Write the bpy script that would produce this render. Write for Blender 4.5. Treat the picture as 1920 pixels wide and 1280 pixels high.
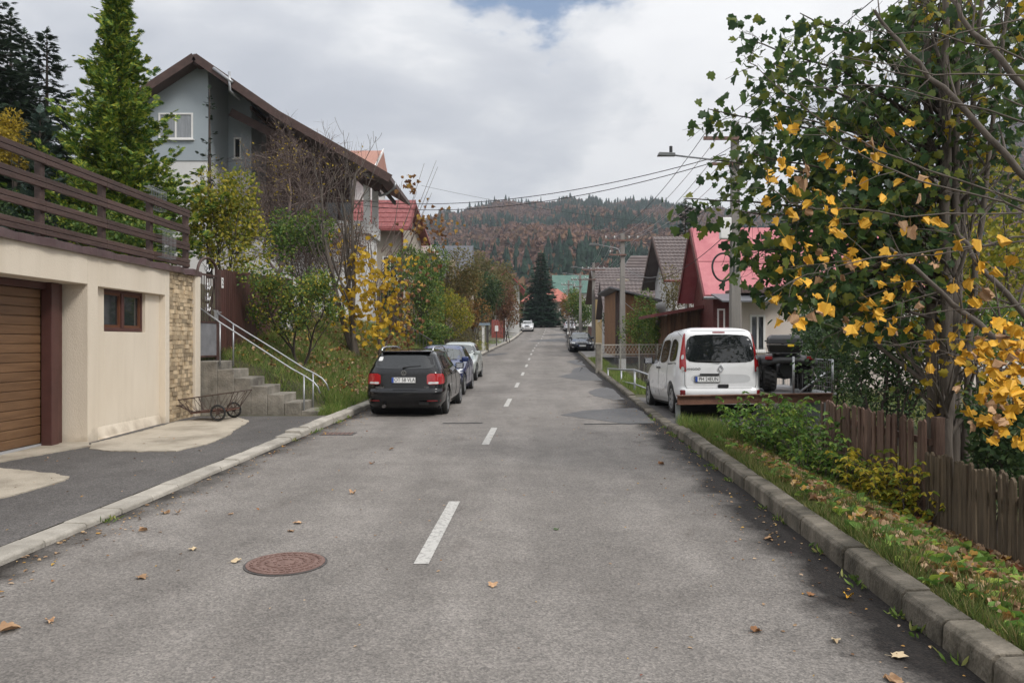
import bpy, math, random
import numpy as np
from mathutils import Matrix, Vector
R = math.radians
scene = bpy.context.scene
for o in list(bpy.data.objects): bpy.data.objects.remove(o)
COL = scene.collection
# ------------------------------------------------------------------ camera
cam_d = bpy.data.cameras.new('camera'); cam = bpy.data.objects.new('camera', cam_d); COL.objects.link(cam)
CZ = 1.85
cam.location = (0, 0, CZ); cam.rotation_euler = (R(90), 0, 0)
cam_d.sensor_width = 36; cam_d.lens = 27; cam_d.clip_start = 0.05; cam_d.clip_end = 6000
scene.camera = cam
# ------------------------------------------------------------------ light
SUN_EL, SUN_AZ = 44.0, 130.0          # azimuth clockwise from +Y (camera forward)
sd = bpy.data.lights.new('sun', 'SUN'); sd.energy = 1.5; sd.angle = R(14); sd.color = (1, .96, .90)
sun = bpy.data.objects.new('sun', sd); COL.objects.link(sun)
a, e = R(SUN_AZ), R(SUN_EL)
sdir = Vector((math.sin(a)*math.cos(e), math.cos(a)*math.cos(e), math.sin(e)))
sun.rotation_euler = sdir.to_track_quat('Z', 'Y').to_euler(); sun.location = (30, -40, 60)
scene.view_settings.view_transform = 'Standard'; scene.view_settings.look = 'None'
scene.view_settings.exposure = 0.58; scene.view_settings.gamma = 1
scene.render.engine = 'CYCLES'
# ------------------------------------------------------------------ world: nishita sky behind a broken cloud layer
W = bpy.data.worlds.new('World'); scene.world = W; W.use_nodes = True
nt = W.node_tree; nt.nodes.clear(); N = nt.nodes.new; L = nt.links.new
def nd(t, **k):
    n = N(t)
    for a_, b_ in k.items(): setattr(n, a_, b_)
    return n
out = nd('ShaderNodeOutputWorld'); bg = nd('ShaderNodeBackground'); bg.inputs['Strength'].default_value = 0.1
sky = nd('ShaderNodeTexSky'); sky.sky_type = 'NISHITA'; sky.sun_disc = False
sky.sun_elevation = R(SUN_EL); sky.sun_rotation = R(SUN_AZ)
tc = nd('ShaderNodeTexCoord'); sep = nd('ShaderNodeSeparateXYZ'); L(tc.outputs['Generated'], sep.inputs[0])
def mth(op, a_, b_=None, c_=None):
    n = nd('ShaderNodeMath', operation=op)
    for i, x in enumerate((a_, b_, c_)):
        if x is None: continue
        if isinstance(x, (int, float)): n.inputs[i].default_value = x
        else: L(x, n.inputs[i])
    return n.outputs[0]
zc = mth('MAXIMUM', sep.outputs['Z'], 0.0)
den = mth('ADD', zc, 0.22)
comb = nd('ShaderNodeCombineXYZ')
L(mth('DIVIDE', sep.outputs['X'], den), comb.inputs[0]); L(mth('DIVIDE', sep.outputs['Y'], den), comb.inputs[1])
def noise(vec, scale, detail, rough, dist=0.0, off=(0, 0, 0)):
    mp = nd('ShaderNodeMapping'); L(vec, mp.inputs[0]); mp.inputs['Location'].default_value = off
    n = nd('ShaderNodeTexNoise'); L(mp.outputs[0], n.inputs['Vector'])
    n.inputs['Scale'].default_value = scale; n.inputs['Detail'].default_value = detail
    n.inputs['Roughness'].default_value = rough; n.inputs['Distortion'].default_value = dist
    return n.outputs['Fac']
big = noise(comb.outputs[0], 1.0, 10, .50, .3, (3.1, 1.7, 0))
puff = noise(comb.outputs[0], 2.9, 10, .56, .35, (7.4, 2.2, 0))
val = mth('ADD', mth('MULTIPLY', big, .68), mth('MULTIPLY', puff, .32))
ramp = nd('ShaderNodeValToRGB'); L(val, ramp.inputs[0])
cr = ramp.color_ramp
cr.elements[0].position = .36; cr.elements[0].color = (.41, .43, .475, 1)
cr.elements[1].position = .62; cr.elements[1].color = (.77, .77, .77, 1)
el = cr.elements.new(.44); el.color = (.50, .515, .55, 1)
el = cr.elements.new(.485); el.color = (.60, .61, .63, 1)
el = cr.elements.new(.515); el.color = (.70, .70, .71, 1)
sc = nd('ShaderNodeVectorMath', operation='SCALE'); L(ramp.outputs[0], sc.inputs[0]); L(mth('MULTIPLY_ADD', mth('MULTIPLY', zc, zc), 9.5, 8.4), sc.inputs['Scale'])   # overcast skies brighten towards the zenith
# a torn opening high in the cloud layer
mp2 = nd('ShaderNodeMapping'); L(tc.outputs['Generated'], mp2.inputs[0]); mp2.inputs['Scale'].default_value = (.62, 1, 1.0)
hole2 = nd('ShaderNodeVectorMath', operation='DISTANCE'); L(mp2.outputs[0], hole2.inputs[0]); hole2.inputs[1].default_value = (.019, .905, .433)
tear = noise(comb.outputs[0], 5.0, 6, .6, 0, (1.3, .4, 0))
hv = mth('ADD', hole2.outputs['Value'], mth('MULTIPLY', mth('SUBTRACT', tear, .5), .17))
mr = nd('ShaderNodeMapRange'); L(hv, mr.inputs[0]); mr.interpolation_type = 'SMOOTHSTEP'
mr.inputs['From Min'].default_value = .052; mr.inputs['From Max'].default_value = .085
mr.inputs['To Min'].default_value = .0; mr.inputs['To Max'].default_value = 1.0
mix = nd('ShaderNodeMix', data_type='RGBA'); L(mr.outputs[0], mix.inputs[0]); L(sky.outputs[0], mix.inputs[6]); L(sc.outputs[0], mix.inputs[7])
L(mix.outputs[2], bg.inputs['Color']); L(bg.outputs[0], out.inputs[0])

# ------------------------------------------------------------------ helpers
def thing(name, label, cat, loc=(0, 0, 0), rz=0, group=None, kind=None):
    o = bpy.data.objects.new(name, None); COL.objects.link(o)
    o.location = loc; o.rotation_euler = (0, 0, rz); o.empty_display_size = .2
    tag(o, label, cat, group, kind); return o
def tag(o, label=None, cat=None, group=None, kind=None):
    if label: o['label'] = label
    if cat: o['category'] = cat
    if group: o['group'] = group
    if kind: o['kind'] = kind
    return o
def link(me, name, mat, parent=None, local=False):
    o = bpy.data.objects.new(name, me); COL.objects.link(o)
    if mat is not None and not me.materials:
        for m in (mat if isinstance(mat, (list, tuple)) else [mat]): me.materials.append(m)
    if parent is not None:
        o.parent = parent
        if not local and parent.type == 'EMPTY': o.matrix_parent_inverse = parent.matrix_basis.inverted()
    return o
def npmesh(name, V, F, smooth=False, uv=None):
    """V (n,3) array, F (m,k) int array (all faces same size)"""
    V = np.asarray(V, dtype=np.float32); F = np.asarray(F, dtype=np.int32)
    me = bpy.data.meshes.new(name); m, k = F.shape
    me.vertices.add(len(V)); me.vertices.foreach_set('co', V.ravel())
    me.loops.add(m*k); me.loops.foreach_set('vertex_index', F.ravel())
    me.polygons.add(m); me.polygons.foreach_set('loop_start', np.arange(0, m*k, k, dtype=np.int32))
    if smooth: me.polygons.foreach_set('use_smooth', np.ones(m, dtype=bool))
    me.update(calc_edges=True)
    if uv is not None:
        l = me.uv_layers.new(name='UVMap'); l.data.foreach_set('uv', np.asarray(uv, dtype=np.float32)[F.ravel()].ravel())
    return me
class MB:
    def __init__(s): s.v = []; s.f = []
    def add(s, vs, fs):
        b = len(s.v); s.v += [tuple(map(float, p)) for p in vs]; s.f += [tuple(i+b for i in f) for f in fs]; return s
    def box(s, x0, x1, y0, y1, z0, z1):
        return s.add([(x0,y0,z0),(x1,y0,z0),(x1,y1,z0),(x0,y1,z0),(x0,y0,z1),(x1,y0,z1),(x1,y1,z1),(x0,y1,z1)],
                     [(3,2,1,0),(4,5,6,7),(0,1,5,4),(1,2,6,5),(2,3,7,6),(3,0,4,7)])
    def cbox(s, c, sz, rz=0, tilt=0):
        M = Matrix.Rotation(rz, 3, 'Z') @ Matrix.Rotation(tilt, 3, 'X'); hx, hy, hz = sz[0]/2, sz[1]/2, sz[2]/2
        vs = [Vector(c) + M @ Vector(p) for p in ((-hx,-hy,-hz),(hx,-hy,-hz),(hx,hy,-hz),(-hx,hy,-hz),(-hx,-hy,hz),(hx,-hy,hz),(hx,hy,hz),(-hx,hy,hz))]
        return s.add(vs, [(3,2,1,0),(4,5,6,7),(0,1,5,4),(1,2,6,5),(2,3,7,6),(3,0,4,7)])
    def beam(s, p, q, w, h, up=(0, 0, 1)):
        p, q = Vector(p), Vector(q); d = (q-p).normalized(); u = Vector(up)
        r = d.cross(u)
        if r.length < 1e-4: r = d.cross(Vector((1, 0, 0)))
        r.normalize(); u = r.cross(d).normalized()
        vs = [a + r*sx*w/2 + u*sz*h/2 for a in (p, q) for sx, sz in ((-1,-1),(1,-1),(1,1),(-1,1))]
        return s.add(vs, [(0,1,2,3),(7,6,5,4),(0,4,5,1),(1,5,6,2),(2,6,7,3),(3,7,4,0)])
    def tube(s, pts, r, n=6, cap=True):
        pts = [Vector(p) for p in pts]; k = len(pts); rs = r if isinstance(r, (list, tuple)) else [r]*k
        ref = None; b = len(s.v)
        for i, p in enumerate(pts):
            d = (pts[min(i+1, k-1)] - pts[max(i-1, 0)])
            d = d.normalized() if d.length > 1e-9 else Vector((0, 0, 1))
            if ref is None: ref = d.orthogonal().normalized()
            ref = (ref - d*ref.dot(d)); ref = ref.normalized() if ref.length > 1e-6 else d.orthogonal().normalized()
            bi = d.cross(ref)
            for j in range(n):
                a_ = 2*math.pi*j/n; s.v.append(tuple(p + (ref*math.cos(a_) + bi*math.sin(a_))*rs[i]))
        for i in range(k-1):
            for j in range(n):
                s.f.append((b+i*n+j, b+i*n+(j+1) % n, b+(i+1)*n+(j+1) % n, b+(i+1)*n+j))
        if cap: s.f.append(tuple(b+j for j in reversed(range(n)))); s.f.append(tuple(b+(k-1)*n+j for j in range(n)))
        return s
    def prism(s, pts, vec):
        n = len(pts); v = Vector(vec); vs = [Vector(p) for p in pts]; vs += [p+v for p in vs]
        return s.add(vs, [tuple(reversed(range(n))), tuple(range(n, 2*n))] + [(i, (i+1) % n, n+(i+1) % n, n+i) for i in range(n)])
    def disc(s, c, r, ax, th, n=16):
        c, ax = Vector(c), Vector(ax).normalized()
        return s.tube([c - ax*th/2, c + ax*th/2], r, n)
    def build(s, name, mat, parent=None, smooth=False, local=False, bevel=0, seg=2):
        me = bpy.data.meshes.new(name); me.from_pydata(s.v, [], s.f)
        if smooth:
            me.polygons.foreach_set('use_smooth', np.ones(len(me.polygons), dtype=bool))
        me.update()
        o = link(me, name, mat, parent, local)
        if bevel:
            b = o.modifiers.new('bevel', 'BEVEL'); b.width = bevel; b.segments = seg; b.limit_method = 'ANGLE'; b.angle_limit = R(35)
        return o
def copy_tree(o, parent=None):
    c = o.copy(); COL.objects.link(c); c.parent = parent
    for ch in list(o.children): copy_tree(ch, c)
    return c
# ------------------------------------------------------------------ materials
def mat_new(name):
    m = bpy.data.materials.new(name); m.use_nodes = True; t = m.node_tree
    return m, t, t.nodes['Principled BSDF']
def setin(n, **k):
    for a_, b_ in k.items():
        key = a_.replace('_', ' ')
        if key in n.inputs: n.inputs[key].default_value = b_
def rgba(c): return (c[0], c[1], c[2], 1)
MATS = {}
def pm(name, c1, c2=None, scale=3.0, rough=.7, bump=0.0, bscale=None, metal=0.0, spec=.5, detail=6, stretch=(1, 1, 1), c3=None, coat=0.0, lo=.35, hi=.65, isl=0.0, objr=0.0, coord='Object', rvar=0.0):
    """noise-mottled principled material; isl / objr = value jitter per mesh island / per object"""
    if name in MATS: return MATS[name]
    m, t, p = mat_new(name); MATS[name] = m
    setin(p, Roughness=rough, Metallic=metal, Specular_IOR_Level=spec, Coat_Weight=coat, Coat_Roughness=.04)
    n = t.nodes.new; l = t.links.new
    tc = n('ShaderNodeTexCoord'); mp = n('ShaderNodeMapping'); mp.inputs['Scale'].default_value = stretch; l(tc.outputs[coord], mp.inputs[0])
    col = None
    if c2 is not None:
        nz = n('ShaderNodeTexNoise'); nz.inputs['Scale'].default_value = scale; nz.inputs['Detail'].default_value = detail; nz.inputs['Roughness'].default_value = .62
        l(mp.outputs[0], nz.inputs['Vector'])
        rp = n('ShaderNodeValToRGB'); l(nz.outputs['Fac'], rp.inputs[0])
        rp.color_ramp.elements[0].position = lo; rp.color_ramp.elements[0].color = rgba(c1)
        rp.color_ramp.elements[1].position = hi; rp.color_ramp.elements[1].color = rgba(c2)
        if c3 is not None:
            e_ = rp.color_ramp.elements.new(min(.98, hi+.13)); e_.color = rgba(c3)
        col = rp.outputs[0]
        if rvar:
            mr_ = n('ShaderNodeMapRange'); l(nz.outputs['Fac'], mr_.inputs[0]); mr_.inputs[1].default_value = .3; mr_.inputs[2].default_value = .7
            mr_.inputs[3].default_value = rough-rvar; mr_.inputs[4].default_value = rough+rvar; l(mr_.outputs[0], p.inputs['Roughness'])
    for amt, node, sock in ((isl, 'ShaderNodeNewGeometry', 'Random Per Island'), (objr, 'ShaderNodeObjectInfo', 'Random')):
        if amt:
            g = n(node); hs = n('ShaderNodeHueSaturation')
            mr_ = n('ShaderNodeMapRange'); l(g.outputs[sock], mr_.inputs[0]); mr_.inputs[3].default_value = 1-amt; mr_.inputs[4].default_value = 1+amt
            l(mr_.outputs[0], hs.inputs['Value'])
            if col is not None: l(col, hs.inputs['Color'])
            else: hs.inputs['Color'].default_value = rgba(c1)
            col = hs.outputs[0]
    if col is not None: l(col, p.inputs['Base Color'])
    else: p.inputs['Base Color'].default_value = rgba(c1)
    if bump:
        nb = n('ShaderNodeTexNoise'); nb.inputs['Scale'].default_value = bscale or scale*6; nb.inputs['Detail'].default_value = 5
        l(mp.outputs[0], nb.inputs['Vector'])
        bp = n('ShaderNodeBump'); bp.inputs['Strength'].default_value = min(1, bump); bp.inputs['Distance'].default_value = .02
        l(nb.outputs['Fac'], bp.inputs['Height']); l(bp.outputs[0], p.inputs['Normal'])
    return m
def leafmat(name, cols, trans=.35, rough=.55, spec=.25):
    """per-leaf colour from an island-random ramp; part of the light passes through"""
    if name in MATS: return MATS[name]
    m, t, p = mat_new(name); MATS[name] = m
    n = t.nodes.new; l = t.links.new
    g = n('ShaderNodeNewGeometry'); rp = n('ShaderNodeValToRGB'); l(g.outputs['Random Per Island'], rp.inputs[0])
    cr_ = rp.color_ramp; k = len(cols)
    cr_.elements[0].position = 0; cr_.elements[0].color = rgba(cols[0]); cr_.elements[1].position = 1; cr_.elements[1].color = rgba(cols[-1])
    for i in range(1, k-1):
        e_ = cr_.elements.new(i/(k-1)); e_.color = rgba(cols[i])
    l(rp.outputs[0], p.inputs['Base Color']); setin(p, Roughness=rough, Specular_IOR_Level=spec)
    tr = n('ShaderNodeBsdfTranslucent'); l(rp.outputs[0], tr.inputs['Color'])
    mx = n('ShaderNodeMixShader'); mx.inputs[0].default_value = trans
    l(p.outputs[0], mx.inputs[1]); l(tr.outputs[0], mx.inputs[2]); l(mx.outputs[0], t.nodes['Material Output'].inputs[0])
    return m
# ------------------------------------------------------------------ lay of the land
_d = [-12,0,6,12.6,19.1,25.6,32,38.6,45,51.6,58,64.6,71,77.6,84,90.6,97,103.6,110,116.6,123,130,136,145,400,3000]
_z = [-.15,0,.084,.16,.225,.32,.42,.56,.75,.95,1.12,1.27,1.43,1.63,1.87,2.13,2.43,2.78,3.13,3.48,3.88,4.3,4.5,4.55,6,6]
_x = [-1.515,-.99,-.727,-.439,-.154,.13,.41,.70,.98,1.27,1.56,1.87,2.2,2.63,3.09,3.48,3.87,4.27,4.66,5.03,5.4,5.75,6.05,6.5,19,150]
_g = np.arange(-12, 420, .5)
def _sm(t):
    v = np.interp(_g, _d, t); k = 13; pad = np.concatenate([2*v[0]-v[1:k][::-1], v, 2*v[-1]-v[-k:-1][::-1]])
    return np.convolve(pad, np.ones(k)/k, 'same')[k-1:-(k-1)]
_zs, _xs = _sm(_z), _sm(_x)
def zr(d): return np.interp(d, _g, _zs)
def xc(d): return np.interp(d, _g, _xs)
HW = 3.3
def sst(a_, b_, x):
    t = np.clip((x-a_)/(b_-a_), 0, 1); return t*t*(3-2*t)
def H(X, Y):
    """terrain height"""
    X = np.asarray(X, float); Y = np.asarray(Y, float); X, Y = np.broadcast_arrays(X, Y)
    c, z = xc(Y), zr(Y); oL, oR = (c-HW)-X, X-(c+HW)
    # left: forecourt, bank, hillside
    fore = z+.05 + sst(4.15, 4.5, oL)*(3.2-z-.05) + np.clip(oL-4.5, 0, 40)*.12
    bh = np.interp(Y, [16, 17.7, 23, 30, 38, 46, 53, 60], [1.15, 1.3, 1.9, 2.1, 1.9, 1.0, .15, .08])
    hs_ = np.interp(Y, [16, 30, 50, 70, 140, 300], [.22, .26, .2, .08, .03, .02])
    bank = z+.09 + bh*np.clip((oL-.25)/3.3, 0, 1)**.85 + np.clip(oL-3.5, 0, 25)*hs_
    kb = sst(17.5, 17.95, Y); left = fore*(1-kb) + bank*kb
    # right: verge falling to the fence, driveway, ditch, yards
    v1 = z+.11 - sst(.3, 2.4, oR)*(z+.11+.36)
    dr = z+.035 - sst(6, 9, oR)*.4
    dt = z+.07 - sst(.9, 1.6, oR)*1.0 + sst(3.0, 3.7, oR)*.75
    fl = z+.05 - sst(1.6, 4, oR)*.1
    k1, k2, k3 = sst(13.2, 14.3, Y), sst(21.0, 22.0, Y), sst(44, 50, Y)
    right = v1*(1-k1)+dr*k1; right = right*(1-k2)+dt*k2; right = right*(1-k3)+fl*k3
    rd = z-.06
    r = np.where(oL > 0, left, np.where(oR > 0, right, rd))
    return r
def h(x, y): return float(H(x, y))
def gp(px, py, lift=0.0):
    """point of the road plane seen at a photo pixel"""
    lo_, hi_ = 2.0, 140.0
    for _ in range(60):
        m_ = (lo_+hi_)/2
        if CZ - (py-640)/1440*m_ > float(zr(m_))+lift: lo_ = m_
        else: hi_ = m_
    return ((px-960)/1440*lo_, lo_)
def at(px, py, d): return Vector(((px-960)/1440*d, d, CZ-(py-640)/1440*d))
rng = np.random.default_rng(7); random.seed(7)
# ================================================================== SETTING
M_ground = pm('ground_soil', (.055,.06,.025), (.10,.085,.045), .8, .95, .6, 14, c3=(.05,.07,.02))
ol = np.concatenate([[-2500,-900,-300,-120,-70], np.arange(-45,-12,2.5), np.arange(-12,-3.4,.3), [-3.35,-3.3,3.3,3.35], np.arange(3.5,12,.3), np.arange(12.5,45,2.5), [70,120,300,900,2500]])
yl = np.concatenate([[-300,-60], np.arange(-12,60,.5), np.arange(60,150,2), [170,200,260,350,500,900,1600,2600]])
OO, YY = np.meshgrid(ol, yl); XX = xc(YY)+OO; ZZ = H(XX, YY)
bump_ = (np.sin(XX*1.7+YY*.9)+np.sin(XX*.8-YY*1.3))*.015*((np.abs(OO) > 3.6) & (YY > 17))
ny, nx = OO.shape; idx = np.arange(ny*nx).reshape(ny, nx)
F = np.stack([idx[:-1,:-1].ravel(), idx[:-1,1:].ravel(), idx[1:,1:].ravel(), idx[1:,:-1].ravel()], 1)
tag(link(npmesh('ground', np.stack([XX.ravel(), YY.ravel(), (ZZ+bump_).ravel()], 1), F, True), 'ground', M_ground), kind='structure')

def strip(name, mat, o0, o1, y0, y1, dz, step=.5, nlat=2, parent=None, base=None):
    """sheet that follows the road; o0/o1 lateral offsets (numbers or functions of Y)"""
    ys = np.arange(y0, y1+1e-6, step); vs, uv = [], []
    for y in ys:
        a_ = o0(y) if callable(o0) else o0; b_ = o1(y) if callable(o1) else o1
        for j in range(nlat):
            o = a_+(b_-a_)*j/(nlat-1); x = float(xc(y))+o
            z = (float(zr(y)) if base is None else base(x, y)) + dz
            vs.append((x, y, z)); uv.append((o, y))
    n = len(ys); ii = np.arange(n*nlat).reshape(n, nlat)
    F = np.stack([ii[:-1,:-1].ravel(), ii[:-1,1:].ravel(), ii[1:,1:].ravel(), ii[1:,:-1].ravel()], 1)
    return link(npmesh(name, vs, F, True, uv), name, mat, parent)

def asphalt(name, c1, c2, speck=.5, tar=False):
    m, t, p = mat_new(name); n = t.nodes.new; l = t.links.new
    setin(p, Roughness=.85, Specular_IOR_Level=.35)
    tc = n('ShaderNodeTexCoord'); uv = n('ShaderNodeUVMap')
    def nz(scale, det, stretch=None, src=None):
        v = src or tc.outputs['Object']
        if stretch:
            mp = n('ShaderNodeMapping'); mp.inputs['Scale'].default_value = stretch; l(v, mp.inputs[0]); v = mp.outputs[0]
        k = n('ShaderNodeTexNoise'); k.inputs['Scale'].default_value = scale; k.inputs['Detail'].default_value = det; k.inputs['Roughness'].default_value = .6; l(v, k.inputs['Vector']); return k.outputs['Fac']
    def rmp(f, a_, b_, ca, cb):
        r = n('ShaderNodeValToRGB'); l(f, r.inputs[0]); r.color_ramp.elements[0].position = a_; r.color_ramp.elements[1].position = b_
        r.color_ramp.elements[0].color = rgba(ca); r.color_ramp.elements[1].color = rgba(cb); return r.outputs[0]
    def mul(a_, b_, fac=1.0, bt='MULTIPLY'):
        x = n('ShaderNodeMix'); x.data_type = 'RGBA'; x.blend_type = bt
        if isinstance(fac, float): x.inputs[0].default_value = fac
        else: l(fac, x.inputs[0])
        for i, q in ((6, a_), (7, b_)):
            if isinstance(q, tuple): x.inputs[i].default_value = rgba(q)
            else: l(q, x.inputs[i])
        return x.outputs[2]
    base = rmp(nz(.35, 5), .3, .7, c1, c2)
    base = mul(base, rmp(nz(1.0, 6, (1.6, .22, 1)), .35, .68, (.86,.85,.84), (1.08,1.07,1.06)))       # drag along the lanes
    base = mul(base, rmp(nz(2.3, 8), .42, .72, (1.05,1.04,1.03), (.82,.81,.80)))
    vo = n('ShaderNodeTexVoronoi'); vo.inputs['Scale'].default_value = 85; l(tc.outputs['Object'], vo.inputs['Vector'])
    sp = n('ShaderNodeSeparateColor'); l(vo.outputs['Color'], sp.inputs[0])
    base = mul(base, rmp(sp.outputs[0], .05, .95, (1-speck,)*3, (1+speck*.8, 1+speck*.77, 1+speck*.72)))
    base = mul(base, rmp(nz(38, 4), .35, .65, (.80,.80,.80), (1.14,1.13,1.12)))
    if tar:
        s2 = n('ShaderNodeSeparateXYZ'); l(uv.outputs[0], s2.inputs[0])
        def band(center, width, lo_, hi_):
            q = n('ShaderNodeMath'); q.operation = 'ADD'; l(s2.outputs[0], q.inputs[0]); 
            w_ = n('ShaderNodeMath'); w_.operation = 'MULTIPLY_ADD'; l(nz(1.4, 6), w_.inputs[0]); w_.inputs[1].default_value = .9; w_.inputs[2].default_value = -.45
            l(w_.outputs[0], q.inputs[1])
            r = n('ShaderNodeMapRange'); l(q.outputs[0], r.inputs[0]); r.inputs[1].default_value = lo_; r.inputs[2].default_value = hi_; return r.outputs[0]
        base = mul(base, mul(base, (.42,.40,.42)), band(0, 0, 2.72, 3.02))
        base = mul(base, mul(base, (.62,.60,.58)), band(0, 0, -2.95, -3.3))
        # wheel tracks polished a little lighter, a dull strip with oil drips between them
        wt = n('ShaderNodeMath'); wt.operation = 'MULTIPLY_ADD'; l(nz(.5, 4), wt.inputs[0]); wt.inputs[1].default_value = .7; l(s2.outputs[0], wt.inputs[2])
        sn = n('ShaderNodeMath'); sn.operation = 'MULTIPLY'; l(wt.outputs[0], sn.inputs[0]); sn.inputs[1].default_value = 3.9
        sc_ = n('ShaderNodeMath'); sc_.operation = 'COSINE'; l(sn.outputs[0], sc_.inputs[0]); hf = n('ShaderNodeMath'); hf.operation = 'MULTIPLY_ADD'; l(sc_.outputs[0], hf.inputs[0]); hf.inputs[1].default_value = .5; hf.inputs[2].default_value = .5
        base = mul(base, rmp(hf.outputs[0], .0, 1.0, (1.06,1.055,1.05), (.93,.925,.92)))
        base = mul(base, rmp(nz(1.7, 9, (1, .6, 1)), .60, .72, (1,1,1), (.70,.68,.67)))
        # fine branching cracks
        vc = n('ShaderNodeTexVoronoi'); vc.feature = 'DISTANCE_TO_EDGE'; vc.inputs['Scale'].default_value = .33
        wv = n('ShaderNodeVectorMath'); wv.operation = 'MULTIPLY_ADD'; nn = n('ShaderNodeTexNoise'); nn.inputs['Scale'].default_value = 1.6; nn.inputs['Detail'].default_value = 6; l(tc.outputs['Object'], nn.inputs['Vector'])
        l(nn.outputs['Color'], wv.inputs[0]); wv.inputs[1].default_value = (1.1,1.1,0); l(tc.outputs['Object'], wv.inputs[2]); l(wv.outputs[0], vc.inputs['Vector'])
        ck = rmp(vc.outputs[0], .0015, .005, (.62,.61,.6), (1,1,1)); gate = rmp(nz(.22, 3), .55, .62, (1,1,1), (0,0,0))
        base = mul(base, mul(ck, gate, 1.0, 'LIGHTEN'))
    l(base, p.inputs['Base Color'])
    bp = n('ShaderNodeBump'); bp.inputs['Strength'].default_value = .55; bp.inputs['Distance'].default_value = .006
    l(vo.outputs['Distance'], bp.inputs['Height']); l(bp.outputs[0], p.inputs['Normal'])
    return m
M_road = asphalt('worn_grey_asphalt', (.185,.174,.164), (.255,.242,.23), .30, True)
M_pave = asphalt('dark_forecourt_asphalt', (.098,.094,.093), (.14,.134,.131), .38)
M_patch = asphalt('repair_asphalt', (.075,.074,.076), (.115,.113,.113), .3)
M_conc = pm('pale_concrete', (.25,.215,.165), (.46,.405,.325), 1.4, .9, .5, 40, c3=(.36,.31,.245), lo=.3, hi=.58, detail=9)
M_conc_d = pm('weathered_concrete', (.10,.09,.075), (.27,.245,.205), 2.4, .92, .9, 26, c3=(.35,.32,.28), detail=10, lo=.3, hi=.6)
road = strip('road', M_road, -HW-.02, HW+.02, -12, 150, 0.0, .5, 13); tag(road, kind='structure')
M_paint = pm('worn_road_paint', (.23,.22,.205), (.50,.485,.455), 26, .8, .4, 60, lo=.32, hi=.52)
for k_ in range(-2, 19):
    y0 = 6.1+6.5*k_; strip('road_marking', M_paint, -.06, .06, y0, y0+2.25, .004, .45, 2, road)
def sheet_px(name, mat, pts, dz, parent=None, jitter=.05, sub=5, kind='structure'):
    """flat irregular sheet on the road plane from photo outline points"""
    P = [gp(*p) for p in pts]; out_ = []
    r_ = np.random.default_rng(len(pts)*31+int(pts[0][0]))
    for i, p in enumerate(P):
        q = P[(i+1) % len(P)]
        for s in range(sub):
            t = s/sub; w = jitter*(0 if s == 0 else 1)
            out_.append((p[0]+(q[0]-p[0])*t+r_.normal()*w, p[1]+(q[1]-p[1])*t+r_.normal()*w))
    c = np.mean(out_, 0); vs = []; rings = 4
    for k in range(rings, 0, -1):
        for p in out_:
            x, y = c[0]+(p[0]-c[0])*k/rings, c[1]+(p[1]-c[1])*k/rings
            vs.append((x, y, float(zr(y))+dz))
    vs.append((c[0], c[1], float(zr(c[1]))+dz)); n = len(out_); fs = []
    for k in range(rings-1):
        for i in range(n): fs.append((k*n+i, k*n+(i+1) % n, (k+1)*n+(i+1) % n, (k+1)*n+i))
    for i in range(n): fs.append(((rings-1)*n+i, (rings-1)*n+(i+1) % n, rings*n))
    o = MB().add(vs, fs).build(name, mat, parent, True)
    if parent is None: tag(o, kind=kind)
    return o
m_wet = M_patch.copy(); m_wet.name = 'damp_repair_asphalt'; setin(m_wet.node_tree.nodes['Principled BSDF'], Roughness=.5, Specular_IOR_Level=.4)
for pts in (((1050,778),(1090,770),(1150,766),(1190,765),(1207,772),(1228,792),(1180,796),(1110,786)),
            ((1103,735),(1118,729),(1138,726),(1150,730),(1172,748),(1150,750),(1112,742)),
            ((1045,706),(1070,700),(1074,692),(1088,688),(1098,688),(1130,713),(1092,713)),
            ((1062,678),(1080,674),(1092,677),(1098,686),(1078,683)),
            ((1020,627.5),(1050,625.3),(1061,626),(1061,629),(1035,628.6)), ((984,640),(1010,637.5),(1056,633),(1064,636),(1060,641),(1020,640)),
            ((912,664),(935,662),(958,661.5),(940,665),(915,668))):
    sheet_px('asphalt_patch', m_wet, pts, .004, road, .03)
M_crack = pm('tar_joint', (.03,.03,.03), None, rough=.9)
for (a_, b_) in (((830,793.5),(905,793)), ((1095,795),(1235,793.5))):
    A, B = gp(*a_), gp(*b_); m = MB(); r_ = random.Random(3)
    k = 14; pts = [(A[0]+(B[0]-A[0])*i/k, A[1]+(B[1]-A[1])*i/k+r_.uniform(-.03,.03)) for i in range(k+1)]
    m.add([(x, y-.05-r_.random()*.03, float(zr(y))+.005) for x, y in pts]+[(x, y+.05+r_.random()*.03, float(zr(y))+.005) for x, y in pts], [(i, i+1, k+2+i, k+1+i) for i in range(k)]).build('joint_strip', M_crack, road)
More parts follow.
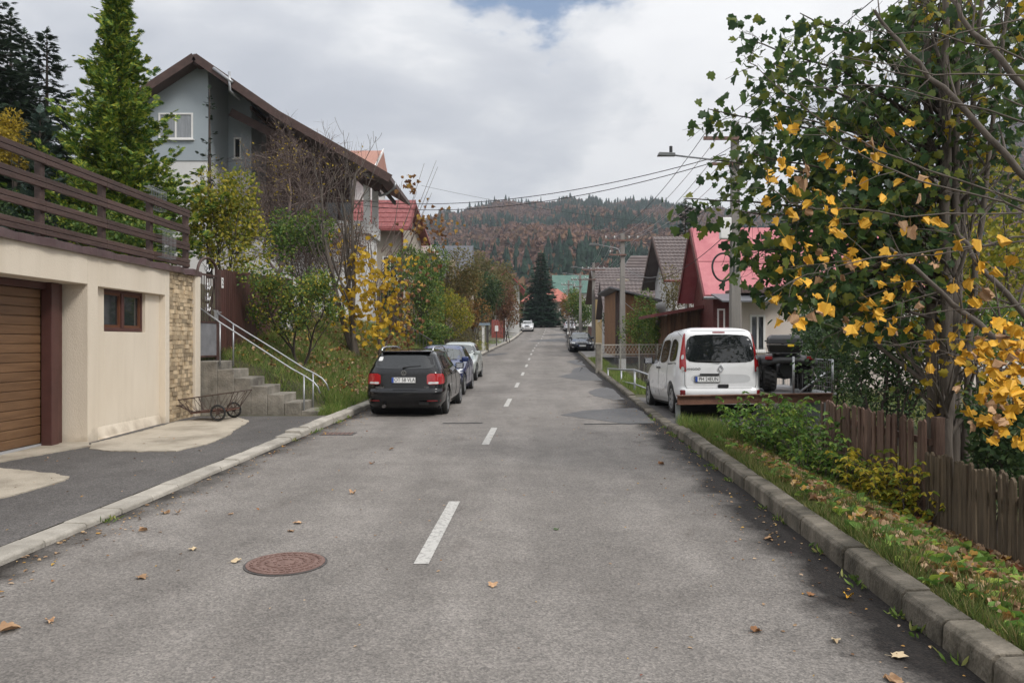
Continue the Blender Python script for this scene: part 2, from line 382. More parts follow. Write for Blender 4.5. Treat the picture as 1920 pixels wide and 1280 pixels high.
# ---- manhole covers
M_rust = pm('rusty_iron', (.145,.082,.066), (.215,.135,.112), 14, .8, .5, 60, c3=(.13,.095,.08))
M_iron = pm('dark_iron', (.05,.045,.045), (.09,.08,.075), 20, .7, .3)
def manhole(px, py, r, label):
    X, Y = gp(px, py); z = float(zr(Y)); t = thing('manhole_cover', label, 'manhole cover', (X, Y, z))
    MB().disc((X, Y, z+.000), r+.018, (0,0,1), .010, 48).build('frame', M_iron, t)
    MB().disc((X, Y, z+.002), r, (0,0,1), .016, 48).build('lid', M_rust, t)
    m = MB()
    for k, (n_, rr, ln) in enumerate(((10, .09, .05), (18, .16, .055), (26, .225, .055), (34, .285, .05))):
        for i in range(n_):
            a_ = 2*math.pi*(i+.5*(k % 2))/n_; rr_ = rr*r/.33
            m.cbox((X+rr_*math.cos(a_), Y+rr_*math.sin(a_), z+.0125), (.013, ln*r/.33*.8, .007), a_+(.5 if k % 2 else -.5))
    tag(m.build('tread_pattern', M_rust, t), kind='stuff'); return t
manhole(536, 1056, .305, 'round rusty manhole cover with tread pattern in the near left lane')
X, Y = gp(635, 813); z = float(zr(Y)); t = thing('drain_grate', 'small dark iron drain grate in the road behind the black estate car', 'drain', (X, Y, z))
MB().box(X-.3, X+.3, Y-.2, Y+.2, z-.05, z+.006).build('frame', M_iron, t)
for i in range(7): MB().box(X-.27+i*.08, X-.23+i*.08, Y-.17, Y+.17, z+.004, z+.012).build('bar', M_rust, t)

# ---- kerbs: individual stones
M_kerb = pm('kerb_concrete', (.055,.048,.034), (.19,.165,.13), 2.4, .92, .9, 34, c3=(.27,.24,.20), objr=.22, lo=.36, hi=.62, stretch=(1,1.6,1), detail=9)
M_kerb_l = pm('kerb_concrete_pale', (.30,.275,.235), (.45,.415,.36), 3.2, .92, .6, 34, c3=(.22,.20,.17), objr=.13)
def kerb(name, side, segs, M):
    root = bpy.data.objects.new(name, None); COL.objects.link(root); root['kind'] = 'structure'
    r_ = random.Random(5 if side > 0 else 6)
    for (y0, y1, L_, hfun, w) in segs:
        y = y0
        while y < y1-.05:
            ye = min(y+L_, y1); hh = hfun((y+ye)/2); g = .009
            j = [r_.uniform(-.006, .006) for _ in range(4)]; dj = r_.uniform(-.008, .008)
            vs = []
            for k, yy in enumerate((y+g, ye-g)):
                c, z = float(xc(yy)), float(zr(yy)); i_ = c+side*(HW+dj); o_ = c+side*(HW+w+dj)
                ch = min(.03, hh*.35)
                hz = hh+j[k]
                vs += [(i_, yy, z-.12), (i_+side*.012, yy, z+hz-ch), (i_+side*(.012+ch), yy, z+hz), (o_, yy, z+hz+.004), (o_, yy, z-.12)]
            fs = [(0,1,6,5),(1,2,7,6),(2,3,8,7),(3,4,9,8),(4,3,2,1,0),(5,6,7,8,9)]
            if side > 0: fs = [tuple(reversed(f)) for f in fs]
            MB().add(vs, fs).build('kerb_stone', M, root, bevel=.006, seg=1)
            y = ye
    return root
kerb('kerb_right', 1, [(2.0, 14.6, .5, lambda y: .165-.06*float(sst(13, 14.6, y)), .2), (14.6, 21.6, .7, lambda y: .06, .2), (21.6, 46, 1.0, lambda y: .11, .2), (46, 130, 3.0, lambda y: .08, .2)], M_kerb)
kerb('kerb_left', -1, [(3.0, 13.0, .6, lambda y: .055, .24), (13.0, 14.0, .5, lambda y: .055+.075*(y-13), .3), (14.0, 34, .8, lambda y: .13, .22), (34, 128, 3.0, lambda y: .11, .22)], M_kerb_l)

# ---- forecourt, aprons, driveway, far pavements
tag(strip('forecourt_pavement', M_pave, -7.6+HW-HW+.0, lambda y: -HW-.24, -6, 16.6, .062, .4, 3), kind='structure')
def apron(name, pts, z_off=.075, M=M_conc):
    P = []
    Q = [gp(px, py, .07) for px, py in pts]; rj = random.Random(len(pts)+int(pts[0][0]))
    for i, p in enumerate(Q):
        q = Q[(i+1) % len(Q)]; k = max(1, int(math.hypot(q[0]-p[0], q[1]-p[1])/.07))
        for j_ in range(k): P.append((p[0]+(q[0]-p[0])*j_/k+rj.gauss(0,.012), p[1]+(q[1]-p[1])*j_/k+rj.gauss(0,.018)))
    n = len(P); vs = [(x, y, float(zr(y))+z_off) for x, y in P]+[(x, y, float(zr(y))-.05) for x, y in P]
    fs = [tuple(range(n))]+[(i, n+i, n+(i+1) % n, (i+1) % n) for i in range(n)]
    o = MB().add(vs, fs).build(name, M); tag(o, kind='structure'); return o
apron('concrete_apron', ((168,841),(205,845),(260,846),(330,845),(390,832),(428,816),(440,806),(468,789),(440,780),(330,790),(300,799),(240,815),(170,832)), .076)
apron('concrete_ramp', ((-150,955),(0,934),(60,918),(122,900),(128,894),(95,886),(0,877),(-150,880)), .076)
apron('garage_threshold', ((-200,900),(0,866),(100,848),(168,836),(168,826),(90,832),(0,846),(-200,872)), .080)
tag(strip('driveway', M_pave, HW+.2, HW+3.6, 14.3, 21.4, .05, .5, 5), kind='structure')
M_slab = pm('pavement_grey', (.20,.19,.18), (.29,.275,.26), 1.5, .9, .3)
tag(strip('pavement_far_left', M_slab, -HW-2.0, -HW-.22, 50, 126, .115, 2, 2), kind='structure')
tag(strip('pavement_far_right', M_pave, HW+.2, HW+1.7, 60, 126, .09, 2, 2), kind='structure')
tag(strip('driveway_far_right', M_slab, HW+.2, HW+3.8, 47, 60, .085, 2, 2), kind='structure')
yy0 = 129.0
tag(MB().add([(-40,yy0,4.34),(60,yy0,4.34),(60,136,4.57),(-40,136,4.57)], [(0,1,2,3)]).build('cross_road', M_road), kind='structure')
# ================================================================== BUILDINGS AND STREET SIDE, LEFT
M_cream = pm('cream_render', (.66,.575,.46), (.72,.635,.52), .9, .9, .45, 110, stretch=(1,1,.35))
def weather(m, zlo, zhi, dirt, streak=.25):
    """splash dirt with a ragged upper edge above the ground and faint vertical run marks"""
    t_ = m.node_tree; n_ = t_.nodes.new; l_ = t_.links.new; p_ = t_.nodes['Principled BSDF']; src = p_.inputs['Base Color'].links[0].from_socket
    tc_ = n_('ShaderNodeTexCoord'); sp_ = n_('ShaderNodeSeparateXYZ'); l_(tc_.outputs['Object'], sp_.inputs[0])
    nz_ = n_('ShaderNodeTexNoise'); nz_.inputs['Scale'].default_value = 3.5; nz_.inputs['Detail'].default_value = 8; l_(tc_.outputs['Object'], nz_.inputs['Vector'])
    ad = n_('ShaderNodeMath'); ad.operation = 'MULTIPLY_ADD'; l_(nz_.outputs['Fac'], ad.inputs[0]); ad.inputs[1].default_value = -.9; l_(sp_.outputs['Z'], ad.inputs[2])
    mr_ = n_('ShaderNodeMapRange'); l_(ad.outputs[0], mr_.inputs[0]); mr_.inputs[1].default_value = zlo-.45; mr_.inputs[2].default_value = zhi-.45; mr_.inputs[3].default_value = .75; mr_.inputs[4].default_value = 0
    mx = n_('ShaderNodeMix'); mx.data_type = 'RGBA'; l_(mr_.outputs[0], mx.inputs[0]); l_(src, mx.inputs[6]); mx.inputs[7].default_value = rgba(dirt)
    mp_ = n_('ShaderNodeMapping'); mp_.inputs['Scale'].default_value = (5,5,.35); l_(tc_.outputs['Object'], mp_.inputs[0]); ns = n_('ShaderNodeTexNoise'); ns.inputs['Scale'].default_value = 1.5; ns.inputs['Detail'].default_value = 7; l_(mp_.outputs[0], ns.inputs['Vector'])
    m2 = n_('ShaderNodeMapRange'); l_(ns.outputs['Fac'], m2.inputs[0]); m2.inputs[1].default_value = .52; m2.inputs[2].default_value = .75; m2.inputs[3].default_value = 0; m2.inputs[4].default_value = streak
    my = n_('ShaderNodeMix'); my.data_type = 'RGBA'; l_(m2.outputs[0], my.inputs[0]); l_(mx.outputs[2], my.inputs[6]); my.inputs[7].default_value = rgba(dirt); l_(my.outputs[2], p_.inputs['Base Color'])
weather(M_cream, .10, .40, (.36,.29,.21), .12)
M_brownmetal = pm('brown_flashing', (.075,.045,.045), (.115,.075,.075), 2, .38, .25, 3, spec=.5)
M_dwood = pm('dark_brown_timber', (.05,.028,.022), (.085,.048,.038), 5, .6, .4, 30, stretch=(1,.25,1), objr=.15)
M_steel_br = pm('brown_steel', (.068,.026,.021), (.09,.036,.03), 4, .5)
M_oak = pm('oak_door_panel', (.115,.058,.026), (.185,.10,.047), 3, .45, .2, 20, stretch=(1,.35,6), objr=.08)
M_seal = pm('grey_rubber_seal', (.36,.36,.37), None, rough=.5)
M_stone = pm('split_stone', (.33,.245,.15), (.52,.41,.27), 6, .9, .8, 25, objr=.42, c3=(.38,.33,.26))
M_mortar = pm('grey_mortar', (.22,.17,.11), (.30,.24,.16), 10, .95)
M_glass = pm('window_glass', (.02,.023,.026), None, rough=.04, spec=.8)
M_glass_l = pm('window_glass_net', (.22,.235,.25), (.30,.315,.33), 3, .12, spec=.6, stretch=(6,6,.6))
M_white = pm('white_paint', (.72,.71,.69), (.80,.79,.77), 3, .5)
M_galv = pm('galvanised_steel', (.34,.35,.365), (.44,.45,.465), 9, .45, metal=.7)
M_galv_d = pm('weathered_galvanised_steel', (.24,.25,.26), (.34,.35,.36), 9, .5, metal=.6)
M_black = pm('black_rubber', (.012,.012,.012), (.022,.021,.02), 12, .75)
M_blackp = pm('black_plastic', (.016,.016,.017), (.022,.022,.023), 30, .42)
def G(d, out_, z): return (-6.98+.0125*d+out_, d, z)
def gbox(m, d0, d1, o0, o1, z0, z1):
    m.add([G(d0,o0,z0), G(d1,o0,z0), G(d1,o1,z0), G(d0,o1,z0), G(d0,o0,z1), G(d1,o0,z1), G(d1,o1,z1), G(d0,o1,z1)],
          [(0,1,2,3),(7,6,5,4),(4,5,1,0),(5,6,2,1),(6,7,3,2),(7,4,0,3)]); return m
t = thing('garage', 'cream rendered garage with brown panelled door and a terrace on its roof', 'garage', G(13, -1, .2))
m = MB()
gbox(m, 4.0, 5.4, -.6, 0, -.1, 3.28); gbox(m, 5.4, 12.36, -.6, 0, 2.77, 3.28)
gbox(m, 12.36, 12.66, -.6, 0, -.1, 3.28); gbox(m, 12.66, 15.05, -.6, 0, 2.757, 3.28)
gbox(m, 12.66, 13.06, -.6, -.12, -.1, 2.757); gbox(m, 13.06, 14.5, -.6, -.12, -.1, 2.02); gbox(m, 14.5, 15.05, -.6, -.12, -.1, 2.757)
gbox(m, 15.05, 15.23, -.6, 0, -.1, 3.28)
gbox(m, 16.32, 16.58, -.6, .05, -.1, 3.28)
gbox(m, 13.06, 14.5, -.6, -.3, 2.02, 2.757)
# the niche runs out to the ground in a small rounded foot
m.prism([G(12.67,-.12,.1), G(12.67,-.12,.42), G(12.67,-.06,.24), G(12.67,.05,.2), G(12.67,.05,.1)], Vector(G(15.04,0,0))-Vector(G(12.67,0,0)))
m.build('wall', M_cream, t, bevel=.008)
m = MB(); gbox(m, 15.23, 16.32, -.6, -.03, -.1, 3.28); facing = m.build('stone_facing', M_mortar, t)
r_ = random.Random(11); z_ = .16; 
while z_ < 3.22:
    hh = r_.uniform(.072, .096); d_ = 15.235; 
    while d_ < 16.30:
        ln = r_.uniform(.09, .19); e_ = min(d_+ln, 16.315)
        if 16.315-e_ < .06: e_ = 16.315
        mm = MB(); gbox(mm, d_+.003, e_-.003, -.05, -.018+r_.uniform(0, .028), z_+.003, min(z_+hh, 3.27)-.003); mm.build('stone', M_stone, facing)
        d_ = e_
    z_ += hh
m = MB(); gbox(m, 11.95, 12.14, -.50, -.33, .15, 2.77); gbox(m, 12.14, 12.3, -.5, -.375, .15, 2.77); gbox(m, 5.4, 11.95, -.5, -.42, 2.66, 2.769)
m.build('door_frame', M_steel_br, t, bevel=.01)
door = MB(); gbox(door, 5.45, 11.95, -.58, -.53, .2, 2.66); door = door.build('garage_door', M_oak, t)
for i in range(17):
    mm = MB(); z0 = .27+i*.1405; gbox(mm, 5.45, 11.95, -.53, -.505, z0+.004, z0+.1365); mm.build('panel', M_oak, door, bevel=.009)
mm = MB(); gbox(mm, 5.45, 11.95, -.53, -.495, .19, .262); mm.build('bottom_seal', M_seal, door)
# window in the niche
def gwin(d0, d1, z0, z1, o, parent):
    m = MB()
    gbox(m, d0, d1, o-.06, o+.02, z0, z0+.06); gbox(m, d0, d1, o-.06, o+.02, z1-.05, z1)
    gbox(m, d0, d0+.05, o-.06, o+.02, z0+.06, z1-.05); gbox(m, d1-.05, d1, o-.06, o+.02, z0+.06, z1-.05)
    c = (d0+d1)/2; gbox(m, c-.045, c+.045, o-.06, o+.03, z0+.06, z1-.05)
    w = m.build('window', M_steel_br, parent, bevel=.006)
    M_sash = pm('varnished_sash', (.10,.038,.018), (.14,.055,.027), 6, .4)
    for a_, b_ in ((d0+.05, c-.045), (c+.045, d1-.05)):
        s = MB()
        gbox(s, a_, b_, o-.05, o, z0+.06, z0+.11); gbox(s, a_, b_, o-.05, o, z1-.095, z1-.05)
        gbox(s, a_, a_+.05, o-.05, o, z0+.11, z1-.095); gbox(s, b_-.05, b_, o-.05, o, z0+.11, z1-.095)
        s.build('sash', M_sash, w)
        p = MB(); gbox(p, a_+.05, b_-.05, o-.04, o-.03, z0+.11, z1-.095); p.build('pane', M_glass, w)
gwin(13.06, 14.5, 2.03, 2.755, -.2, t)
# metal flashing with dents
ds = np.arange(4.0, 16.65, .16); vs = []; prof = [(-.75,3.40),(.035,3.365),(.065,3.355),(.068,3.245),(.045,3.235),(-.02,3.24)]
for d_ in ds:
    b_ = .012*math.sin(d_*5.1)+.010*math.sin(d_*11.7+1)+(.02*math.sin(d_*9) if d_ > 13.8 else 0)
    for k, (o_, z_) in enumerate(prof): vs.append(G(d_, o_+(b_ if 1 <= k <= 3 else 0), z_+(b_*.5 if k in (1,2) else 0)))
n = len(prof); fs = [(i*n+k, (i+1)*n+k, (i+1)*n+k+1, i*n+k+1) for i in range(len(ds)-1) for k in range(n-1)]
MB().add(vs, fs).build('roof_flashing', M_brownmetal, t)
m = MB(); gbox(m, 4.0, 16.58, -5.2, -.6, 2.9, 3.33); m.build('roof_slab', M_conc_d, t)
# ---- terrace fence
f = thing('terrace_fence', 'dark brown horizontal rail fence on top of the garage', 'fence', G(12, -.2, 3.38))
pd = [6.6, 8.25, 9.9, 11.5, 13.2, 14.9, 16.5]
for d_ in pd:
    m = MB(); gbox(m, d_-.05, d_+.05, -.29, -.19, 3.36, 4.62); m.build('post', M_dwood, f, bevel=.006)
for a_, b_ in zip(pd[:-1], pd[1:]):
    for (z0, z1) in ((3.44, 3.60), (3.79, 3.95), (4.14, 4.30), (4.50, 4.66)):
        m = MB(); gbox(m, a_+.003, b_-.003, -.188, -.14, z0, (z0+z1)/2-.004); gbox(m, a_+.003, b_-.003, -.188, -.14, (z0+z1)/2+.004, z1); 
        m.build('rail', M_dwood, f, bevel=.006)
def wire_basket(label, d0, d1, z0, z1, o0, o1):
    b = thing('wire_basket', label, 'basket', G(d0, o0, z0)); m = MB(); r = .004
    n = 9
    for i in range(n+1):
        d_ = d0+(d1-d0)*i/n; m.tube([G(d_,o0,z1), G(d_,o1,z1-.02), G(d_,o1,z0), G(d_,o0,z0)], r, 4)
    for z_ in np.linspace(z0, z1, 6): m.tube([G(d0,o0,z_), G(d0,o1,z_), G(d1,o1,z_), G(d1,o0,z_)], r, 4)
    m.build('wires', M_galv_d, b)
    m = MB(); m.tube([G(d0,o1,z1), G(d1,o1,z1), G(d1,o0,z1), G(d0,o0,z1), G(d0,o1,z1)], .007, 5); m.build('rim', M_galv_d, b)
wire_basket('grey wire basket hung on the lower rails of the terrace fence', 14.95, 15.5, 3.5, 4.05, -.13, .0)
wire_basket('grey wire rack leaning on the top rail of the terrace fence', 15.1, 15.75, 4.5, 4.9, -.45, -.30)
# ---- stairs
st = thing('concrete_stairs', 'weathered concrete steps climbing from the pavement to the iron gate', 'stairs', (-5.4, 17.1, .2))
nst = 7; X0_, X1_ = -6.98, -4.22; tr_ = (X1_-(-6.40))/(nst-1)
zt = np.linspace(1.42, .345, nst); xe = [-6.40+tr_*i for i in range(nst)]; xs = [X0_]+xe[:-1]
for i in range(nst):
    r2 = random.Random(i); m = MB(); q = .012
    m.add([(xs[i]+.002,16.66,.0),(xe[i],16.66+r2.uniform(-q,q),.0),(xe[i],17.62,.0),(xs[i]+.002,17.62,.0),
           (xs[i]+.002,16.66,zt[i]),(xe[i]+r2.uniform(-q,q),16.64,zt[i]+r2.uniform(-q,q)),(xe[i],17.62,zt[i]),(xs[i]+.002,17.62,zt[i])],
          [(3,2,1,0),(4,5,6,7),(0,1,5,4),(1,2,6,5),(2,3,7,6),(3,0,4,7)])
    m.build('step', M_conc_d, st, bevel=.018)
def handrail(label, d, top, posts):
    h_ = thing('handrail', label, 'handrail', tuple(at(posts[0][0], posts[0][2], d)))
    MB().tube([at(px, py, d) for px, py in top], .017, 8).build('rail', M_galv, h_, True)
    for px, y0, y1 in posts: MB().tube([at(px, y1+4, d), at(px, y0, d)], .019, 8).build('post', M_galv, h_, True)
handrail('galvanised handrail on the near side of the concrete steps', 16.72, [(374,577),(412,604),(480,648),(545,690),(572,705),(588,716),(596,725),(600,737)], [(412.5,604,682),(570,704,787)])
handrail('galvanised handrail on the grassy far side of the concrete steps', 17.55, [(398,580),(437,607),(510,652),(570,690),(588,699),(604,709),(612,719),(617,731)], [(437.5,607,682),(587,699,772)])
# ---- iron gate and plank fence
M_gate = pm('rusty_brown_iron', (.045,.024,.02), (.08,.04,.032), 8, .55)
M_scroll = pm('silver_painted_iron', (.42,.42,.43), (.55,.55,.56), 20, .4, metal=.5)
g = thing('iron_gate', 'narrow arched brown iron gate with silver scrollwork above the steps', 'gate', (-6.78, 17.1, 1.42))
X = -6.74; m = MB()
gx = lambda s_, z_: (X-.10+.10*s_, 16.70+.86*s_, z_)
m.tube([gx(0,1.44), gx(0,3.35)]+[gx(.5-.5*math.cos(a_), 3.35+.36*math.sin(a_)) for a_ in np.linspace(.15, math.pi-.15, 12)]+[gx(1,3.35), gx(1,1.44)], .032, 6)
for z_ in (1.52, 2.28, 3.33): m.beam(gx(0,z_), gx(1,z_), .03, .04)
m.build('frame', M_gate, g)
for s_ in np.linspace(.1, .9, 8): MB().tube([gx(s_,2.28), gx(s_,3.33)], .011, 5).build('bar', M_gate, g)
MB().add([gx(.04,1.54), gx(.96,1.54), gx(.96,2.26), gx(.04,2.26)], [(0,1,2,3)]).build('lower_panel', pm('grey_sheet', (.17,.17,.18), (.23,.23,.24), 4, .5), g)
m = MB()
for cz, sc_ in ((2.62,1),(2.86,1),(3.10,1),(3.5,1.2)):
    for sg in (-1, 1):
        m.tube([gx(.5+sg*(.03+.13*sc_*k/12*math.cos(k*.62)), cz+.12*math.sin(k*.62)*(.4+k/18)) for k in range(11)], .011, 4)
m.build('scrollwork', M_scroll, g)
MB().box(X-.02, X+.05, 17.44, 17.50, 2.34, 2.56).box(X+.05, X+.14, 17.42, 17.46, 2.50, 2.52).build('lock', M_scroll, g)
MB().box(X-.08, X+.02, 17.62, 17.72, 1.4, 3.5).build('post', M_gate, g)
M_plank = pm('brown_fence_plank', (.055,.022,.018), (.085,.036,.03), 6, .55, .3, 30, stretch=(1,1,.2), objr=.16)
pf = thing('plank_fence', 'tall dark brown plank fence beyond the iron gate', 'fence', (-6.85, 20.4, 1.8))
y_ = 17.74; r_ = random.Random(4)
while y_ < 24.0:
    w = .135; x_ = -6.80-.012*(y_-17.7); zb = h(x_+.3, y_)-.05; zt_ = 3.52+.045*(y_-17.7)+r_.uniform(-.02,.02)
    m = MB().box(x_-.02+r_.uniform(-.006,.006), x_+.01, y_, y_+w-.018, min(zb, 1.9), zt_); m.build('plank', M_plank, pf)
    y_ += w
for z_ in (2.2, 3.2): MB().beam((-6.86, 17.7, z_), (-6.94, 24.0, z_+.2), .05, .09).build('rail', M_plank, pf)
def text_mesh(name, s, size, M4, mat, parent, ext=.001, local=True, sx=1.0):
    cu = bpy.data.curves.new(name, 'FONT'); cu.body = s; cu.size = size; cu.align_x = 'CENTER'; cu.align_y = 'CENTER'; cu.extrude = ext; cu.resolution_u = 3
    tmp = bpy.data.objects.new('tmp', cu); COL.objects.link(tmp)
    me = bpy.data.meshes.new_from_object(tmp); bpy.data.objects.remove(tmp); bpy.data.curves.remove(cu)
    me.transform(M4 @ Matrix.Diagonal((sx, 1, 1, 1))); me.name = name
    return link(me, name, mat, parent, local)
def basis(o, u, v):
    u, v = Vector(u).normalized(), Vector(v).normalized(); w = u.cross(v); m = Matrix.Identity(4)
    for i in range(3): m[i][0], m[i][1], m[i][2], m[i][3] = u[i], v[i], w[i], o[i]
    return m
hn = thing('house_number_plate', 'small white number plate on the brown plank fence', 'sign', (-6.79, 17.98, 3.2))
MB().box(-6.785, -6.772, 17.92, 18.04, 3.10, 3.34).build('plate', M_white, hn, bevel=.004)
text_mesh('numeral', '2', .2, basis((-6.770, 17.98, 3.22), (0,1,0), (0,0,1)), M_black, hn, local=False)
eb = thing('meter_cabinet', 'grey electricity meter cabinet on a post beside the plank fence', 'cabinet', (-6.55, 22.6, h(-6.55, 22.6)))
c = at(534, 604, 22.6); MB().box(c.x-.17, c.x+.17, 22.6, 22.82, c.z-.3, c.z+.32).build('box', M_galv_d, eb, bevel=.01)
MB().box(c.x+.02, c.x+.15, 22.575, 22.6, c.z-.22, c.z+.28).build('door', M_white, eb)
MB().box(c.x-.03, c.x+.03, 22.68, 22.74, c.z-1.0, c.z-.3).build('post', M_conc_d, eb)
# ---- hand cart
M_cartrust = pm('rusted_steel_bed', (.12,.052,.038), (.19,.09,.065), 9, .8, .4, 40)
M_wire = pm('rusty_wire', (.045,.026,.02), (.075,.045,.035), 20, .7)
hc = thing('hand_cart', 'rusty wire-sided hand cart parked beside the garage wall', 'cart', (-6.0, 15.6, .27), R(-6))
zg = .275; m = MB()
m.add([(-.42,-.26,.13),(.36,-.26,.20),(.36,.26,.20),(-.42,.26,.13),(-.42,-.26,.155),(.36,-.26,.225),(.36,.26,.225),(-.42,.26,.155)], [(3,2,1,0),(4,5,6,7),(0,1,5,4),(1,2,6,5),(2,3,7,6),(3,0,4,7)]).build('bed', M_cartrust, hc, local=True)
m = MB(); b_ = [(-.42,-.27,.16),(.36,-.27,.23),(.36,.27,.23),(-.42,.27,.16)]; tp = [(-.60,-.40,.42),(.56,-.40,.58),(.56,.40,.58),(-.60,.40,.42)]
m.tube(b_+[b_[0]], .009, 5).tube(tp+[tp[0]], .011, 5)
for i in range(4):
    j = (i+1) % 4; m.tube([b_[i], tp[i]], .009, 5)
    B0, B1, T0, T1 = map(Vector, (b_[i], b_[j], tp[i], tp[j])); k = 4 if i % 2 == 0 else 2
    for q in range(k): m.tube([B0.lerp(B1, q/k), T0.lerp(T1, (q+.5)/k), B0.lerp(B1, (q+1)/k)], .006, 4)
m.build('wire_frame', M_wire, hc, local=True)
m = MB(); m.tube([(-.42,0,.12),(-.70,0,.22),(-.80,0,.27)], .014, 6).tube([(-.95,0,.275),(-.78,0,.275)], .012, 6).tube([(-.80,-.16,.27),(-.80,.16,.27)], .013, 6); m.build('handle', M_wire, hc, local=True)
for (x_, y_) in ((.20,-.34),(.20,.34)):
    w = MB().tube([(x_+.145*math.cos(a_), y_, .165+.145*math.sin(a_)) for a_ in np.linspace(0, 2*math.pi, 21)], .022, 6).build('wheel', M_black, hc, True, True)
    q = MB().disc((x_,y_,.165), .035, (0,1,0), .05, 10)
    for k in range(6): q.tube([(x_,y_,.165), (x_+.14*math.cos(k*1.047), y_, .165+.14*math.sin(k*1.047))], .008, 4)
    q.build('spokes', M_wire, w, local=True)
MB().tube([(.20,-.34,.165),(.20,.34,.165)], .012, 6).build('axle', M_wire, hc, local=True)

# ------------------------------------------------------------------ houses
def wall_window(parent, c, u, n_, w, hgt, frame=None, pane=None, nm=1, fw=.07, sill=True, rows=1):
    """c centre on the wall face, u horizontal unit, n_ outward unit"""
    c, u, n_ = Vector(c), Vector(u).normalized(), Vector(n_).normalized(); z = Vector((0,0,1))
    def bx(m, a0, a1, b0, b1, t0, t1):
        m.add([c+u*a+z*b+n_*q for q in (t0,t1) for a, b in ((a0,b0),(a1,b0),(a1,b1),(a0,b1))], [(0,1,2,3),(7,6,5,4),(0,4,5,1),(1,5,6,2),(2,6,7,3),(3,7,4,0)])
    m = MB(); W_, H_ = w/2, hgt/2
    bx(m,-W_,W_,-H_,-H_+fw,-.02,.05); bx(m,-W_,W_,H_-fw,H_,-.02,.05); bx(m,-W_,-W_+fw,-H_+fw,H_-fw,-.02,.05); bx(m,W_-fw,W_,-H_+fw,H_-fw,-.02,.05)
    for i in range(1, nm+1):
        a = -W_+w*i/(nm+1); bx(m,a-fw*.45,a+fw*.45,-H_+fw,H_-fw,-.02,.048)
    wd = m.build('window', frame or M_white, parent)
    for i in range(nm+1):
        a0, a1 = -W_+w*i/(nm+1)+fw*.4, -W_+w*(i+1)/(nm+1)-fw*.4
        p = MB(); bx(p,a0,a1,-H_+fw*.8,H_-fw*.8,-.015,.012); p.build('pane', pane or M_glass, wd)
    if sill: s = MB(); bx(s,-W_-.06,W_+.06,-H_-.05,-H_,-.02,.11); s.build('sill', frame or M_white, wd)
    return wd
def gable_house(t, x0, x1, y0, y1, zb, ze, zr_, axis, Mw, Mr, ov=.5, eov=.5, th=.12, ridge=None, cover=None):
    """axis 'x': ridge runs along X. Walls with gables + two roof slopes with thickness"""
    m = MB()
    if axis == 'x':
        yc = ridge if ridge is not None else (y0+y1)/2
        prof = [(y0,zb),(y1,zb),(y1,ze),(yc,zr_-.15),(y0,ze)]; m.prism([(x0,a,b) for a, b in prof], (x1-x0,0,0))
    else:
        xr = ridge if ridge is not None else (x0+x1)/2
        prof = [(x0,zb),(x1,zb),(x1,ze),(xr,zr_-.15),(x0,ze)]; m.prism([(a,y0,b) for a, b in prof], (0,y1-y0,0))
    m.build('wall', Mw, t)
    m = MB(); s0, s1, r0 = (y0, y1, yc) if axis == 'x' else (x0, x1, xr)
    for (e_, sg) in ((s0, -1), (s1, 1)):
        sl = (zr_-ze)/abs(r0-e_); ee = e_+sg*eov; zz = ze-sl*eov+.02
        quad = [(r0, zr_), (ee, zz), (ee, zz+th), (r0, zr_+th)]
        if axis == 'x': m.prism([(x0-ov,a,b) for a, b in quad], (x1-x0+2*ov,0,0))
        else: m.prism([(a,y0-ov,b) for a, b in quad], (0,y1-y0+2*ov,0))
    rf = m.build('roof', Mr, t); return rf
M_greywall = pm('blue_grey_render', (.33,.375,.405), (.37,.415,.445), .6, .9, .3, 90)
M_whitewall = pm('white_render', (.60,.59,.58), (.68,.67,.655), .5, .9, .2, 60, c3=(.5,.49,.47))
M_roofbr = pm('brown_roof_sheet', (.085,.055,.048), (.12,.08,.07), 2, .55)
M_timber = pm('brown_stained_timber', (.06,.032,.026), (.095,.052,.042), 4, .65, .2, objr=.12)
hs = thing('grey_house', 'tall blue grey house with a wide brown gable roof on the bank', 'house', (-12, 38, 3))
def A34(px, py, d=34.0): p = at(px, py, d); return p
P_l, P_p, P_m, P_r = (-17.9, 11.55), (-13.74, 14.28), (-10.15, 11.80), (-5.25, 9.02)
m = MB()
def fz(x): return np.interp(x, [P_l[0],P_p[0],P_m[0],P_r[0]], [P_l[1],P_p[1],P_m[1],P_r[1]])-.16
m.prism([(-17.2,34,9.85),(-13.45,34,9.85),(-13.45,34,fz(-13.45)),(-13.74,34,fz(-13.74)),(-17.2,34,fz(-17.2))], (0,11,0))
m.prism([(-13.449,36.4,9.85),(-12.35,36.4,9.85),(-12.35,36.4,fz(-12.35)),(-13.449,36.4,fz(-13.449))], (0,8.5,0))
m.build('upper_wall', M_greywall, hs)
MB().box(-17.16,-13.49,34.04,45,3.0,9.849).box(-13.49,-12.39,36.44,45,3.0,9.849).build('lower_wall', M_whitewall, hs)
m = MB(); top = [P_l, P_p, P_m, P_r]
for a_, b_ in zip(top[:-1], top[1:]):
    m.add([(x,y,z-dz) for y in (33.2, 39.6 if b_ is P_r else 46) for dz in (0,.2) for x, z in (a_, b_)], [(0,1,5,4),(2,6,7,3),(0,2,3,1),(4,5,7,6),(0,4,6,2),(1,3,7,5)])
rf = m.build('roof', M_roofbr, hs)
m = MB()
for a_, b_ in zip(top[:-1], top[1:]): m.beam((a_[0],33.17,a_[1]-.14),(b_[0],33.17,b_[1]-.14), .04, .34)
m.build('bargeboard', M_timber, rf)
for x_ in (-16.6, -13.74): m = MB().box(x_-.1, x_+.1, 33.25, 34.0, float(fz(x_))-.24, float(fz(x_))-.03); m.build('purlin', M_timber, rf)
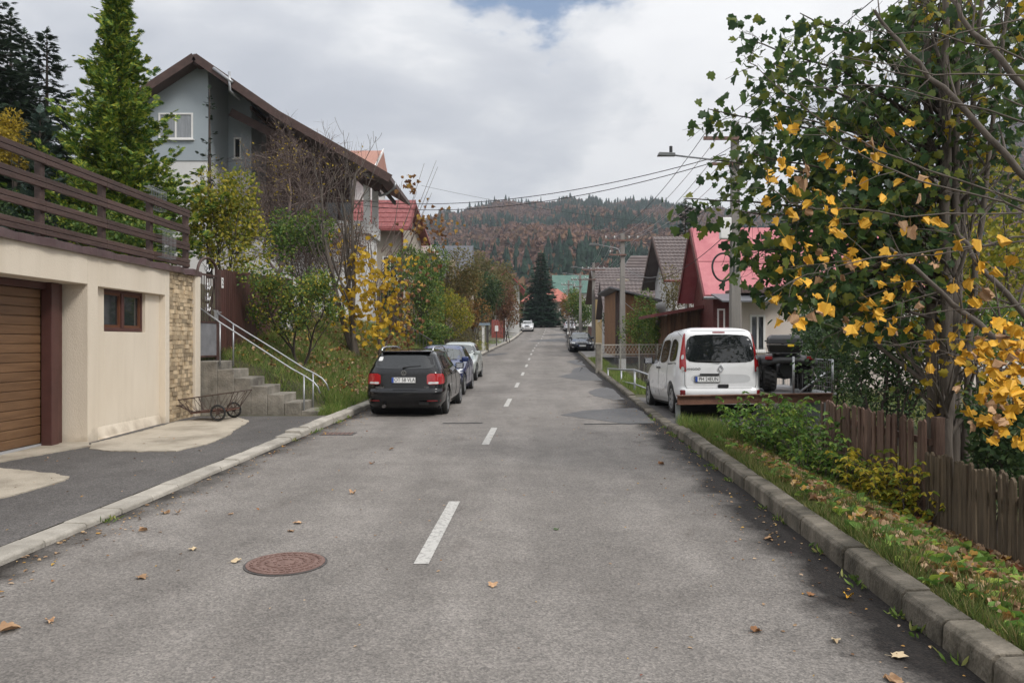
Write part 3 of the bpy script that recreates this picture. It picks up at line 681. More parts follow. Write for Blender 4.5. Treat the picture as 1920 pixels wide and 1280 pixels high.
# the lower timber roof edge over the terrace
m = MB(); m.beam((-12.9,35.2,12.35), (-6.0,35.2,8.85), .08, .36); m.build('terrace_roof_edge', M_timber, rf)
for k in range(9): 
    x_ = -12.0+k*.75; MB().beam((x_,35.3,float(fz(x_))-.35),(x_,39.4,float(fz(x_))-.35), .1, .18).build('rafter', M_timber, rf)
MB().box(-12.34,-8.2,38.7,39.5,7.3,float(fz(-8.2))).build('timber_wall', M_timber, hs)
MB().prism([(-12.34,38.58,7.3),(-8.2,38.58,7.3),(-8.2,38.58,float(fz(-8.2))),(-12.34,38.58,float(fz(-12.34)))], (0,.1,0)).build('timber_gable', M_timber, hs)
m = MB(); m.box(-12.38,-6.75,35.6,38.4,2.2,6.9); m.build('terrace_base', M_whitewall, hs)
m = MB(); m.box(-12.3,-6.6,35.45,35.6,6.85,7.42); m.box(-6.75,-6.6,35.6,38.5,6.85,7.42); m.build('parapet', M_whitewall, hs)
for x_, y_ in ((-6.78,35.9),(-6.8,38.2)): MB().box(x_-.14,x_+.14,y_-.14,y_+.14,7.42,float(fz(x_))-.05).build('terrace_post', M_white, hs)
for k in range(5): MB().box(-11.6+k*.75,-11.0+k*.75,38.52,38.58,7.6,8.8).build('terrace_window', M_glass, hs)
wall_window(hs, (at(330,237,34).x, 34, at(330,237,34).z), (1,0,0), (0,-1,0), 1.52, 1.16, pane=M_glass_l, nm=1)
wall_window(hs, (-13.0, 36.4, 11.0), (1,0,0), (0,-1,0), .35, 1.0, nm=0)
wall_window(hs, (-15.6, 34.04, 7.6), (1,0,0), (0,-1,0), 1.6, 1.4, nm=1)
MB().tube([(at(430,135,33.1)), at(431,170,33.1), at(450,187,33.6)], .06, 8).build('downpipe', M_galv, hs, True); m = MB().tube([at(400,128,33.1), at(430,150,33.1), at(436,155,33.1)], .07, 8); m.build('gutter', M_galv, hs, True); m = MB().tube([at(742,342,34), at(740,352,34), at(728,362,34.5), at(712,368,35)], .05, 6)
m.build('downpipe', M_galv, hs, True)
# hillside house behind with salmon roof
hb = thing('salmon_roof_house', 'salmon coloured roof rising behind the grey house', 'house', (-11.2, 58, 6))
M_salmon = pm('salmon_roof_sheet', (.34,.155,.11), (.40,.20,.145), 1.5, .6, stretch=(8,1,1))
MB().box(-12.9,-9.9,53.5,60,5,13.4).build('wall', M_whitewall, hb)
rr_ = MB().prism([(-13.3,52.5,13.4),(-13.3,57,16.0),(-13.3,61,13.4)], (3.75,0,0)).build('roof', M_salmon, hb)
MB().beam((-9.53,52.45,13.4),(-9.53,57,16.05),.06,.2).build('verge_trim', M_white, rr_)
# house with red shingles
M_redsh = pm('red_shingles', (.20,.045,.045), (.32,.10,.095), 7, .6, .5, 10, stretch=(1,1,1))
M_beige = pm('beige_render', (.33,.29,.24), (.40,.355,.30), 1, .9)
M_dred = pm('dark_red_trim', (.14,.025,.022), (.18,.04,.035), 5, .6)
h2 = thing('shingle_house', 'beige house with red shingle roof behind the yellow maple sapling', 'house', (-8.5, 50, 3))
rf = gable_house(h2, -10.5, -6.6, 46, 56, 2.5, 9.0, 10.45, 'x', M_beige, M_redsh, .6, .7, .16, ridge=47.6)
for r_i in range(6):
    for c_i in range(10):
        f_ = (r_i+.5)/6; yq = 47.6-2.25*f_; zq = 10.45+.16-(1.45/1.6)*2.25*f_
        MB().cbox((-10.9+.5*c_i+(.25 if r_i % 2 else 0), yq-.02, zq+.012), (.47,.40,.03), 0, R(42)).build('shingle', M_redsh, rf)
MB().beam((-5.98,45.2,8.4),(-5.98,47.6,10.5),.05,.3).build('verge_trim', M_dred, rf)
MB().tube([(-6.55,45.9,8.6),(-6.55,45.9,3.2)], .06, 6).build('downpipe', M_dred, h2)
wall_window(h2, (-7.3,46,6.2), (1,0,0), (0,-1,0), .9, 1.5, nm=1); wall_window(h2, (-8.9,46,6.2), (1,0,0), (0,-1,0), .9, 1.4, nm=1)
wall_window(h2, (-6.6,48,6.2), (0,1,0), (1,0,0), 1.1, 1.4, nm=1); wall_window(h2, (-6.6,51,6.2), (0,1,0), (1,0,0), 1.1, 1.4, nm=1)
wall_window(h2, (-7.4,46,4.3), (1,0,0), (0,-1,0), 1.0, 1.5, nm=1)
bl = MB().box(-9.9,-6.3,44.7,45.99,4.9,5.05).build('balcony', M_white, h2); m = MB().tube([(-9.9,44.75,5.9),(-6.35,44.75,5.9),(-6.35,46,5.9)], .03, 5)
for k in range(22): m.tube([(-9.8+k*.163,44.75,5.05),(-9.8+k*.163,44.75,5.9)], .012, 4)
m.build('railing', M_iron, bl)
# two more roofs above the hedge
h3 = thing('frosted_roof_house', 'low house with a worn pale red roof above the shrubs', 'house', (-7.4, 62, 4))
M_worn = pm('worn_red_and_white_roof', (.62,.55,.53), (.45,.16,.15), 1.2, .7, lo=.5, hi=.75)
MB().prism([(-9.8,60,4),(-6.2,60,4),(-6.2,60,8.7),(-9.8,60,8.7)], (0,6,0)).build('wall', M_beige, h3)
MB().prism([(-10.0,59.5,8.7),(-8.2,59.5,10.1),(-6.5,59.5,9.6),(-5.9,59.5,8.7)], (0,7,0)).build('roof', M_worn, h3)
h4 = thing('metal_roof_house', 'grey standing-seam metal roof with a skylight above the hedge', 'house', (-5, 68, 4))
M_seam = pm('grey_metal_sheet', (.115,.12,.135), (.15,.155,.17), 1.5, .45, metal=.3)
MB().box(-6.8,-3.7,67.2,74,1.5,7.5).build('wall', M_beige, h4)
rf = MB().prism([(-7.0,66.2,7.0),(-7.0,69.5,10.5),(-7.0,74.5,7.0)], (3.5,0,0)).build('roof', M_seam, h4)
for k in range(9):
    x_ = -6.95+k*.43; MB().beam((x_,66.17,7.03),(x_,69.47,10.53),.05,.05).build('seam', M_seam, rf)
p0 = Vector((-5.3,67.7,8.66)); MB().add([p0+Vector((a,b,b*1.06)) for a, b in ((-.32,-.3),(.32,-.3),(.32,.3),(-.32,.3))]+[p0+Vector((a,b-.08,b*1.06+.08)) for a, b in ((-.32,-.3),(.32,-.3),(.32,.3),(-.32,.3))], [(4,5,6,7),(0,1,5,4),(1,2,6,5),(2,3,7,6),(3,0,4,7)]).build('skylight', pm('skylight_amber', (.20,.15,.09), (.26,.2,.13), 3, .2), rf)
# far left red-gabled house and its sheds
h5 = thing('red_gable_house', 'white house with red gable roof at the far left end of the street', 'house', (-1.2, 112, 3.3))
M_redroof = pm('red_metal_roof', (.36,.05,.05), (.43,.085,.08), 1, .5)
gable_house(h5, -2.6, 1.0, 106, 116, 2.8, 9.6, 11.5, 'y', M_whitewall, M_redroof, .9, .8, .14)
wall_window(h5, (-.4,106,8.2), (1,0,0), (0,-1,0), 1.1, 1.4, nm=1); wall_window(h5, (1.0,108.5,7.8), (0,1,0), (1,0,0), 1.3, 1.5, nm=1)
sg_ = thing('red_gate', 'red boarded gate beside the far left pavement', 'gate', (-1.6, 92, 2.2))
for k in range(8): MB().box(-2.4+k*.2,-2.22+k*.2,90.3,90.35,2.1,4.4).build('board', pm('red_brown_board', (.20,.04,.03), (.26,.06,.045), 4, .6, objr=.2), sg_)
MB().box(-.8,-.55,90.2,90.5,2.1,4.6).build('gatepost', M_white, sg_)
# mailbox post and dark fence
fx = lambda y: float(xc(y))-HW
ms = thing('mailbox_post', 'post with blue capped mailbox at the left pavement', 'mailbox', tuple(at(908, 648, 57)))
p = at(906,650,57); MB().box(p.x-.09,p.x+.09,57,57.18,1.0,3.05).build('post', M_white, ms); MB().box(p.x-.3,p.x+.5,56.9,57.3,3.05,3.22).build('cap', pm('pale_blue_cap', (.25,.31,.38), None, rough=.5), ms); MB().box(p.x+.22,p.x+.40,57,57.2,1.1,3.05).build('box', M_iron, ms)
lf = thing('dark_panel_fence', 'dark metal panel fence behind the mailbox post', 'fence', (-3, 60, 1.2))
for k in range(22):
    y_ = 52+k*.9; x_ = fx(y_)-2.35; z_ = h(x_+.2, y_); MB().beam((x_,y_,z_+.95),(fx(y_+.86)-2.35,y_+.86,z_+.97),.04,1.4).build('panel', pm('charcoal_sheet', (.035,.032,.035), (.05,.047,.05), 3, .5, objr=.15), lf)
wl = thing('low_wall', 'pale low concrete wall under the dark panel fence', 'wall', (-3, 60, 1.1))
for k in range(11):
    y_ = 52+k*1.8; MB().beam((fx(y_)-2.2,y_,h(fx(y_)-2.2,y_)+.2),(fx(y_+1.78)-2.2,y_+1.78,h(fx(y_)-2.2,y_)+.26),.18,.5).build('block', M_conc, wl)
ps = thing('notice_post', 'thin black post with a small white box by the left pavement', 'sign', tuple(at(931, 632, 68)))
q = at(931,640,68); MB().tube([(q.x,68,h(q.x,68)-.05),(q.x,68,3.0)], .05, 6).build('post', M_iron, ps); MB().box(q.x-.15,q.x+.15,67.9,68.05,2.75,3.25).build('box', M_white, ps)
# iron stair railing among the shrubs
ir = thing('garden_stair_railing', 'black iron railing sloping down beside garden steps on the bank', 'railing', tuple(at(770, 640, 36)))
A_, B_ = at(738,594,36), at(812,640,36); m = MB().tube([A_, B_], .03, 6).tube([A_-Vector((0,0,.85)), B_-Vector((0,0,.85))], .02, 5); m.build('handrail', M_iron, ir)
for k in range(13):
    p = A_.lerp(B_, k/12); MB().tube([p, p-Vector((0,0,.95))], .014, 4).build('baluster', M_iron, ir)
gs = thing('garden_steps', 'grey concrete garden steps climbing the left bank', 'stairs', tuple(at(770, 660, 36.5)))
for k in range(6):
    p = A_.lerp(B_, (k+.5)/6); MB().box(p.x-.16,p.x+.16,36.1,37.3,p.z-1.5,p.z-.92).build('step', M_conc_d, gs)
# ------------------------------------------------------------------ end of the street
he = thing('red_pavilion', 'low building with bright red hipped roof at the end of the street', 'house', (6, 142, 4.5))
M_brightred = pm('orange_red_roof', (.36,.085,.055), (.43,.13,.085), 1.5, .5)
MB().box(2.2,10.8,138.5,147,4.3,9.0).build('wall', M_beige, he)
MB().add([(1.5,137.6,9.0),(11.4,137.6,9.0),(11.4,148,9.0),(1.5,148,9.0),(4.6,142,11.6),(8.4,142,11.6)], [(0,1,5,4),(1,2,5),(2,3,4,5),(3,0,4),(3,2,1,0)]).build('roof', M_brightred, he)
for x_ in (3.2, 5.0, 9.0, 10.1): wall_window(he, (x_,138.5,7.0), (1,0,0), (0,-1,0), .9, 1.5, nm=1, fw=.1, frame=M_white)
M_fgrey = pm('grey_weathered_pale', (.16,.14,.12), (.24,.215,.19), 5, .85, objr=.2)
fe = thing('paling_fence', 'grey wooden paling fence across the end of the street', 'fence', (6, 135.5, 4.5))
for k in range(46): MB().box(1.5+k*.21,1.5+k*.21+.16,135.5,135.54,4.4,5.45+.05*math.sin(k*2.1)).build('pale', M_fgrey, fe)
hg = thing('green_roof_house', 'white house with stepped green roof beyond the large fir', 'house', (12, 156, 5))
M_green = pm('green_metal_roof', (.045,.115,.09), (.075,.16,.125), 1.2, .5)
gable_house(hg, 8.6, 16.6, 150, 158, 4, 11.8, 15.0, 'x', M_whitewall, M_green, .6, .8, .15)
MB().prism([(7.6,147.2,9.6),(7.6,149.9,11.9),(7.6,149.9,9.6)], (3.6,0,0)).build('lower_roof', M_green, hg)
MB().box(8.0,10.8,148.2,149.9,4,9.6).build('annex_wall', M_whitewall, hg)
wall_window(hg, (9.4,148.2,7.8), (1,0,0), (0,-1,0), 1.2, 1.6, nm=1); wall_window(hg, (13.0,150,9.0), (1,0,0), (0,-1,0), 1.2, 1.6, nm=1)
# ================================================================== RIGHT SIDE
def tile_mat(name, c1, c2, su=3.0, sv=3.0):
    """pressed-metal tile rows: waves across, steps down the slope (bump), mottled colour"""
    m, t, p = mat_new(name); n = t.nodes.new; l = t.links.new; setin(p, Roughness=.5, Specular_IOR_Level=.4)
    tc = n('ShaderNodeTexCoord')
    nz = n('ShaderNodeTexNoise'); nz.inputs['Scale'].default_value = 1.3; nz.inputs['Detail'].default_value = 6; l(tc.outputs['Object'], nz.inputs['Vector'])
    rp = n('ShaderNodeValToRGB'); l(nz.outputs['Fac'], rp.inputs[0]); rp.color_ramp.elements[0].position = .3; rp.color_ramp.elements[1].position = .7
    rp.color_ramp.elements[0].color = rgba(c1); rp.color_ramp.elements[1].color = rgba(c2); l(rp.outputs[0], p.inputs['Base Color'])
    return m
M_tile = tile_mat('brown_pressed_tile', (.105,.082,.078), (.145,.115,.108))
def tiled_slope(rf, x0, x1, ridge, eave, M, row=.36, wave=.24, rows_as='tile_row'):
    """tile courses as stepped corrugated strips lying on a slope; ridge/eave = (y,z)"""
    (yr_, zr2), (ye, ze2) = ridge, eave; Ln = math.hypot(ye-yr_, ze2-zr2); k = max(2, int(Ln/row)); nv = Vector((0, -(zr2-ze2), -(ye-yr_)*-1)).normalized()
    dirv = Vector((0, ye-yr_, ze2-zr2)).normalized(); nrm = Vector((1,0,0)).cross(dirv); nrm = nrm if nrm.z > 0 else -nrm
    xs_ = np.arange(x0, x1+1e-6, wave/4); w_ = [.022*math.sin(2*math.pi*(x-x0)/wave) for x in xs_]
    for i in range(k):
        a_ = Vector((0, yr_, zr2)) + dirv*(Ln*i/k); b_ = Vector((0, yr_, zr2)) + dirv*(Ln*(i+1)/k+.03)
        vs = [a_+Vector((x,0,0))+nrm*(.015+q) for x, q in zip(xs_, w_)] + [b_+Vector((x,0,0))+nrm*(.055+q) for x, q in zip(xs_, w_)] + [b_+Vector((x,0,0))+nrm*(.015+q) for x, q in zip(xs_, w_)]
        n = len(xs_); MB().add(vs, [(j, j+1, n+j+1, n+j) for j in range(n-1)]+[(n+j, n+j+1, 2*n+j+1, 2*n+j) for j in range(n-1)]).build(rows_as, M, rf)
M_pink = pm('faded_pink_roof_sheet', (.44,.125,.145), (.54,.19,.205), 1.6, .55, .2, 3, c3=(.50,.20,.20))
M_dredw = pm('dark_red_boards', (.10,.022,.02), (.14,.04,.034), 4, .65, .2, 20)
# ---- pink steep-roofed house
hp = thing('pink_roof_house', 'steep pink sheet-metal roof house behind the white van', 'house', (12, 33.5, 0))
MB().prism([(8.3,31.7,-.3),(8.3,35.1,-.3),(8.3,35.1,3.6),(8.3,33.35,6.5),(8.3,31.7,3.6)], (9,0,0)).build('wall', M_dredw, hp)
rf = MB().prism([(7.72,33.3,6.62),(7.72,30.95,3.6),(7.72,30.95,3.70),(7.72,33.3,6.76),(7.72,35.65,3.7),(7.72,35.65,3.6)], (10,0,0)).build('roof', M_pink, hp)
sl_ = lambda x, f: (x, 33.3-2.36*f-.02, 6.76-3.06*f+.012)
for k in range(7):
    x_ = 7.76+k*1.45
    for (f0, f1) in ((0,.52),(.525,1.0)):
        w = 1.41; sh = .35*(1 if f0 else 0); a0, a1 = x_+sh*.5, x_+w+sh*.5-.012
        if f0 and k == 0: a0 = x_
        MB().add([sl_(a0,f0), sl_(a1,f0), sl_(a1,f1), sl_(a0,f1)]+[tuple(Vector(sl_(a,f))+Vector((0,-.010,.008))) for a, f in ((a0+.01,f0+.004),(a1-.01,f0+.004),(a1-.01,f1-.004),(a0+.01,f1-.004))], [(7,6,5,4),(0,4,5,1),(1,5,6,2),(2,6,7,3),(3,7,4,0)]).build('roof_sheet', M_pink, rf)
MB().beam((7.70,30.93,3.58),(7.70,33.3,6.66),.04,.22).beam((7.70,33.3,6.66),(7.70,35.66,3.58),.04,.22).build('bargeboard', M_dredw, rf)
MB().tube([(7.7,30.88,3.6),(17.7,30.88,3.6)], .06, 6).build('gutter', M_galv_d, rf)
MB().tube([(9.0,30.9,3.55),(9.05,31.1,3.0),(9.4,31.3,2.4),(9.3,31.4,1.2)], .05, 6).build('downpipe', M_galv_d, hp)
wall_window(hp, (8.62,31.7,2.4), (1,0,0), (0,-1,0), .32, 1.6, nm=0, frame=M_white)
for k in range(14): MB().box(8.3,12.5,31.66,31.70,.2+k*.235,.2+k*.235+.222).build('board', M_dredw, hp)
# ---- pale long house right of the pole
M_pinkish = pm('pale_pinkish_render', (.60,.53,.48), (.67,.60,.55), .7, .9, .2, 60)
hw = thing('pale_house', 'pale pinkish rendered house behind the maple and the white van', 'house', (13, 28, -.3))
MB().box(8.2,22,27.4,28.6,-.6,3.55).build('wall', M_pinkish, hw)
MB().box(8.05,22.3,26.9,29.0,3.55,3.75).build('roof', M_roofbr, hw)
MB().add([(7.1,25.9,3.18),(9.6,25.9,3.18),(9.6,27.4,3.5),(7.1,27.4,3.5),(7.1,25.9,3.23),(9.6,25.9,3.23),(9.6,27.4,3.55),(7.1,27.4,3.55)], [(3,2,1,0),(4,5,6,7),(0,1,5,4),(1,2,6,5),(2,3,7,6),(3,0,4,7)]).build('awning', M_seam, hw)
for x_ in (8.75, 11.0, 14.2, 17.3): wall_window(hw, (x_,27.4,2.15), (1,0,0), (0,-1,0), 1.3 if x_ > 9 else .55, 1.3, nm=1)
MB().box(12.0,22,27.3,27.4,.9,1.05).build('plinth_ledge', M_white, hw)
# ---- dark red lean-to shed
sh = thing('lean_to_shed', 'old wooden shed with dark red lean-to roof left of the pink roof', 'shed', (7.6, 35, 0))
M_oldwood = pm('old_brown_boards', (.07,.035,.02), (.15,.075,.04), 4, .8, .4, 20, stretch=(3,1,.3), objr=.3)
for k in range(14): 
    x_ = 6.85+k*.15; MB().box(x_,x_+.142,33.9,33.93,-.1,3.05+.03*k).build('board', M_oldwood, sh)
MB().box(6.85,8.95,33.94,36,-.1,3.0).build('wall', M_oldwood, sh)
MB().add([(6.0,33.2,2.88),(9.1,33.2,3.42),(9.1,36.4,3.42),(6.0,36.4,2.88)]+[(6.0,33.2,3.02),(9.1,33.2,3.56),(9.1,36.4,3.56),(6.0,36.4,3.02)], [(3,2,1,0),(4,5,6,7),(0,1,5,4),(1,2,6,5),(2,3,7,6),(3,0,4,7)]).build('roof', pm('maroon_roof', (.12,.025,.025), (.17,.045,.04), 3, .6), sh)
MB().box(7.5,8.6,33.86,33.895,.9,1.7).build('hatch', pm('grey_hatch', (.13,.11,.09), (.18,.16,.13), 5, .8), sh)
# ---- white tiled-roof house
ht = thing('white_tiled_house', 'white house with brown pressed-tile roof left of the pink roof', 'house', (13, 47.5, .5))
rf = gable_house(ht, 9.5, 17, 44.6, 51, .2, 5.7, 8.2, 'x', M_whitewall, M_tile, .75, .6, .14, ridge=47.8)
tiled_slope(rf, 8.76, 17.7, (47.8,8.36), (43.98,5.33), M_tile)
MB().beam((8.72,43.95,5.25),(8.72,47.8,8.28),.05,.26).beam((8.72,47.8,8.28),(8.72,51.6,5.3),.05,.26).build('bargeboard', M_dwood, rf)
MB().tube([(8.7,43.9,5.3),(17.8,43.9,5.3)], .07, 6).build('gutter', M_dred, rf)
MB().beam((11.6,44.6,5.95),(13.2,44.6,5.95),.05,.16).build('snow_guard', M_dred, rf)
MB().tube([(9.6,43.95,5.25),(9.7,44.2,4.9),(10.2,44.5,4.4),(10.25,44.55,1.0)], .06, 6).build('downpipe', M_dwood, ht)
wall_window(ht, (9.5,46.5,4.3), (0,1,0), (-1,0,0), .8, 1.2, nm=1); wall_window(ht, (12.2,44.6,3.2), (1,0,0), (0,-1,0), 1.2, 1.3, nm=1)
# ---- tall wooden barn
bn = thing('wooden_barn', 'tall narrow brown timber shed with sloping metal roof by the second pole', 'shed', (7.6, 50, .7))
M_barn = pm('orange_brown_boards', (.16,.075,.03), (.24,.12,.05), 4, .7, .3, 20, stretch=(3,1,.3), objr=.22)
M_barnd = pm('dark_barn_boards', (.055,.036,.032), (.085,.058,.05), 4, .75, .3, 20, stretch=(1,3,.3), objr=.22)
MB().prism([(6.45,47.6,.3),(8.9,47.6,.3),(8.9,47.6,4.35),(6.45,47.6,4.95)], (0,6,0)).build('wall', M_barn, bn)
for k in range(14): x_ = 6.80+k*.15; MB().box(x_,x_+.142,47.55,47.597,.3,4.95-.245*(x_-6.45)-.06).build('board', M_barn, bn)
for k in range(3): MB().box(6.40+k*.135,6.40+k*.135+.128,47.53,47.597,.3,4.9).build('board', M_barnd, bn)
MB().add([(6.0,47.0,5.12),(9.2,47.0,4.30),(9.2,54,4.30),(6.0,54,5.12)]+[(6.0,47.0,5.22),(9.2,47.0,4.40),(9.2,54,4.40),(6.0,54,5.22)], [(3,2,1,0),(4,5,6,7),(0,1,5,4),(1,2,6,5),(2,3,7,6),(3,0,4,7)]).build('roof', M_seam, bn)
# ---- brown roofed houses further on
hy = thing('yellow_house', 'yellow walled house with brown tile roof and brick chimney', 'house', (12, 66, 1))
M_yellow = pm('yellow_render', (.60,.43,.20), (.66,.49,.25), 1, .9)
rf = gable_house(hy, 7.4, 17, 62.4, 69.6, 1.0, 5.6, 8.0, 'x', M_yellow, M_tile, .7, .6, .16, ridge=66)
tiled_slope(rf, 6.7, 17.6, (66,8.18), (61.8,5.4), M_tile, .42, .3)
ch = MB().box(8.35,9.05,60.2,60.9,3.6,6.6).build('chimney', pm('orange_brick', (.38,.14,.055), (.48,.20,.09), 9, .85, .4), rf); MB().box(8.25,9.15,60.1,61.0,6.6,6.75).build('chimney_cap', M_conc, ch)
wall_window(hy, (7.4,65,4.2), (0,1,0), (-1,0,0), 1.0, 1.3, nm=1)
hk = thing('brown_gable_annex', 'small building with steep brown tile roof before the yellow house', 'house', (8.6, 58, 1))
rf = gable_house(hk, 7.15, 11, 56.4, 61, 1.0, 4.1, 6.3, 'x', M_whitewall, M_tile, .45, .5, .14, ridge=58.9); tiled_slope(rf, 6.72, 11.4, (58.9,6.46), (55.9,3.72), M_tile, .42, .3)
hr = thing('hipped_roof_house', 'large brown hipped tile roof behind the yellow house', 'house', (15, 78, 1))
MB().box(10.5,24,74,82,1,7.2).build('wall', M_whitewall, hr)
rf = MB().add([(9.6,73,6.9),(25,73,6.9),(25,83,6.9),(9.6,83,6.9),(12.0,77.5,10.5),(22,77.5,10.5)], [(0,1,5,4),(1,2,5),(2,3,4,5),(3,0,4),(3,2,1,0)]).build('roof', M_tile, hr)
for k in range(11):
    f_ = k/11; z_ = 6.95+3.6*f_; y_ = 72.97+4.5*f_; x_ = 9.7+2.3*f_; MB().beam((x_,y_,z_),(24.9-2.9*f_,y_,z_),.05,.07).build('tile_row', M_tile, rf)
bf = thing('board_fence', 'weathered brown board fence beside the dark saloon on the right', 'fence', (6.3, 56, 1))
M_bf = pm('brown_grey_board', (.075,.055,.045), (.115,.085,.07), 4, .75, .2, objr=.3)
for k in range(46):
    y_ = 49.5+k*.32; x_ = float(xc(y_))+HW+4.0-.02*(y_-49.5); z_ = h(x_, y_); MB().beam((x_,y_,z_+.82),(x_-.005,y_+.30,z_+.82),.03,1.75).build('board', M_bf, bf)
ft = thing('maroon_board_fence', 'red brown board fence along the far right pavement', 'fence', (6.3, 76, 1.5))
for k in range(40):
    y_ = 68+k*.42; x_ = float(xc(y_))+HW+2.0; z_ = h(x_, y_); MB().beam((x_,y_,z_+.8),(x_,y_+.38,z_+.8),.03,1.6).build('board', pm('maroon_board', (.11,.04,.03), (.15,.06,.045), 4, .7, objr=.3), ft)

# ------------------------------------------------------------------ utility poles, lamps, wires
M_pole = pm('concrete_pole', (.19,.175,.16), (.27,.255,.235), 2, .9, .3, 30, stretch=(1,1,.3))
M_porc = pm('white_porcelain', (.72,.72,.70), None, rough=.25)
M_lamp = pm('lamp_housing_grey', (.16,.17,.17), None, rough=.4)
POLES = []
def pole(d, px, zbase, ztop, zarm, lamp, label, full=True, w=.15, drop=0.0):
    X = (px-960)/1440*d; t = thing('utility_pole', label, 'utility pole', (X, d, zbase), 0, 'concrete utility poles along the right side')
    MB().add([(X+sx*w*k, d+sy*w*k*.85, z) for z, k in ((zbase-.3,1.15),(ztop,.72)) for sx, sy in ((-1,-1),(1,-1),(1,1),(-1,1))], [(3,2,1,0),(4,5,6,7),(0,1,5,4),(1,2,6,5),(2,3,7,6),(3,0,4,7)]).build('shaft', M_pole, t, bevel=.02)
    MB().box(X-w*1.17,X+w*1.17,d-w*1.0,d+w*1.0,zbase-.1,zbase+.55).build('whitewashed_base', M_white, t)
    if full:
        ca = MB().box(X-1.0,X+.9,d-.19,d-.12,zarm-.05,zarm+.05).build('crossarm', M_rust, t)
        cb = MB().box(X-.75,X+.2,d-.19,d-.12,zarm-.82,zarm-.74).build('lower_crossarm', M_rust, t)
        pts = []
        for xo, zz, pr in ((-.92,zarm,ca),(-.45,zarm,ca),(.35,zarm,ca),(.82,zarm,ca),(-.68,zarm-.78,cb)):
            MB().tube([(X+xo,d-.15,zz+.03),(X+xo,d-.15,zz+.12),(X+xo,d-.15,zz+.13),(X+xo,d-.15,zz+.24)], [.012,.012,.05,.035], 8).build('insulator', M_porc, pr, True)
            pts.append(Vector((X+xo, d-.15, zz+.2)))
        POLES.append(pts)
    if lamp:
        L_, zl = lamp
        MB().tube([(X-.12,d-.1,zl-.75),(X-.14,d-.1,zl-.3),(X-.22,d-.1,zl-.1),(X-.42,d-.1,zl),(X-L_+.5,d-.1,zl+.17)], .028, 7).build('lamp_arm', M_galv_d, t, True)
        hd = MB().add([(X-L_+.55,d-.15,zl+.13),(X-L_+.55,d-.05,zl+.13),(X-L_,d-.2,zl+.14),(X-L_,d,zl+.14),(X-L_+.55,d-.17,zl+.24),(X-L_+.55,d-.03,zl+.24),(X-L_+.05,d-.2,zl+.25),(X-L_+.05,d,zl+.25)], [(0,1,3,2),(4,6,7,5),(0,4,5,1),(2,3,7,6),(0,2,6,4),(1,5,7,3)]).build('lamp_head', M_lamp, t, bevel=.02)
        MB().disc((X-L_+.42,d-.1,zl+.34), .05, (0,0,1), .2, 8).build('photocell', M_blackp, hd)
    return t, X
pole(23.5, 1378, 0.1, 8.55, 8.02, (2.4, 7.35), 'tall concrete pole with lamp arm behind the white van')
pole(42, 1167, .35, 7.75, 7.35, (1.85, 6.95), 'concrete pole with lamp arm beside the wooden barn')
pole(63, 1113, 1.0, 8.3, 7.7, (1.9, 7.75), 'third concrete pole from the van, in front of the yellow house')
pole(84, 1088, 1.7, 9.3, 8.6, (2.0, 9.1), 'fourth concrete pole from the van, beside the small green tree')
pole(105, 1066, 2.6, 10.2, 9.6, None, 'farthest concrete pole, right of the large fir', True)
t1 = bpy.data.objects['utility_pole']; X1 = (1378-960)/1440*23.5
MB().box(X1-.52,X1-.18,23.2,23.4,4.95,5.6).build('junction_box', M_white, t1, bevel=.03)
MB().tube([(X1-.42+.33*math.cos(a_),23.28+.02*math.sin(3*a_),4.1+.42*math.sin(a_)) for a_ in np.linspace(0,6.2832*2,50)], .03, 6).build('cable_coil', M_blackp, t1, True)
M_cable = pm('black_cable', (.02,.02,.022), None, rough=.6); M_alu = pm('aluminium_wire', (.42,.43,.45), None, rough=.4, metal=.6)
def wire(name, label, A, B, sag, r, M, group=None):
    A, B = Vector(A), Vector(B); n = 26; pts = [A.lerp(B, i/n)-Vector((0,0,4*sag*(i/n)*(1-i/n))) for i in range(n+1)]
    o = MB().tube(pts, r, 4, False).build(name, M); tag(o, label, 'wire', group); return o
spans = ['between the nearest and the second pole', 'between the second and the third pole', 'between the third and the fourth pole', 'between the fourth and the farthest pole']
pos = ['outermost left', 'inner left', 'inner right', 'outermost right', 'lower bracket']
for i in range(4):
    for k in range(5): wire('power_line', f'{pos[k]} thin power line {spans[i]}', POLES[i][k], POLES[i+1][k], .55 if i == 0 else .7, .010 if i == 0 else .013, M_cable if i == 0 and k in (0,) else M_alu, 'power lines along the street')
for k in range(5): wire('power_line', f'{pos[k]} thin power line running from the nearest pole over the maple', POLES[0][k], POLES[0][k]+Vector((1.6,-30,.4)), .5, .009, M_cable, 'power lines along the street')
wire('overhead_cable', 'upper of two black cables crossing the street to the grey house', (X1-.3,23.4,7.55), at(640,372,34.5), .75, .014, M_cable)
wire('overhead_cable', 'lower of two black cables crossing the street to the grey house', (X1-.3,23.4,7.42), at(640,379,34.3), .85, .014, M_cable)
P2 = Vector(((1167-960)/1440*42, 42, 0))
wire('service_cable', 'sagging pale cable from the second pole to the white tiled house', P2+Vector((.1,-.1,5.9)), (9.45,46,6.1), .5, .014, M_alu)
wire('service_cable', 'sagging pale cable from the second pole to the wooden barn roof', P2+Vector((.1,-.1,4.0)), (8.9,47,3.6), .35, .013, M_alu)
wire('service_cable', 'dark cable from the nearest pole down to the pink roof', (X1-.2,23.4,5.3), (8.4,30.9,4.9), .3, .010, M_cable)
wire('service_cable', 'dark cable from the nearest pole to the second pole below the power lines', (X1-.2,23.4,5.2), P2+Vector((0,0,5.4)), .8, .011, M_cable)
wire('overhead_cable', 'faint cable crossing high over the far street before the hill', at(790,348,75), at(1300,424,75), .5, .016, M_cable)
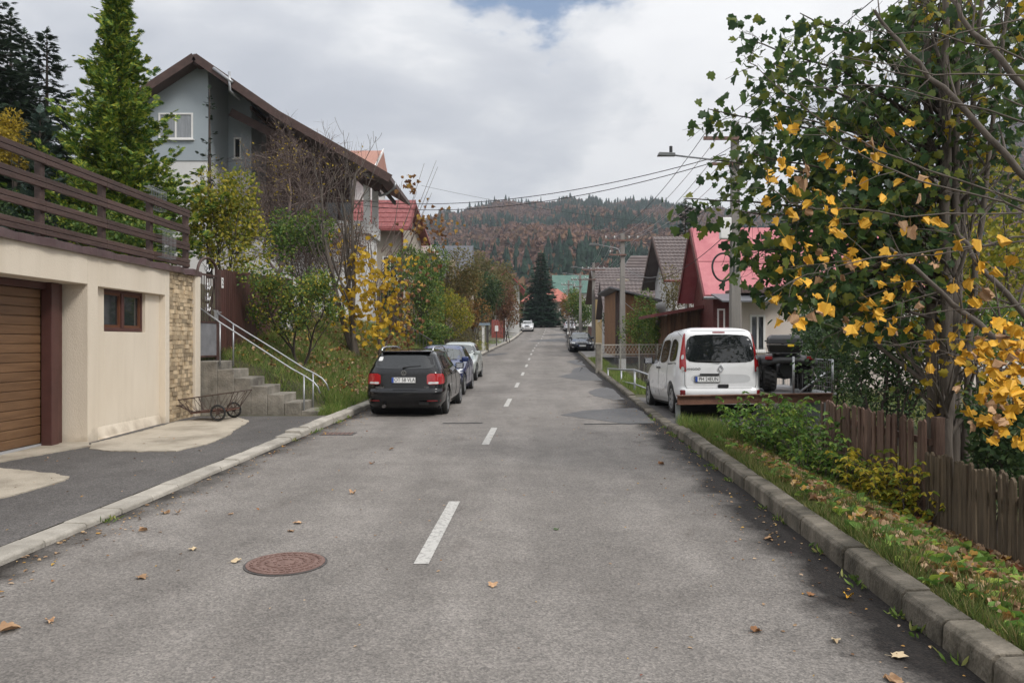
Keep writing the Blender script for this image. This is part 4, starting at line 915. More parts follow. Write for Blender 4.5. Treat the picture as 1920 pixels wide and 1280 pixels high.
wire('overhead_cable', 'faint cable crossing over the big fir before the hill', at(790,425,88), at(1175,473,88), .8, .016, M_cable)

# ------------------------------------------------------------------ railing, mesh fence, ditch wall
def galv_rail(label, pts_, drop):
    t = thing('guard_rail', label, 'railing', pts_[0]); P = [Vector(p) for p in pts_]
    MB().tube(P, .03, 8).build('top_rail', M_galv, t, True); MB().tube([p-Vector((0,0,.42)) for p in P], .024, 8).build('middle_rail', M_galv, t, True)
    n = len(P)
    for p in P: MB().tube([p, p-Vector((0,0,drop))], .032, 8).build('post', M_galv, t, True)
galv_rail('galvanised pipe railing along the ditch left of the white van', [at(1140,691,30.5), at(1165,692.5,27.5), at(1190,693.5,23.0), at(1226,706,21.8)], 1.05)
mf = thing('lattice_mesh_fence', 'cream iron fence with lattice top and wire mesh beyond the railing', 'fence', (6, 36, .2))
M_cr = pm('cream_painted_iron', (.33,.31,.27), (.42,.40,.35), 8, .6)
A_, B_ = at(1128,692,34), Vector((9.2,35.5,.45)); A_.z = .42
for k in range(7):
    p = A_.lerp(B_, k/6); MB().box(p.x-.03,p.x+.03,p.y-.03,p.y+.03,p.z-.2,p.z+1.32).build('post', M_cr, mf)
for zz in (.05,.85,1.28): MB().beam(A_+Vector((0,0,zz)), B_+Vector((0,0,zz)), .03, .04).build('rail', M_cr, mf)
m = MB(); n = 34
for i in range(n):
    for s in (0, 1):
        a0, a1 = (i, i+1.6) if s else (i+1.6, i); 
        if max(a0, a1) <= n: m.tube([A_.lerp(B_, a0/n)+Vector((0,-.01*s,.87)), A_.lerp(B_, a1/n)+Vector((0,-.01*s,1.26))], .010, 4)
tag(m.build('lattice', M_cr, mf), kind='stuff')
m = MB(); n = 60
for i in range(n):
    for s in (0, 1):
        a0, a1 = (i, i+9) if s else (i+9, i)
        if i+9 <= n: m.tube([A_.lerp(B_, a0/n)+Vector((0,-.004*s,.07)), A_.lerp(B_, a1/n)+Vector((0,-.004*s,.84))], .0045, 3)
tag(m.build('wire_mesh', M_galv_d, mf), kind='stuff')
cp = thing('concrete_fence_post', 'pale concrete post at the corner of the lattice mesh fence', 'post', tuple(A_))
MB().box(A_.x-.26,A_.x-.04,33.9,34.12,.1,1.72).build('shaft', M_conc_d, cp, bevel=.02); MB().box(A_.x-.28,A_.x-.02,33.88,34.14,1.72,1.80).build('cap', M_conc, cp, bevel=.01)
dw = thing('ditch_wall', 'rough stone wall lining the ditch below the lattice fence', 'wall', (7, 30, -.3))
M_rub = pm('rubble_stone', (.10,.095,.085), (.21,.20,.18), 4, .9, .7, 20, objr=.35)
MB().box(6.0,6.35,22.2,34.2,-.9,.2).build('core', M_conc_d, dw)
r_ = random.Random(8)
for row in range(4):
    y_ = 22.2+row*.15
    while y_ < 34:
        ln = r_.uniform(.35,.7); m = MB().cbox((6.0,y_+ln/2,-.72+row*.26),(.2+r_.uniform(0,.08),ln-.03,.24)); m.build('stone', M_rub, dw, bevel=.04); y_ += ln
# ------------------------------------------------------------------ steel beam, deck, fence panels
M_beam = pm('rusty_painted_beam', (.12,.055,.038), (.20,.10,.06), 5, .75, .5, 30, c3=(.16,.13,.05))
def ibeam(m, p, q, w, hh, t_=.018):
    m.beam(p+Vector((0,0,hh/2)), q+Vector((0,0,hh/2)), w, t_); m.beam(p-Vector((0,0,hh/2)), q-Vector((0,0,hh/2)), w, t_); m.beam(p, q, t_, hh-t_*1.05)
sb = thing('steel_beam_barrier', 'rusty steel beam raised across the driveway behind the white van', 'barrier', (3.2, 14.8, .3))
BA, BB = Vector((3.17,14.72,.73)), Vector((5.25,15.16,.73)); m = MB(); ibeam(m, BA, BB, .14, .16); m.build('beam', M_beam, sb)
MB().box(3.16,3.24,14.78,14.86,.1,.66).build('end_post', M_galv_d, sb); MB().box(5.05,5.15,15.2,15.3,-.1,.66).build('inner_post', M_beam, sb)
dk = thing('steel_deck', 'raised steel deck with rusty edge beams under the quad bike', 'platform', (5.9, 16.5, 0))
m = MB(); ibeam(m, Vector((5.27,15.165,.73)), Vector((6.42,15.40,.73)), .14, .16); m.build('edge_beam', M_beam, dk)
MB().add([(5.3,15.25,.775),(6.55,15.5,.775),(6.55,18.4,.775),(5.5,18.4,.775),(5.3,15.25,.815),(6.55,15.5,.815),(6.55,18.4,.815),(5.5,18.4,.815)], [(3,2,1,0),(4,5,6,7),(0,1,5,4),(1,2,6,5),(2,3,7,6),(3,0,4,7)]).build('deck_plate', M_galv_d, dk)
for x_, y_ in ((5.5,15.45),(6.4,15.6),(6.4,18.2),(5.6,18.2)): MB().box(x_-.05,x_+.05,y_-.05,y_+.05,-.6,.775).build('leg', M_beam, dk)
MB().box(5.95,6.5,15.52,15.56,-.2,.64).build('skirt_panel', pm('grey_sheet_panel', (.24,.25,.26), (.31,.32,.33), 3, .5), dk)
mr_ = thing('mesh_railing', 'grey mesh panel railing at the right end of the steel deck', 'railing', (6.5, 15.5, .8))
for p in ((6.45,15.46),(6.5,17.9),(5.62,15.34)): MB().tube([(p[0],p[1],.8),(p[0],p[1],1.5 if p[0] > 6 else 1.55)], .025, 8).build('post', M_galv_d, mr_, True)
MB().tube([(6.45,15.46,1.47),(6.5,17.9,1.47)], .018, 6).build('top_rail', M_galv_d, mr_, True)
MB().tube([(5.75,15.38,.83),(6.15,15.42,1.12),(6.30,15.44,1.22)], .022, 6).build('brace', M_galv, mr_, True)
m = MB()
for i in range(1, 24): m.tube([(6.452,15.5+i*.1,.82),(6.452,15.5+i*.1,1.46)], .004, 3)
for k in range(1, 7): m.tube([(6.45,15.47,.82+k*.1),(6.5,17.9,.82+k*.1)], .004, 3)
for i in range(1, 9): m.tube([(5.62+i*.1,15.36+i*.012,.82),(5.62+i*.1,15.36+i*.012,1.2)], .003, 3)
tag(m.build('mesh', M_galv_d, mr_), kind='stuff')
wp = thing('welded_mesh_fence', 'pale welded mesh fence between the van and the pale house', 'fence', (6.6, 21.5, 0))
for k in range(4): MB().tube([(5.2+k*1.2,21.5,-.2),(5.2+k*1.2,21.5,1.75)], .03, 6).build('post', M_galv_d, wp)
m = MB()
for i in range(60): m.tube([(5.2+i*.06,21.5,0),(5.2+i*.06,21.5,1.7)], .004, 3)
for k in range(9): m.tube([(5.2,21.5,.05+k*.2),(8.8,21.5,.05+k*.2)], .005, 3)
tag(m.build('mesh', M_galv_d, wp), kind='stuff')
# ------------------------------------------------------------------ picket fences, right foreground
M_pick = pm('red_brown_picket', (.105,.058,.042), (.20,.125,.095), 7, .85, .6, 30, stretch=(2,2,.25), c3=(.24,.19,.16), objr=.25)
M_pick2 = pm('greyed_mossy_picket', (.082,.06,.038), (.165,.125,.082), 7, .9, .7, 30, stretch=(2,2,.25), c3=(.19,.17,.13), objr=.28)
def fence_line(y): return 4.93 + .02*(y-9)
def pickets(label, y0, y1, w, gap, top, M, seed, tw=.022, ragged=.03):
    r_ = random.Random(seed); t = thing('picket_fence', label, 'fence', (fence_line((y0+y1)/2), (y0+y1)/2, -.3))
    y_ = y0
    while y_ < y1:
        ww = w*r_.uniform(.85,1.15); x_ = fence_line(y_)+r_.uniform(-.012,.012); zb = h(x_, y_)-.12; zt_ = top+r_.uniform(-ragged,ragged); ln = r_.uniform(-.025,.025); lx = r_.uniform(-.03,.03)
        a0, a1 = y_, y_+ww
        vs = [(x_,a0,zb),(x_,a1,zb),(x_+lx,a1+ln,zt_-.02),(x_+lx,(a0+a1)/2+ln,zt_+r_.uniform(-.005,.02)),(x_+lx,a0+ln,zt_-.02)]
        MB().prism(list(reversed(vs)), (tw,0,0)).build('picket', M, t); y_ += ww+gap*r_.uniform(.5,1.5)
    for z_ in (top-.25, top-.85): MB().beam((fence_line(y0)+.06,y0,z_),(fence_line(y1)+.06,y1,z_), .05, .08).build('rail', M, t)
    return t
pickets('red brown picket fence between the raspberry bushes and the maple', 9.15, 12.35, .078, .012, .90, M_pick, 21)
pickets('low weathered greenish stick fence in the right foreground', 3.6, 9.12, .058, .014, .53, M_pick2, 22, .03, .035)
MB().box(5.02,5.12,9.08,9.2,-.6,.95).build('end_post', M_pick, bpy.data.objects['picket_fence'])
# ================================================================== VEHICLES
M_chrome = pm('chrome', (.62,.62,.64), None, rough=.18, metal=.95)
M_rim = pm('alloy_rim', (.36,.37,.38), (.44,.45,.46), 20, .35, metal=.8)
M_autoglass = pm('tinted_car_glass', (.012,.014,.015), None, rough=.03, spec=.75)
M_autoglass_l = pm('clear_car_glass', (.045,.055,.055), None, rough=.03, spec=.9)
M_redlens = pm('red_lens', (.30,.008,.012), (.42,.016,.018), 30, .12, spec=.7, coat=.6)
M_redlens_d = pm('dark_red_lens', (.20,.008,.012), None, rough=.15, spec=.7)
M_clearlens = pm('clear_lens', (.50,.51,.50), (.66,.67,.66), 25, .1, spec=.8, coat=.5)
M_plate = pm('plate_white', (.78,.78,.77), None, rough=.4); M_eu = pm('plate_blue', (.02,.07,.36), None, rough=.4)
M_seamline = pm('panel_gap', (.006,.006,.006), None, rough=.8)
def paint(name, c, flake=.0, rough=.28, spec=.5, dust=None):
    return pm(name, c, dust or tuple(min(1, x*1.12+.004) for x in c), 2.5, rough, coat=.7, spec=spec, metal=flake, lo=.42, hi=.75, rvar=.05)
class Shape:
    def __init__(s, yr, yf, w, nr=8, nf=5, sm=9):
        zs = sorted(set([a for a, _ in yr]+[a for a, _ in yf]+[a for a, _ in w])); s.z0, s.z1 = zs[0], zs[-1]
        s.g = np.linspace(s.z0, s.z1, 260)
        def f(t):
            v = np.interp(s.g, [a for a, _ in t], [b for _, b in t]); p = np.concatenate([[v[0]]*sm, v, [v[-1]]*sm]); return np.convolve(p, np.ones(sm)/sm, 'same')[sm:-sm]
        s._r, s._f, s._w = f(yr), f(yf), f(w); s.nr, s.nf = nr, nf
    def yr(s, z): return float(np.interp(z, s.g, s._r))
    def yf(s, z): return float(np.interp(z, s.g, s._f))
    def w(s, z): return float(np.interp(z, s.g, s._w))
    def W(s, y, z):
        a, b = s.yr(z), s.yf(z); c, hl = (a+b)/2, (b-a)/2; q = min(.9999, abs((y-c)/hl)); n = s.nr if y < c else s.nf
        return s.w(z)*(1-q**n)**(1/n)
    def Yr(s, x, z):
        a, b = s.yr(z), s.yf(z); c, hl = (a+b)/2, (b-a)/2; k = min(.9999, abs(x)/s.w(z)); return c-hl*(1-k**s.nr)**(1/s.nr)
    def Yf(s, x, z):
        a, b = s.yr(z), s.yf(z); c, hl = (a+b)/2, (b-a)/2; k = min(.9999, abs(x)/s.w(z)); return c+hl*(1-k**s.nf)**(1/s.nf)
    def corner(s, side, off=.008):
        """map (p, z): p < 0 runs along the rear face from the corner, p > 0 along the side"""
        cache = {}
        def fn(p, z):
            k = round(z, 4)
            if k not in cache:
                a, b, w = s.yr(z), s.yf(z), s.w(z); c, hl = (a+b)/2, (b-a)/2; th = np.linspace(0, math.pi/2, 400)
                X = w*np.abs(np.sin(th))**(2/s.nr); Y = c-hl*np.abs(np.cos(th))**(2/s.nr)
                dx, dy = np.gradient(X), np.gradient(Y); ln = np.maximum(1e-9, np.hypot(dx, dy)); S_ = np.concatenate([[0], np.cumsum(np.hypot(np.diff(X), np.diff(Y)))])
                ci = S_[np.argmin(np.abs(dx/ln-dy/ln))]; cache[k] = (S_-ci, X, Y, dy/ln, -dx/ln)
            S_, X, Y, nx_, ny_ = cache[k]; f = lambda v: float(np.interp(p, S_, v))
            return (side*(f(X)+off*f(nx_)), f(Y)+off*f(ny_), z)
        return fn
    def mesh(s, nz=64, na=88):
        m = MB(); zs = np.linspace(s.z0, s.z1, nz)
        for z in zs:
            a, b, w = s.yr(z), s.yf(z), s.w(z); c, hl = (a+b)/2, (b-a)/2
            for j in range(na):
                th = 2*math.pi*(j+.5)/na; sn, cs = math.sin(th), math.cos(th); n = s.nr if sn < 0 else s.nf
                m.v.append((w*math.copysign(abs(cs)**(2/n), cs), c+hl*math.copysign(abs(sn)**(2/n), sn), float(z)))
        for i in range(nz-1):
            for j in range(na): m.f.append((i*na+j, i*na+(j+1) % na, (i+1)*na+(j+1) % na, (i+1)*na+j))
        m.f.append(tuple(reversed(range(na)))); m.f.append(tuple((nz-1)*na+j for j in range(na))); return m
def chaikin(p, k=.16, it=2):
    for _ in range(it):
        q = []
        for i in range(len(p)):
            a, b = p[i], p[(i+1) % len(p)]; q += [(a[0]+(b[0]-a[0])*k, a[1]+(b[1]-a[1])*k), (a[0]+(b[0]-a[0])*(1-k), a[1]+(b[1]-a[1])*(1-k))]
        p = q; k = .25
    return p
def patch(name, mat, parent, pts, fn, rings=5, it=2, k=.16, seg=.12):
    p = chaikin(pts, k, it) if it else pts; q = []
    for i in range(len(p)):
        a, b = p[i], p[(i+1) % len(p)]; n = max(1, int(math.hypot(b[0]-a[0], b[1]-a[1])/seg))
        q += [(a[0]+(b[0]-a[0])*j/n, a[1]+(b[1]-a[1])*j/n) for j in range(n)]
    p = q; cx, cy = sum(a for a, _ in p)/len(p), sum(b for _, b in p)/len(p); n = len(p); m = MB()
    for r in range(rings): m.v += [tuple(fn(cx+(a-cx)*(1-r/rings), cy+(b-cy)*(1-r/rings))) for a, b in p]
    m.v.append(tuple(fn(cx, cy)))
    for r in range(rings-1):
        for i in range(n): m.f.append((r*n+i, r*n+(i+1) % n, (r+1)*n+(i+1) % n, (r+1)*n+i))
    for i in range(n): m.f.append(((rings-1)*n+i, (rings-1)*n+(i+1) % n, rings*n))
    o = m.build(name, mat, parent, True, True)
    me = o.data; nrm = Vector((0,0,0)); 
    for pl in me.polygons: nrm += pl.normal
    p0 = Vector(fn(cx, cy)); outw = p0-Vector((0, 2.1, .7))
    if nrm.dot(outw) < 0: me.flip_normals()
    return o
def lathe_x(prof, cx, cy, cz, n=32):
    m = MB()
    for x, r in prof: m.v += [(cx+x, cy+r*math.cos(2*math.pi*j/n), cz+r*math.sin(2*math.pi*j/n)) for j in range(n)]
    for i in range(len(prof)-1):
        for j in range(n): m.f.append((i*n+j, i*n+(j+1) % n, (i+1)*n+(j+1) % n, (i+1)*n+j))
    return m
def wheel(t, x, y, r, side, rimmat, spokes=5, wd=.19):
    s = side; w = lathe_x([(-s*wd/2, r*.62), (-s*wd/2, r*.93), (-s*wd*.36, r), (s*wd*.36, r), (s*wd/2, r*.93), (s*wd*.47, r*.66), (s*wd*.3, r*.62)], x, y, r).build('wheel', M_black, t, True, True)
    lathe_x([(s*wd*.47, r*.67), (s*wd*.42, r*.60), (s*wd*.1, r*.58), (s*wd*.02, r*.1), (s*wd*.02, 0.001)], x, y, r, 32).build('wheel_disc', M_iron, w, True, True)
    m = MB(); m.disc((x+s*wd*.36, y, r), r*.15, (1,0,0), .03, 14)
    for k in range(spokes):
        a = 2*math.pi*k/spokes+.3; m.beam((x+s*wd*.36,y+r*.1*math.cos(a),r+r*.1*math.sin(a)), (x+s*wd*.40,y+r*.62*math.cos(a),r+r*.62*math.sin(a)), r*.2, .022, up=(1,0,0))
    for i in range(30):
        a0, a1 = 2*math.pi*i/30, 2*math.pi*(i+1)/30; m.beam((x+s*wd*.44,y+r*.635*math.cos(a0),r+r*.635*math.sin(a0)), (x+s*wd*.44,y+r*.635*math.cos(a1),r+r*.635*math.sin(a1)), r*.07, .02, up=(1,0,0))
    m.build('rim', rimmat, w, local=True)
def car_body(t, sh, mat, wr, ya, yb, xw):
    o = sh.mesh().build('body', mat, t, True, True); cut = MB()
    cut.tube([(-2, ya, wr+.01), (2, ya, wr+.01)], wr+.055, 40); c1 = cut.build('cutter', None); cut2 = MB().tube([(-2, yb, wr+.01), (2, yb, wr+.01)], wr+.055, 40).build('cutter', None)
    o.parent = None
    for c in (c1, cut2):
        b = o.modifiers.new('b', 'BOOLEAN'); b.operation = 'DIFFERENCE'; b.object = c; b.solver = 'EXACT'
    dg = bpy.context.evaluated_depsgraph_get(); me = bpy.data.meshes.new_from_object(o.evaluated_get(dg)); o.modifiers.clear(); o.data = me; me.name = 'body'
    for c in (c1, cut2): bpy.data.objects.remove(c)
    o.parent = t
    if not me.materials: me.materials.append(mat)
    me.polygons.foreach_set('use_smooth', np.ones(len(me.polygons), dtype=bool)); me.set_sharp_from_angle(angle=R(38))
    for y in (ya, yb): MB().tube([(-xw+.13,y,wr+.01),(xw-.13,y,wr+.01)], wr+.075, 28).build('wheel_well', M_seamline, t, False, True)
    MB().box(-xw+.12, xw-.12, sh.yr(.3)+.25, sh.yf(.3)-.25, .17, .30).build('underbody', M_seamline, t, local=True)
    return o
def seam(t, pts, r=.0045, name='panel_gap'): return MB().tube(pts, r, 4).build(name, M_seamline, t, local=True)
def plate(t, c, face, w=.52, hgt=.112, txt=None, tilt=0):
    c = Vector(c); u = Vector((1,0,0)) if face < 0 else Vector((-1,0,0)); n_ = Vector((0,face,0)); z = Vector((0,0,1))
    p = MB().cbox(c, (w+.02,.014,hgt+.02)).build('number_plate', M_blackp, t, local=True)
    q = c+n_*.009; MB().cbox(q, (w,.006,hgt)).build('plate_face', M_plate, p, local=True)
    q = c+n_*.013-u*(w/2-.024); MB().cbox(q, (.044,.004,hgt-.004)).build('country_band', M_eu, p, local=True)
    if txt: text_mesh('lettering', txt, hgt*1.02, basis(c+n_*.0135+u*.024, u, z), M_seamline, p, .001, True, .82)
    return p
def mirror(t, sh, y, z, side, mat):
    x = side*(sh.W(y, z)+.13); o = MB().cbox((x, y, z+.04), (.21,.10,.15)).build('mirror', mat, t, local=True, bevel=.035, seg=3)
    for p_ in o.data.polygons: p_.use_smooth = True
    MB().cbox((x, y-.052, z+.04), (.16,.006,.11)).build('mirror_glass', M_chrome, o, local=True)
    MB().beam((side*(sh.W(y,z)-.03), y, z-.02), (x-side*.06, y, z), .05, .05).build('stalk', M_blackp, o, local=True)
def side_windows(t, sh, polys, glass, off=.006):
    for s in (-1, 1):
        for pl in polys: patch('side_window', glass, t, pl, lambda y, z, s=s: (s*(sh.W(y, z)+off), y, z))
def rearmap(sh, off=.007): return lambda x, z: (x, sh.Yr(x, z)-off, z+off*.25)
def frontmap(sh, off=.007): return lambda x, z: (x, sh.Yf(x, z)+off, z+off*.25)
def mir(p): return [(-a, b) for a, b in reversed(p)]
YAW = R(-2.5)
# ------------------------------------------------------------------ black estate, seen from behind
M_bpaint = paint('black_car_paint', (.004,.004,.005), 0, .16, .2)
t = thing('estate_car', 'black estate car seen from behind, nearest in the row at the left kerb', 'car', (-2.36, 16.62, float(zr(17.6))), YAW, 'cars parked along the street')
sh = Shape([(.2,.16),(.30,.05),(.42,.0),(.56,.0),(.60,.07),(.72,.08),(.95,.10),(1.02,.14),(1.36,.36),(1.41,.42),(1.44,.62),(1.47,1.1)],
           [(.2,4.38),(.35,4.5),(.55,4.55),(.68,4.48),(.78,4.15),(.88,3.7),(.95,3.42),(1.02,3.28),(1.35,2.72),(1.42,2.5),(1.47,2.0)],
           [(.2,.80),(.32,.86),(.5,.885),(.70,.885),(.88,.865),(.98,.83),(1.03,.81),(1.36,.645),(1.42,.58),(1.455,.47),(1.47,.36)], 9, 5, 7)
car_body(t, sh, M_bpaint, .315, .92, 3.50, .885)
for x_ in (-.775, .775):
    for y_ in (.92, 3.50): wheel(t, x_, y_, .315, 1 if x_ > 0 else -1, M_rim)
patch('rear_window', M_autoglass, t, [(-.70,1.035),(.70,1.035),(.585,1.355),(-.585,1.355)], rearmap(sh))
side_windows(t, sh, [[(.62,1.03),(1.45,1.025),(1.45,1.33),(1.0,1.33)], [(1.52,1.025),(2.30,1.015),(2.30,1.345),(1.52,1.34)], [(2.38,1.015),(3.10,1.01),(2.62,1.32),(2.38,1.345)]], M_autoglass)
for s_ in (-1, 1):
    q = patch('tail_light', M_redlens, t, [(-.27,.70),(.20,.72),(.26,.80),(.20,.93),(-.18,.945),(-.27,.90)], sh.corner(s_), 4, 1, .12, .04)
    patch('reversing_lens', M_clearlens, q, [(-.24,.712),(-.02,.718),(-.02,.765),(-.24,.76)], sh.corner(s_,.012), 3, 1)
for x0 in (-.80, .52): patch('reflector', M_redlens_d, t, [(x0,.335),(x0+.28,.335),(x0+.28,.365),(x0,.365)], rearmap(sh), 2, 0)
seam(t, [(x, sh.Yr(x, .575)-.004, .575) for x in np.linspace(-.86,.86,24)])
for s_ in (-1, 1): seam(t, [(s_*(.60-.0*z), sh.Yr(s_*.6, z)-.004, z) for z in np.linspace(.58,.96,12)]+[(s_*.735, sh.Yr(s_*.735,1.0)-.004,1.0)])
patch('tailgate_recess', M_blackp, t, [(-.30,.71),(.30,.71),(.28,.88),(-.28,.88)], rearmap(sh,.006))
plate(t, (.0, sh.Yr(0,.80)-.012, .80), -1, .52, .115, 'OT 58 VLA')
e = MB().disc((0, sh.Yr(0,.955)-.012, .955), .058, (0,1,0), .012, 28).build('emblem', M_chrome, t, local=True)
MB().disc((0, sh.Yr(0,.955)-.019, .955), .049, (0,1,0), .004, 28).build('emblem_field', M_blackp, e, local=True)
ye = sh.Yr(0,.955)-.024; m = MB()
for a_, b_ in (((-.022,.043),(0,.004)),((.022,.043),(0,.004)),((-.042,.02),(-.02,-.04)),((-.02,-.04),(0,-.005)),((0,-.005),(.02,-.04)),((.02,-.04),(.042,.02))): m.beam((a_[0],ye,.955+a_[1]),(b_[0],ye,.955+b_[1]),.009,.004,up=(0,1,0))
m.build('emblem_letters', M_chrome, e, local=True)
text_mesh('model_lettering', 'GOLF', .055, basis((-.52, sh.Yr(-.52,.635)-.008, .635), (1,0,0), (0,0,1)), M_chrome, t, .002, True, 1.35)
text_mesh('engine_lettering', 'TDI', .05, basis((.50, sh.Yr(.5,.645)-.008, .645), (1,0,0), (0,0,1)), M_chrome, t, .002, True, 1.3)
MB().tube([(-.04,sh.Yr(0,1.06)-.03,1.065),(.10,sh.Yr(0,1.10)-.02,1.09),(.36,sh.Yr(.36,1.11)-.018,1.105)], [.018,.012,.008], 6).build('wiper', M_blackp, t, local=True)
patch('sticker', M_plate, t, [(-.60,1.21),(-.50,1.21),(-.485,1.30),(-.575,1.30)], rearmap(sh,.011), 2, 1)
MB().cbox((0,.40,1.415),(1.10,.20,.022)).build('roof_spoiler', M_bpaint, t, local=True, bevel=.01)
for s_ in (-1, 1): MB().tube([(s_*.575,.52,1.43),(s_*.57,.60,1.485),(s_*.565,.9,1.515),(s_*.56,2.2,1.515),(s_*.56,2.5,1.49),(s_*.56,2.62,1.44)], .019, 7).build('roof_rail', M_chrome, t, True, True)
for s_ in (-1, 1): mirror(t, sh, 3.02, .99, s_, M_bpaint)
MB().tube([(-.03,.95,1.46),(-.05,.62,1.72)], [.008,.004], 5).build('antenna', M_blackp, t, local=True)
MB().disc((-.42,.05,.235), .035, (0,1,0), .16, 12).build('exhaust_tip', M_iron, t, local=True)
MB().cbox((.45,.012,.30),(.20,.03,.06)).build('tow_cover', M_seamline, t, local=True)
for s_ in (-1, 1):
    for y_ in (1.48, 2.34, 3.2): seam(t, [(s_*(sh.W(y_,z)+.001), y_, z) for z in np.linspace(.36,1.0,9)])
    for y_ in (1.68, 2.52): MB().cbox((s_*(sh.W(y_,.90)+.012),y_,.90),(.03,.18,.03)).build('door_handle', M_bpaint, t, local=True, bevel=.01)
# ------------------------------------------------------------------ white van
M_wpaint = paint('white_van_paint', (.80,.805,.81), 0, .3, dust=(.74,.74,.735))
t = thing('van', 'white passenger van seen from behind on the right-hand driveway', 'van', (4.30, 15.75, .34), R(.4), 'cars parked along the street'); t.rotation_euler[0] = R(-1.9)
sh = Shape([(.27,.10),(.34,.02),(.46,.0),(.52,.015),(.56,.045),(1.0,.05),(1.40,.10),(1.66,.15),(1.75,.22),(1.80,.34),(1.83,.7)],
           [(.22,4.0),(.4,4.16),(.6,4.2),(.78,4.12),(.95,3.88),(1.08,3.5),(1.16,3.28),(1.62,2.55),(1.74,2.2),(1.80,1.9),(1.83,1.5)],
           [(.22,.80),(.32,.86),(.48,.895),(.80,.895),(1.0,.88),(1.12,.855),(1.64,.745),(1.74,.70),(1.79,.60),(1.83,.42)], 11, 5, 7)
car_body(t, sh, M_wpaint, .315, .74, 3.43, .895)
for x_ in (-.785, .785):
    for y_ in (.74, 3.43): wheel(t, x_, y_, .315, 1 if x_ > 0 else -1, M_rim, 7)
patch('rear_window', M_autoglass, t, [(-.69,1.075),(.69,1.075),(.72,1.3),(.64,1.66),(-.64,1.66),(-.72,1.3)], rearmap(sh), 6)
patch('tailgate_edge', M_seamline, t, [(-.755,1.03),(.755,1.03),(.70,1.715),(-.70,1.715)], rearmap(sh,.0022), 5, 1, .08) if False else None
side_windows(t, sh, [[(.36,1.12),(1.02,1.10),(1.02,1.58),(.72,1.59),(.42,1.5)], [(1.16,1.10),(1.98,1.08),(1.98,1.60),(1.16,1.59)], [(2.10,1.08),(3.12,1.06),(2.72,1.45),(2.45,1.58),(2.10,1.60)]], M_autoglass)
for s_ in (-1, 1):
    q = patch('tail_light', M_redlens, t, [(-.105,.88),(.05,.95),(.085,1.2),(.075,1.66),(.02,1.70),(-.05,1.25),(-.10,1.0)], sh.corner(s_,.009), 5, 1, .1, .05)
    for zz in (.945, 1.19):
        patch('lamp_lens', M_clearlens, q, [((-.03 if zz < 1 else .0)+.034*math.cos(a), zz+.05*math.sin(a)) for a in np.linspace(0, 5.9, 12)], sh.corner(s_,.014), 3, 0)
    patch('reflector', M_redlens_d, t, [(s_*.83,.405),(s_*.735,.405),(s_*.735,.515),(s_*.83,.515)], rearmap(sh,.008), 2, 1)
seam(t, [(-.735, sh.Yr(-.735,z)-.003, z) for z in np.linspace(1.72,.62,14)]+[(x, sh.Yr(x,.55-.0)-.003, .548) for x in np.linspace(-.70,.70,14)]+[(.735, sh.Yr(.735,z)-.003, z) for z in np.linspace(.62,1.72,14)], .005)
seam(t, [(x, sh.Yr(x,1.738)-.004, 1.738) for x in np.linspace(-.66,.66,14)], .004)
patch('brake_light', M_redlens_d, t, [(-.13,1.69),(.13,1.69),(.13,1.72),(-.13,1.72)], rearmap(sh,.009), 2, 1)
patch('plate_recess', pm('recess_shade_white', (.62,.63,.64), (.58,.585,.59), 3, .35), t, [(-.62,.66),(.62,.66),(.60,.84),(-.60,.84)], rearmap(sh,.003), 3, 2)  # patch lies flush on the tailgate; the recess's shade is put into a greyer white
plate(t, (-.28, sh.Yr(-.28,.73)-.014, .735), -1, .50, .108, 'PH 24EUN')
MB().cbox((-.23,sh.Yr(0,.83)-.02,.836),(.40,.035,.035)).build('plate_lamp_bar', M_blackp, t, local=True, bevel=.008)
MB().cbox((.05,sh.Yr(0,.60)-.01,.60),(.22,.03,.072)).build('tailgate_handle', M_blackp, t, local=True, bevel=.015)
text_mesh('model_lettering', 'KANGOO', .062, basis((-.58, sh.Yr(-.58,.945)-.008, .945), (1,0,0), (0,0,1)), M_blackp, t, .002, True, 1.2)
yy = sh.Yr(0,.95)-.014; m = MB(); dm = [(0,.075),(.05,0),(0,-.075),(-.05,0)]
for i in range(4): a_, b_ = dm[i], dm[(i+1) % 4]; m.beam((a_[0],yy,.95+a_[1]),(b_[0],yy,.95+b_[1]),.020,.016,up=(0,1,0))
m.build('emblem', M_chrome, t, local=True)
MB().tube([(.0,sh.Yr(0,1.09)-.03,1.095),(-.2,sh.Yr(.2,1.11)-.022,1.11),(-.52,sh.Yr(.5,1.12)-.020,1.115)], [.018,.012,.008], 6).build('wiper', M_blackp, t, local=True)
for s_ in (-1, 1):
    mirror(t, sh, 3.0, 1.10, s_, M_blackp)
    for y_ in (1.09, 2.04, 3.16): seam(t, [(s_*(sh.W(y_,z)+.001), y_, z) for z in np.linspace(.34,1.62,12)])
    for y_ in (1.92, 2.16): MB().cbox((s_*(sh.W(y_,.98)+.012),y_,.98),(.03,.16,.035)).build('door_handle', M_blackp, t, local=True, bevel=.01)
    patch('side_moulding', M_wpaint, t, [(1.2,.50),(2.95,.52),(2.95,.60),(1.2,.61)], lambda y, z, s_=s_: (s_*(sh.W(y,z)+.022), y, z), 3, 1)
    MB().beam((s_*(sh.W(.3,1.06)+.004),.34,1.06),(s_*(sh.W(1.05,1.06)+.004),1.06,1.06),.012,.022).build('sliding_door_track', M_seamline, t, local=True)
    MB().tube([(s_*(sh.W(y_,1.77)-.02),y_,1.775) for y_ in np.linspace(.5,2.2,7)], .014, 6).build('roof_strip', M_wpaint, t, True, True)
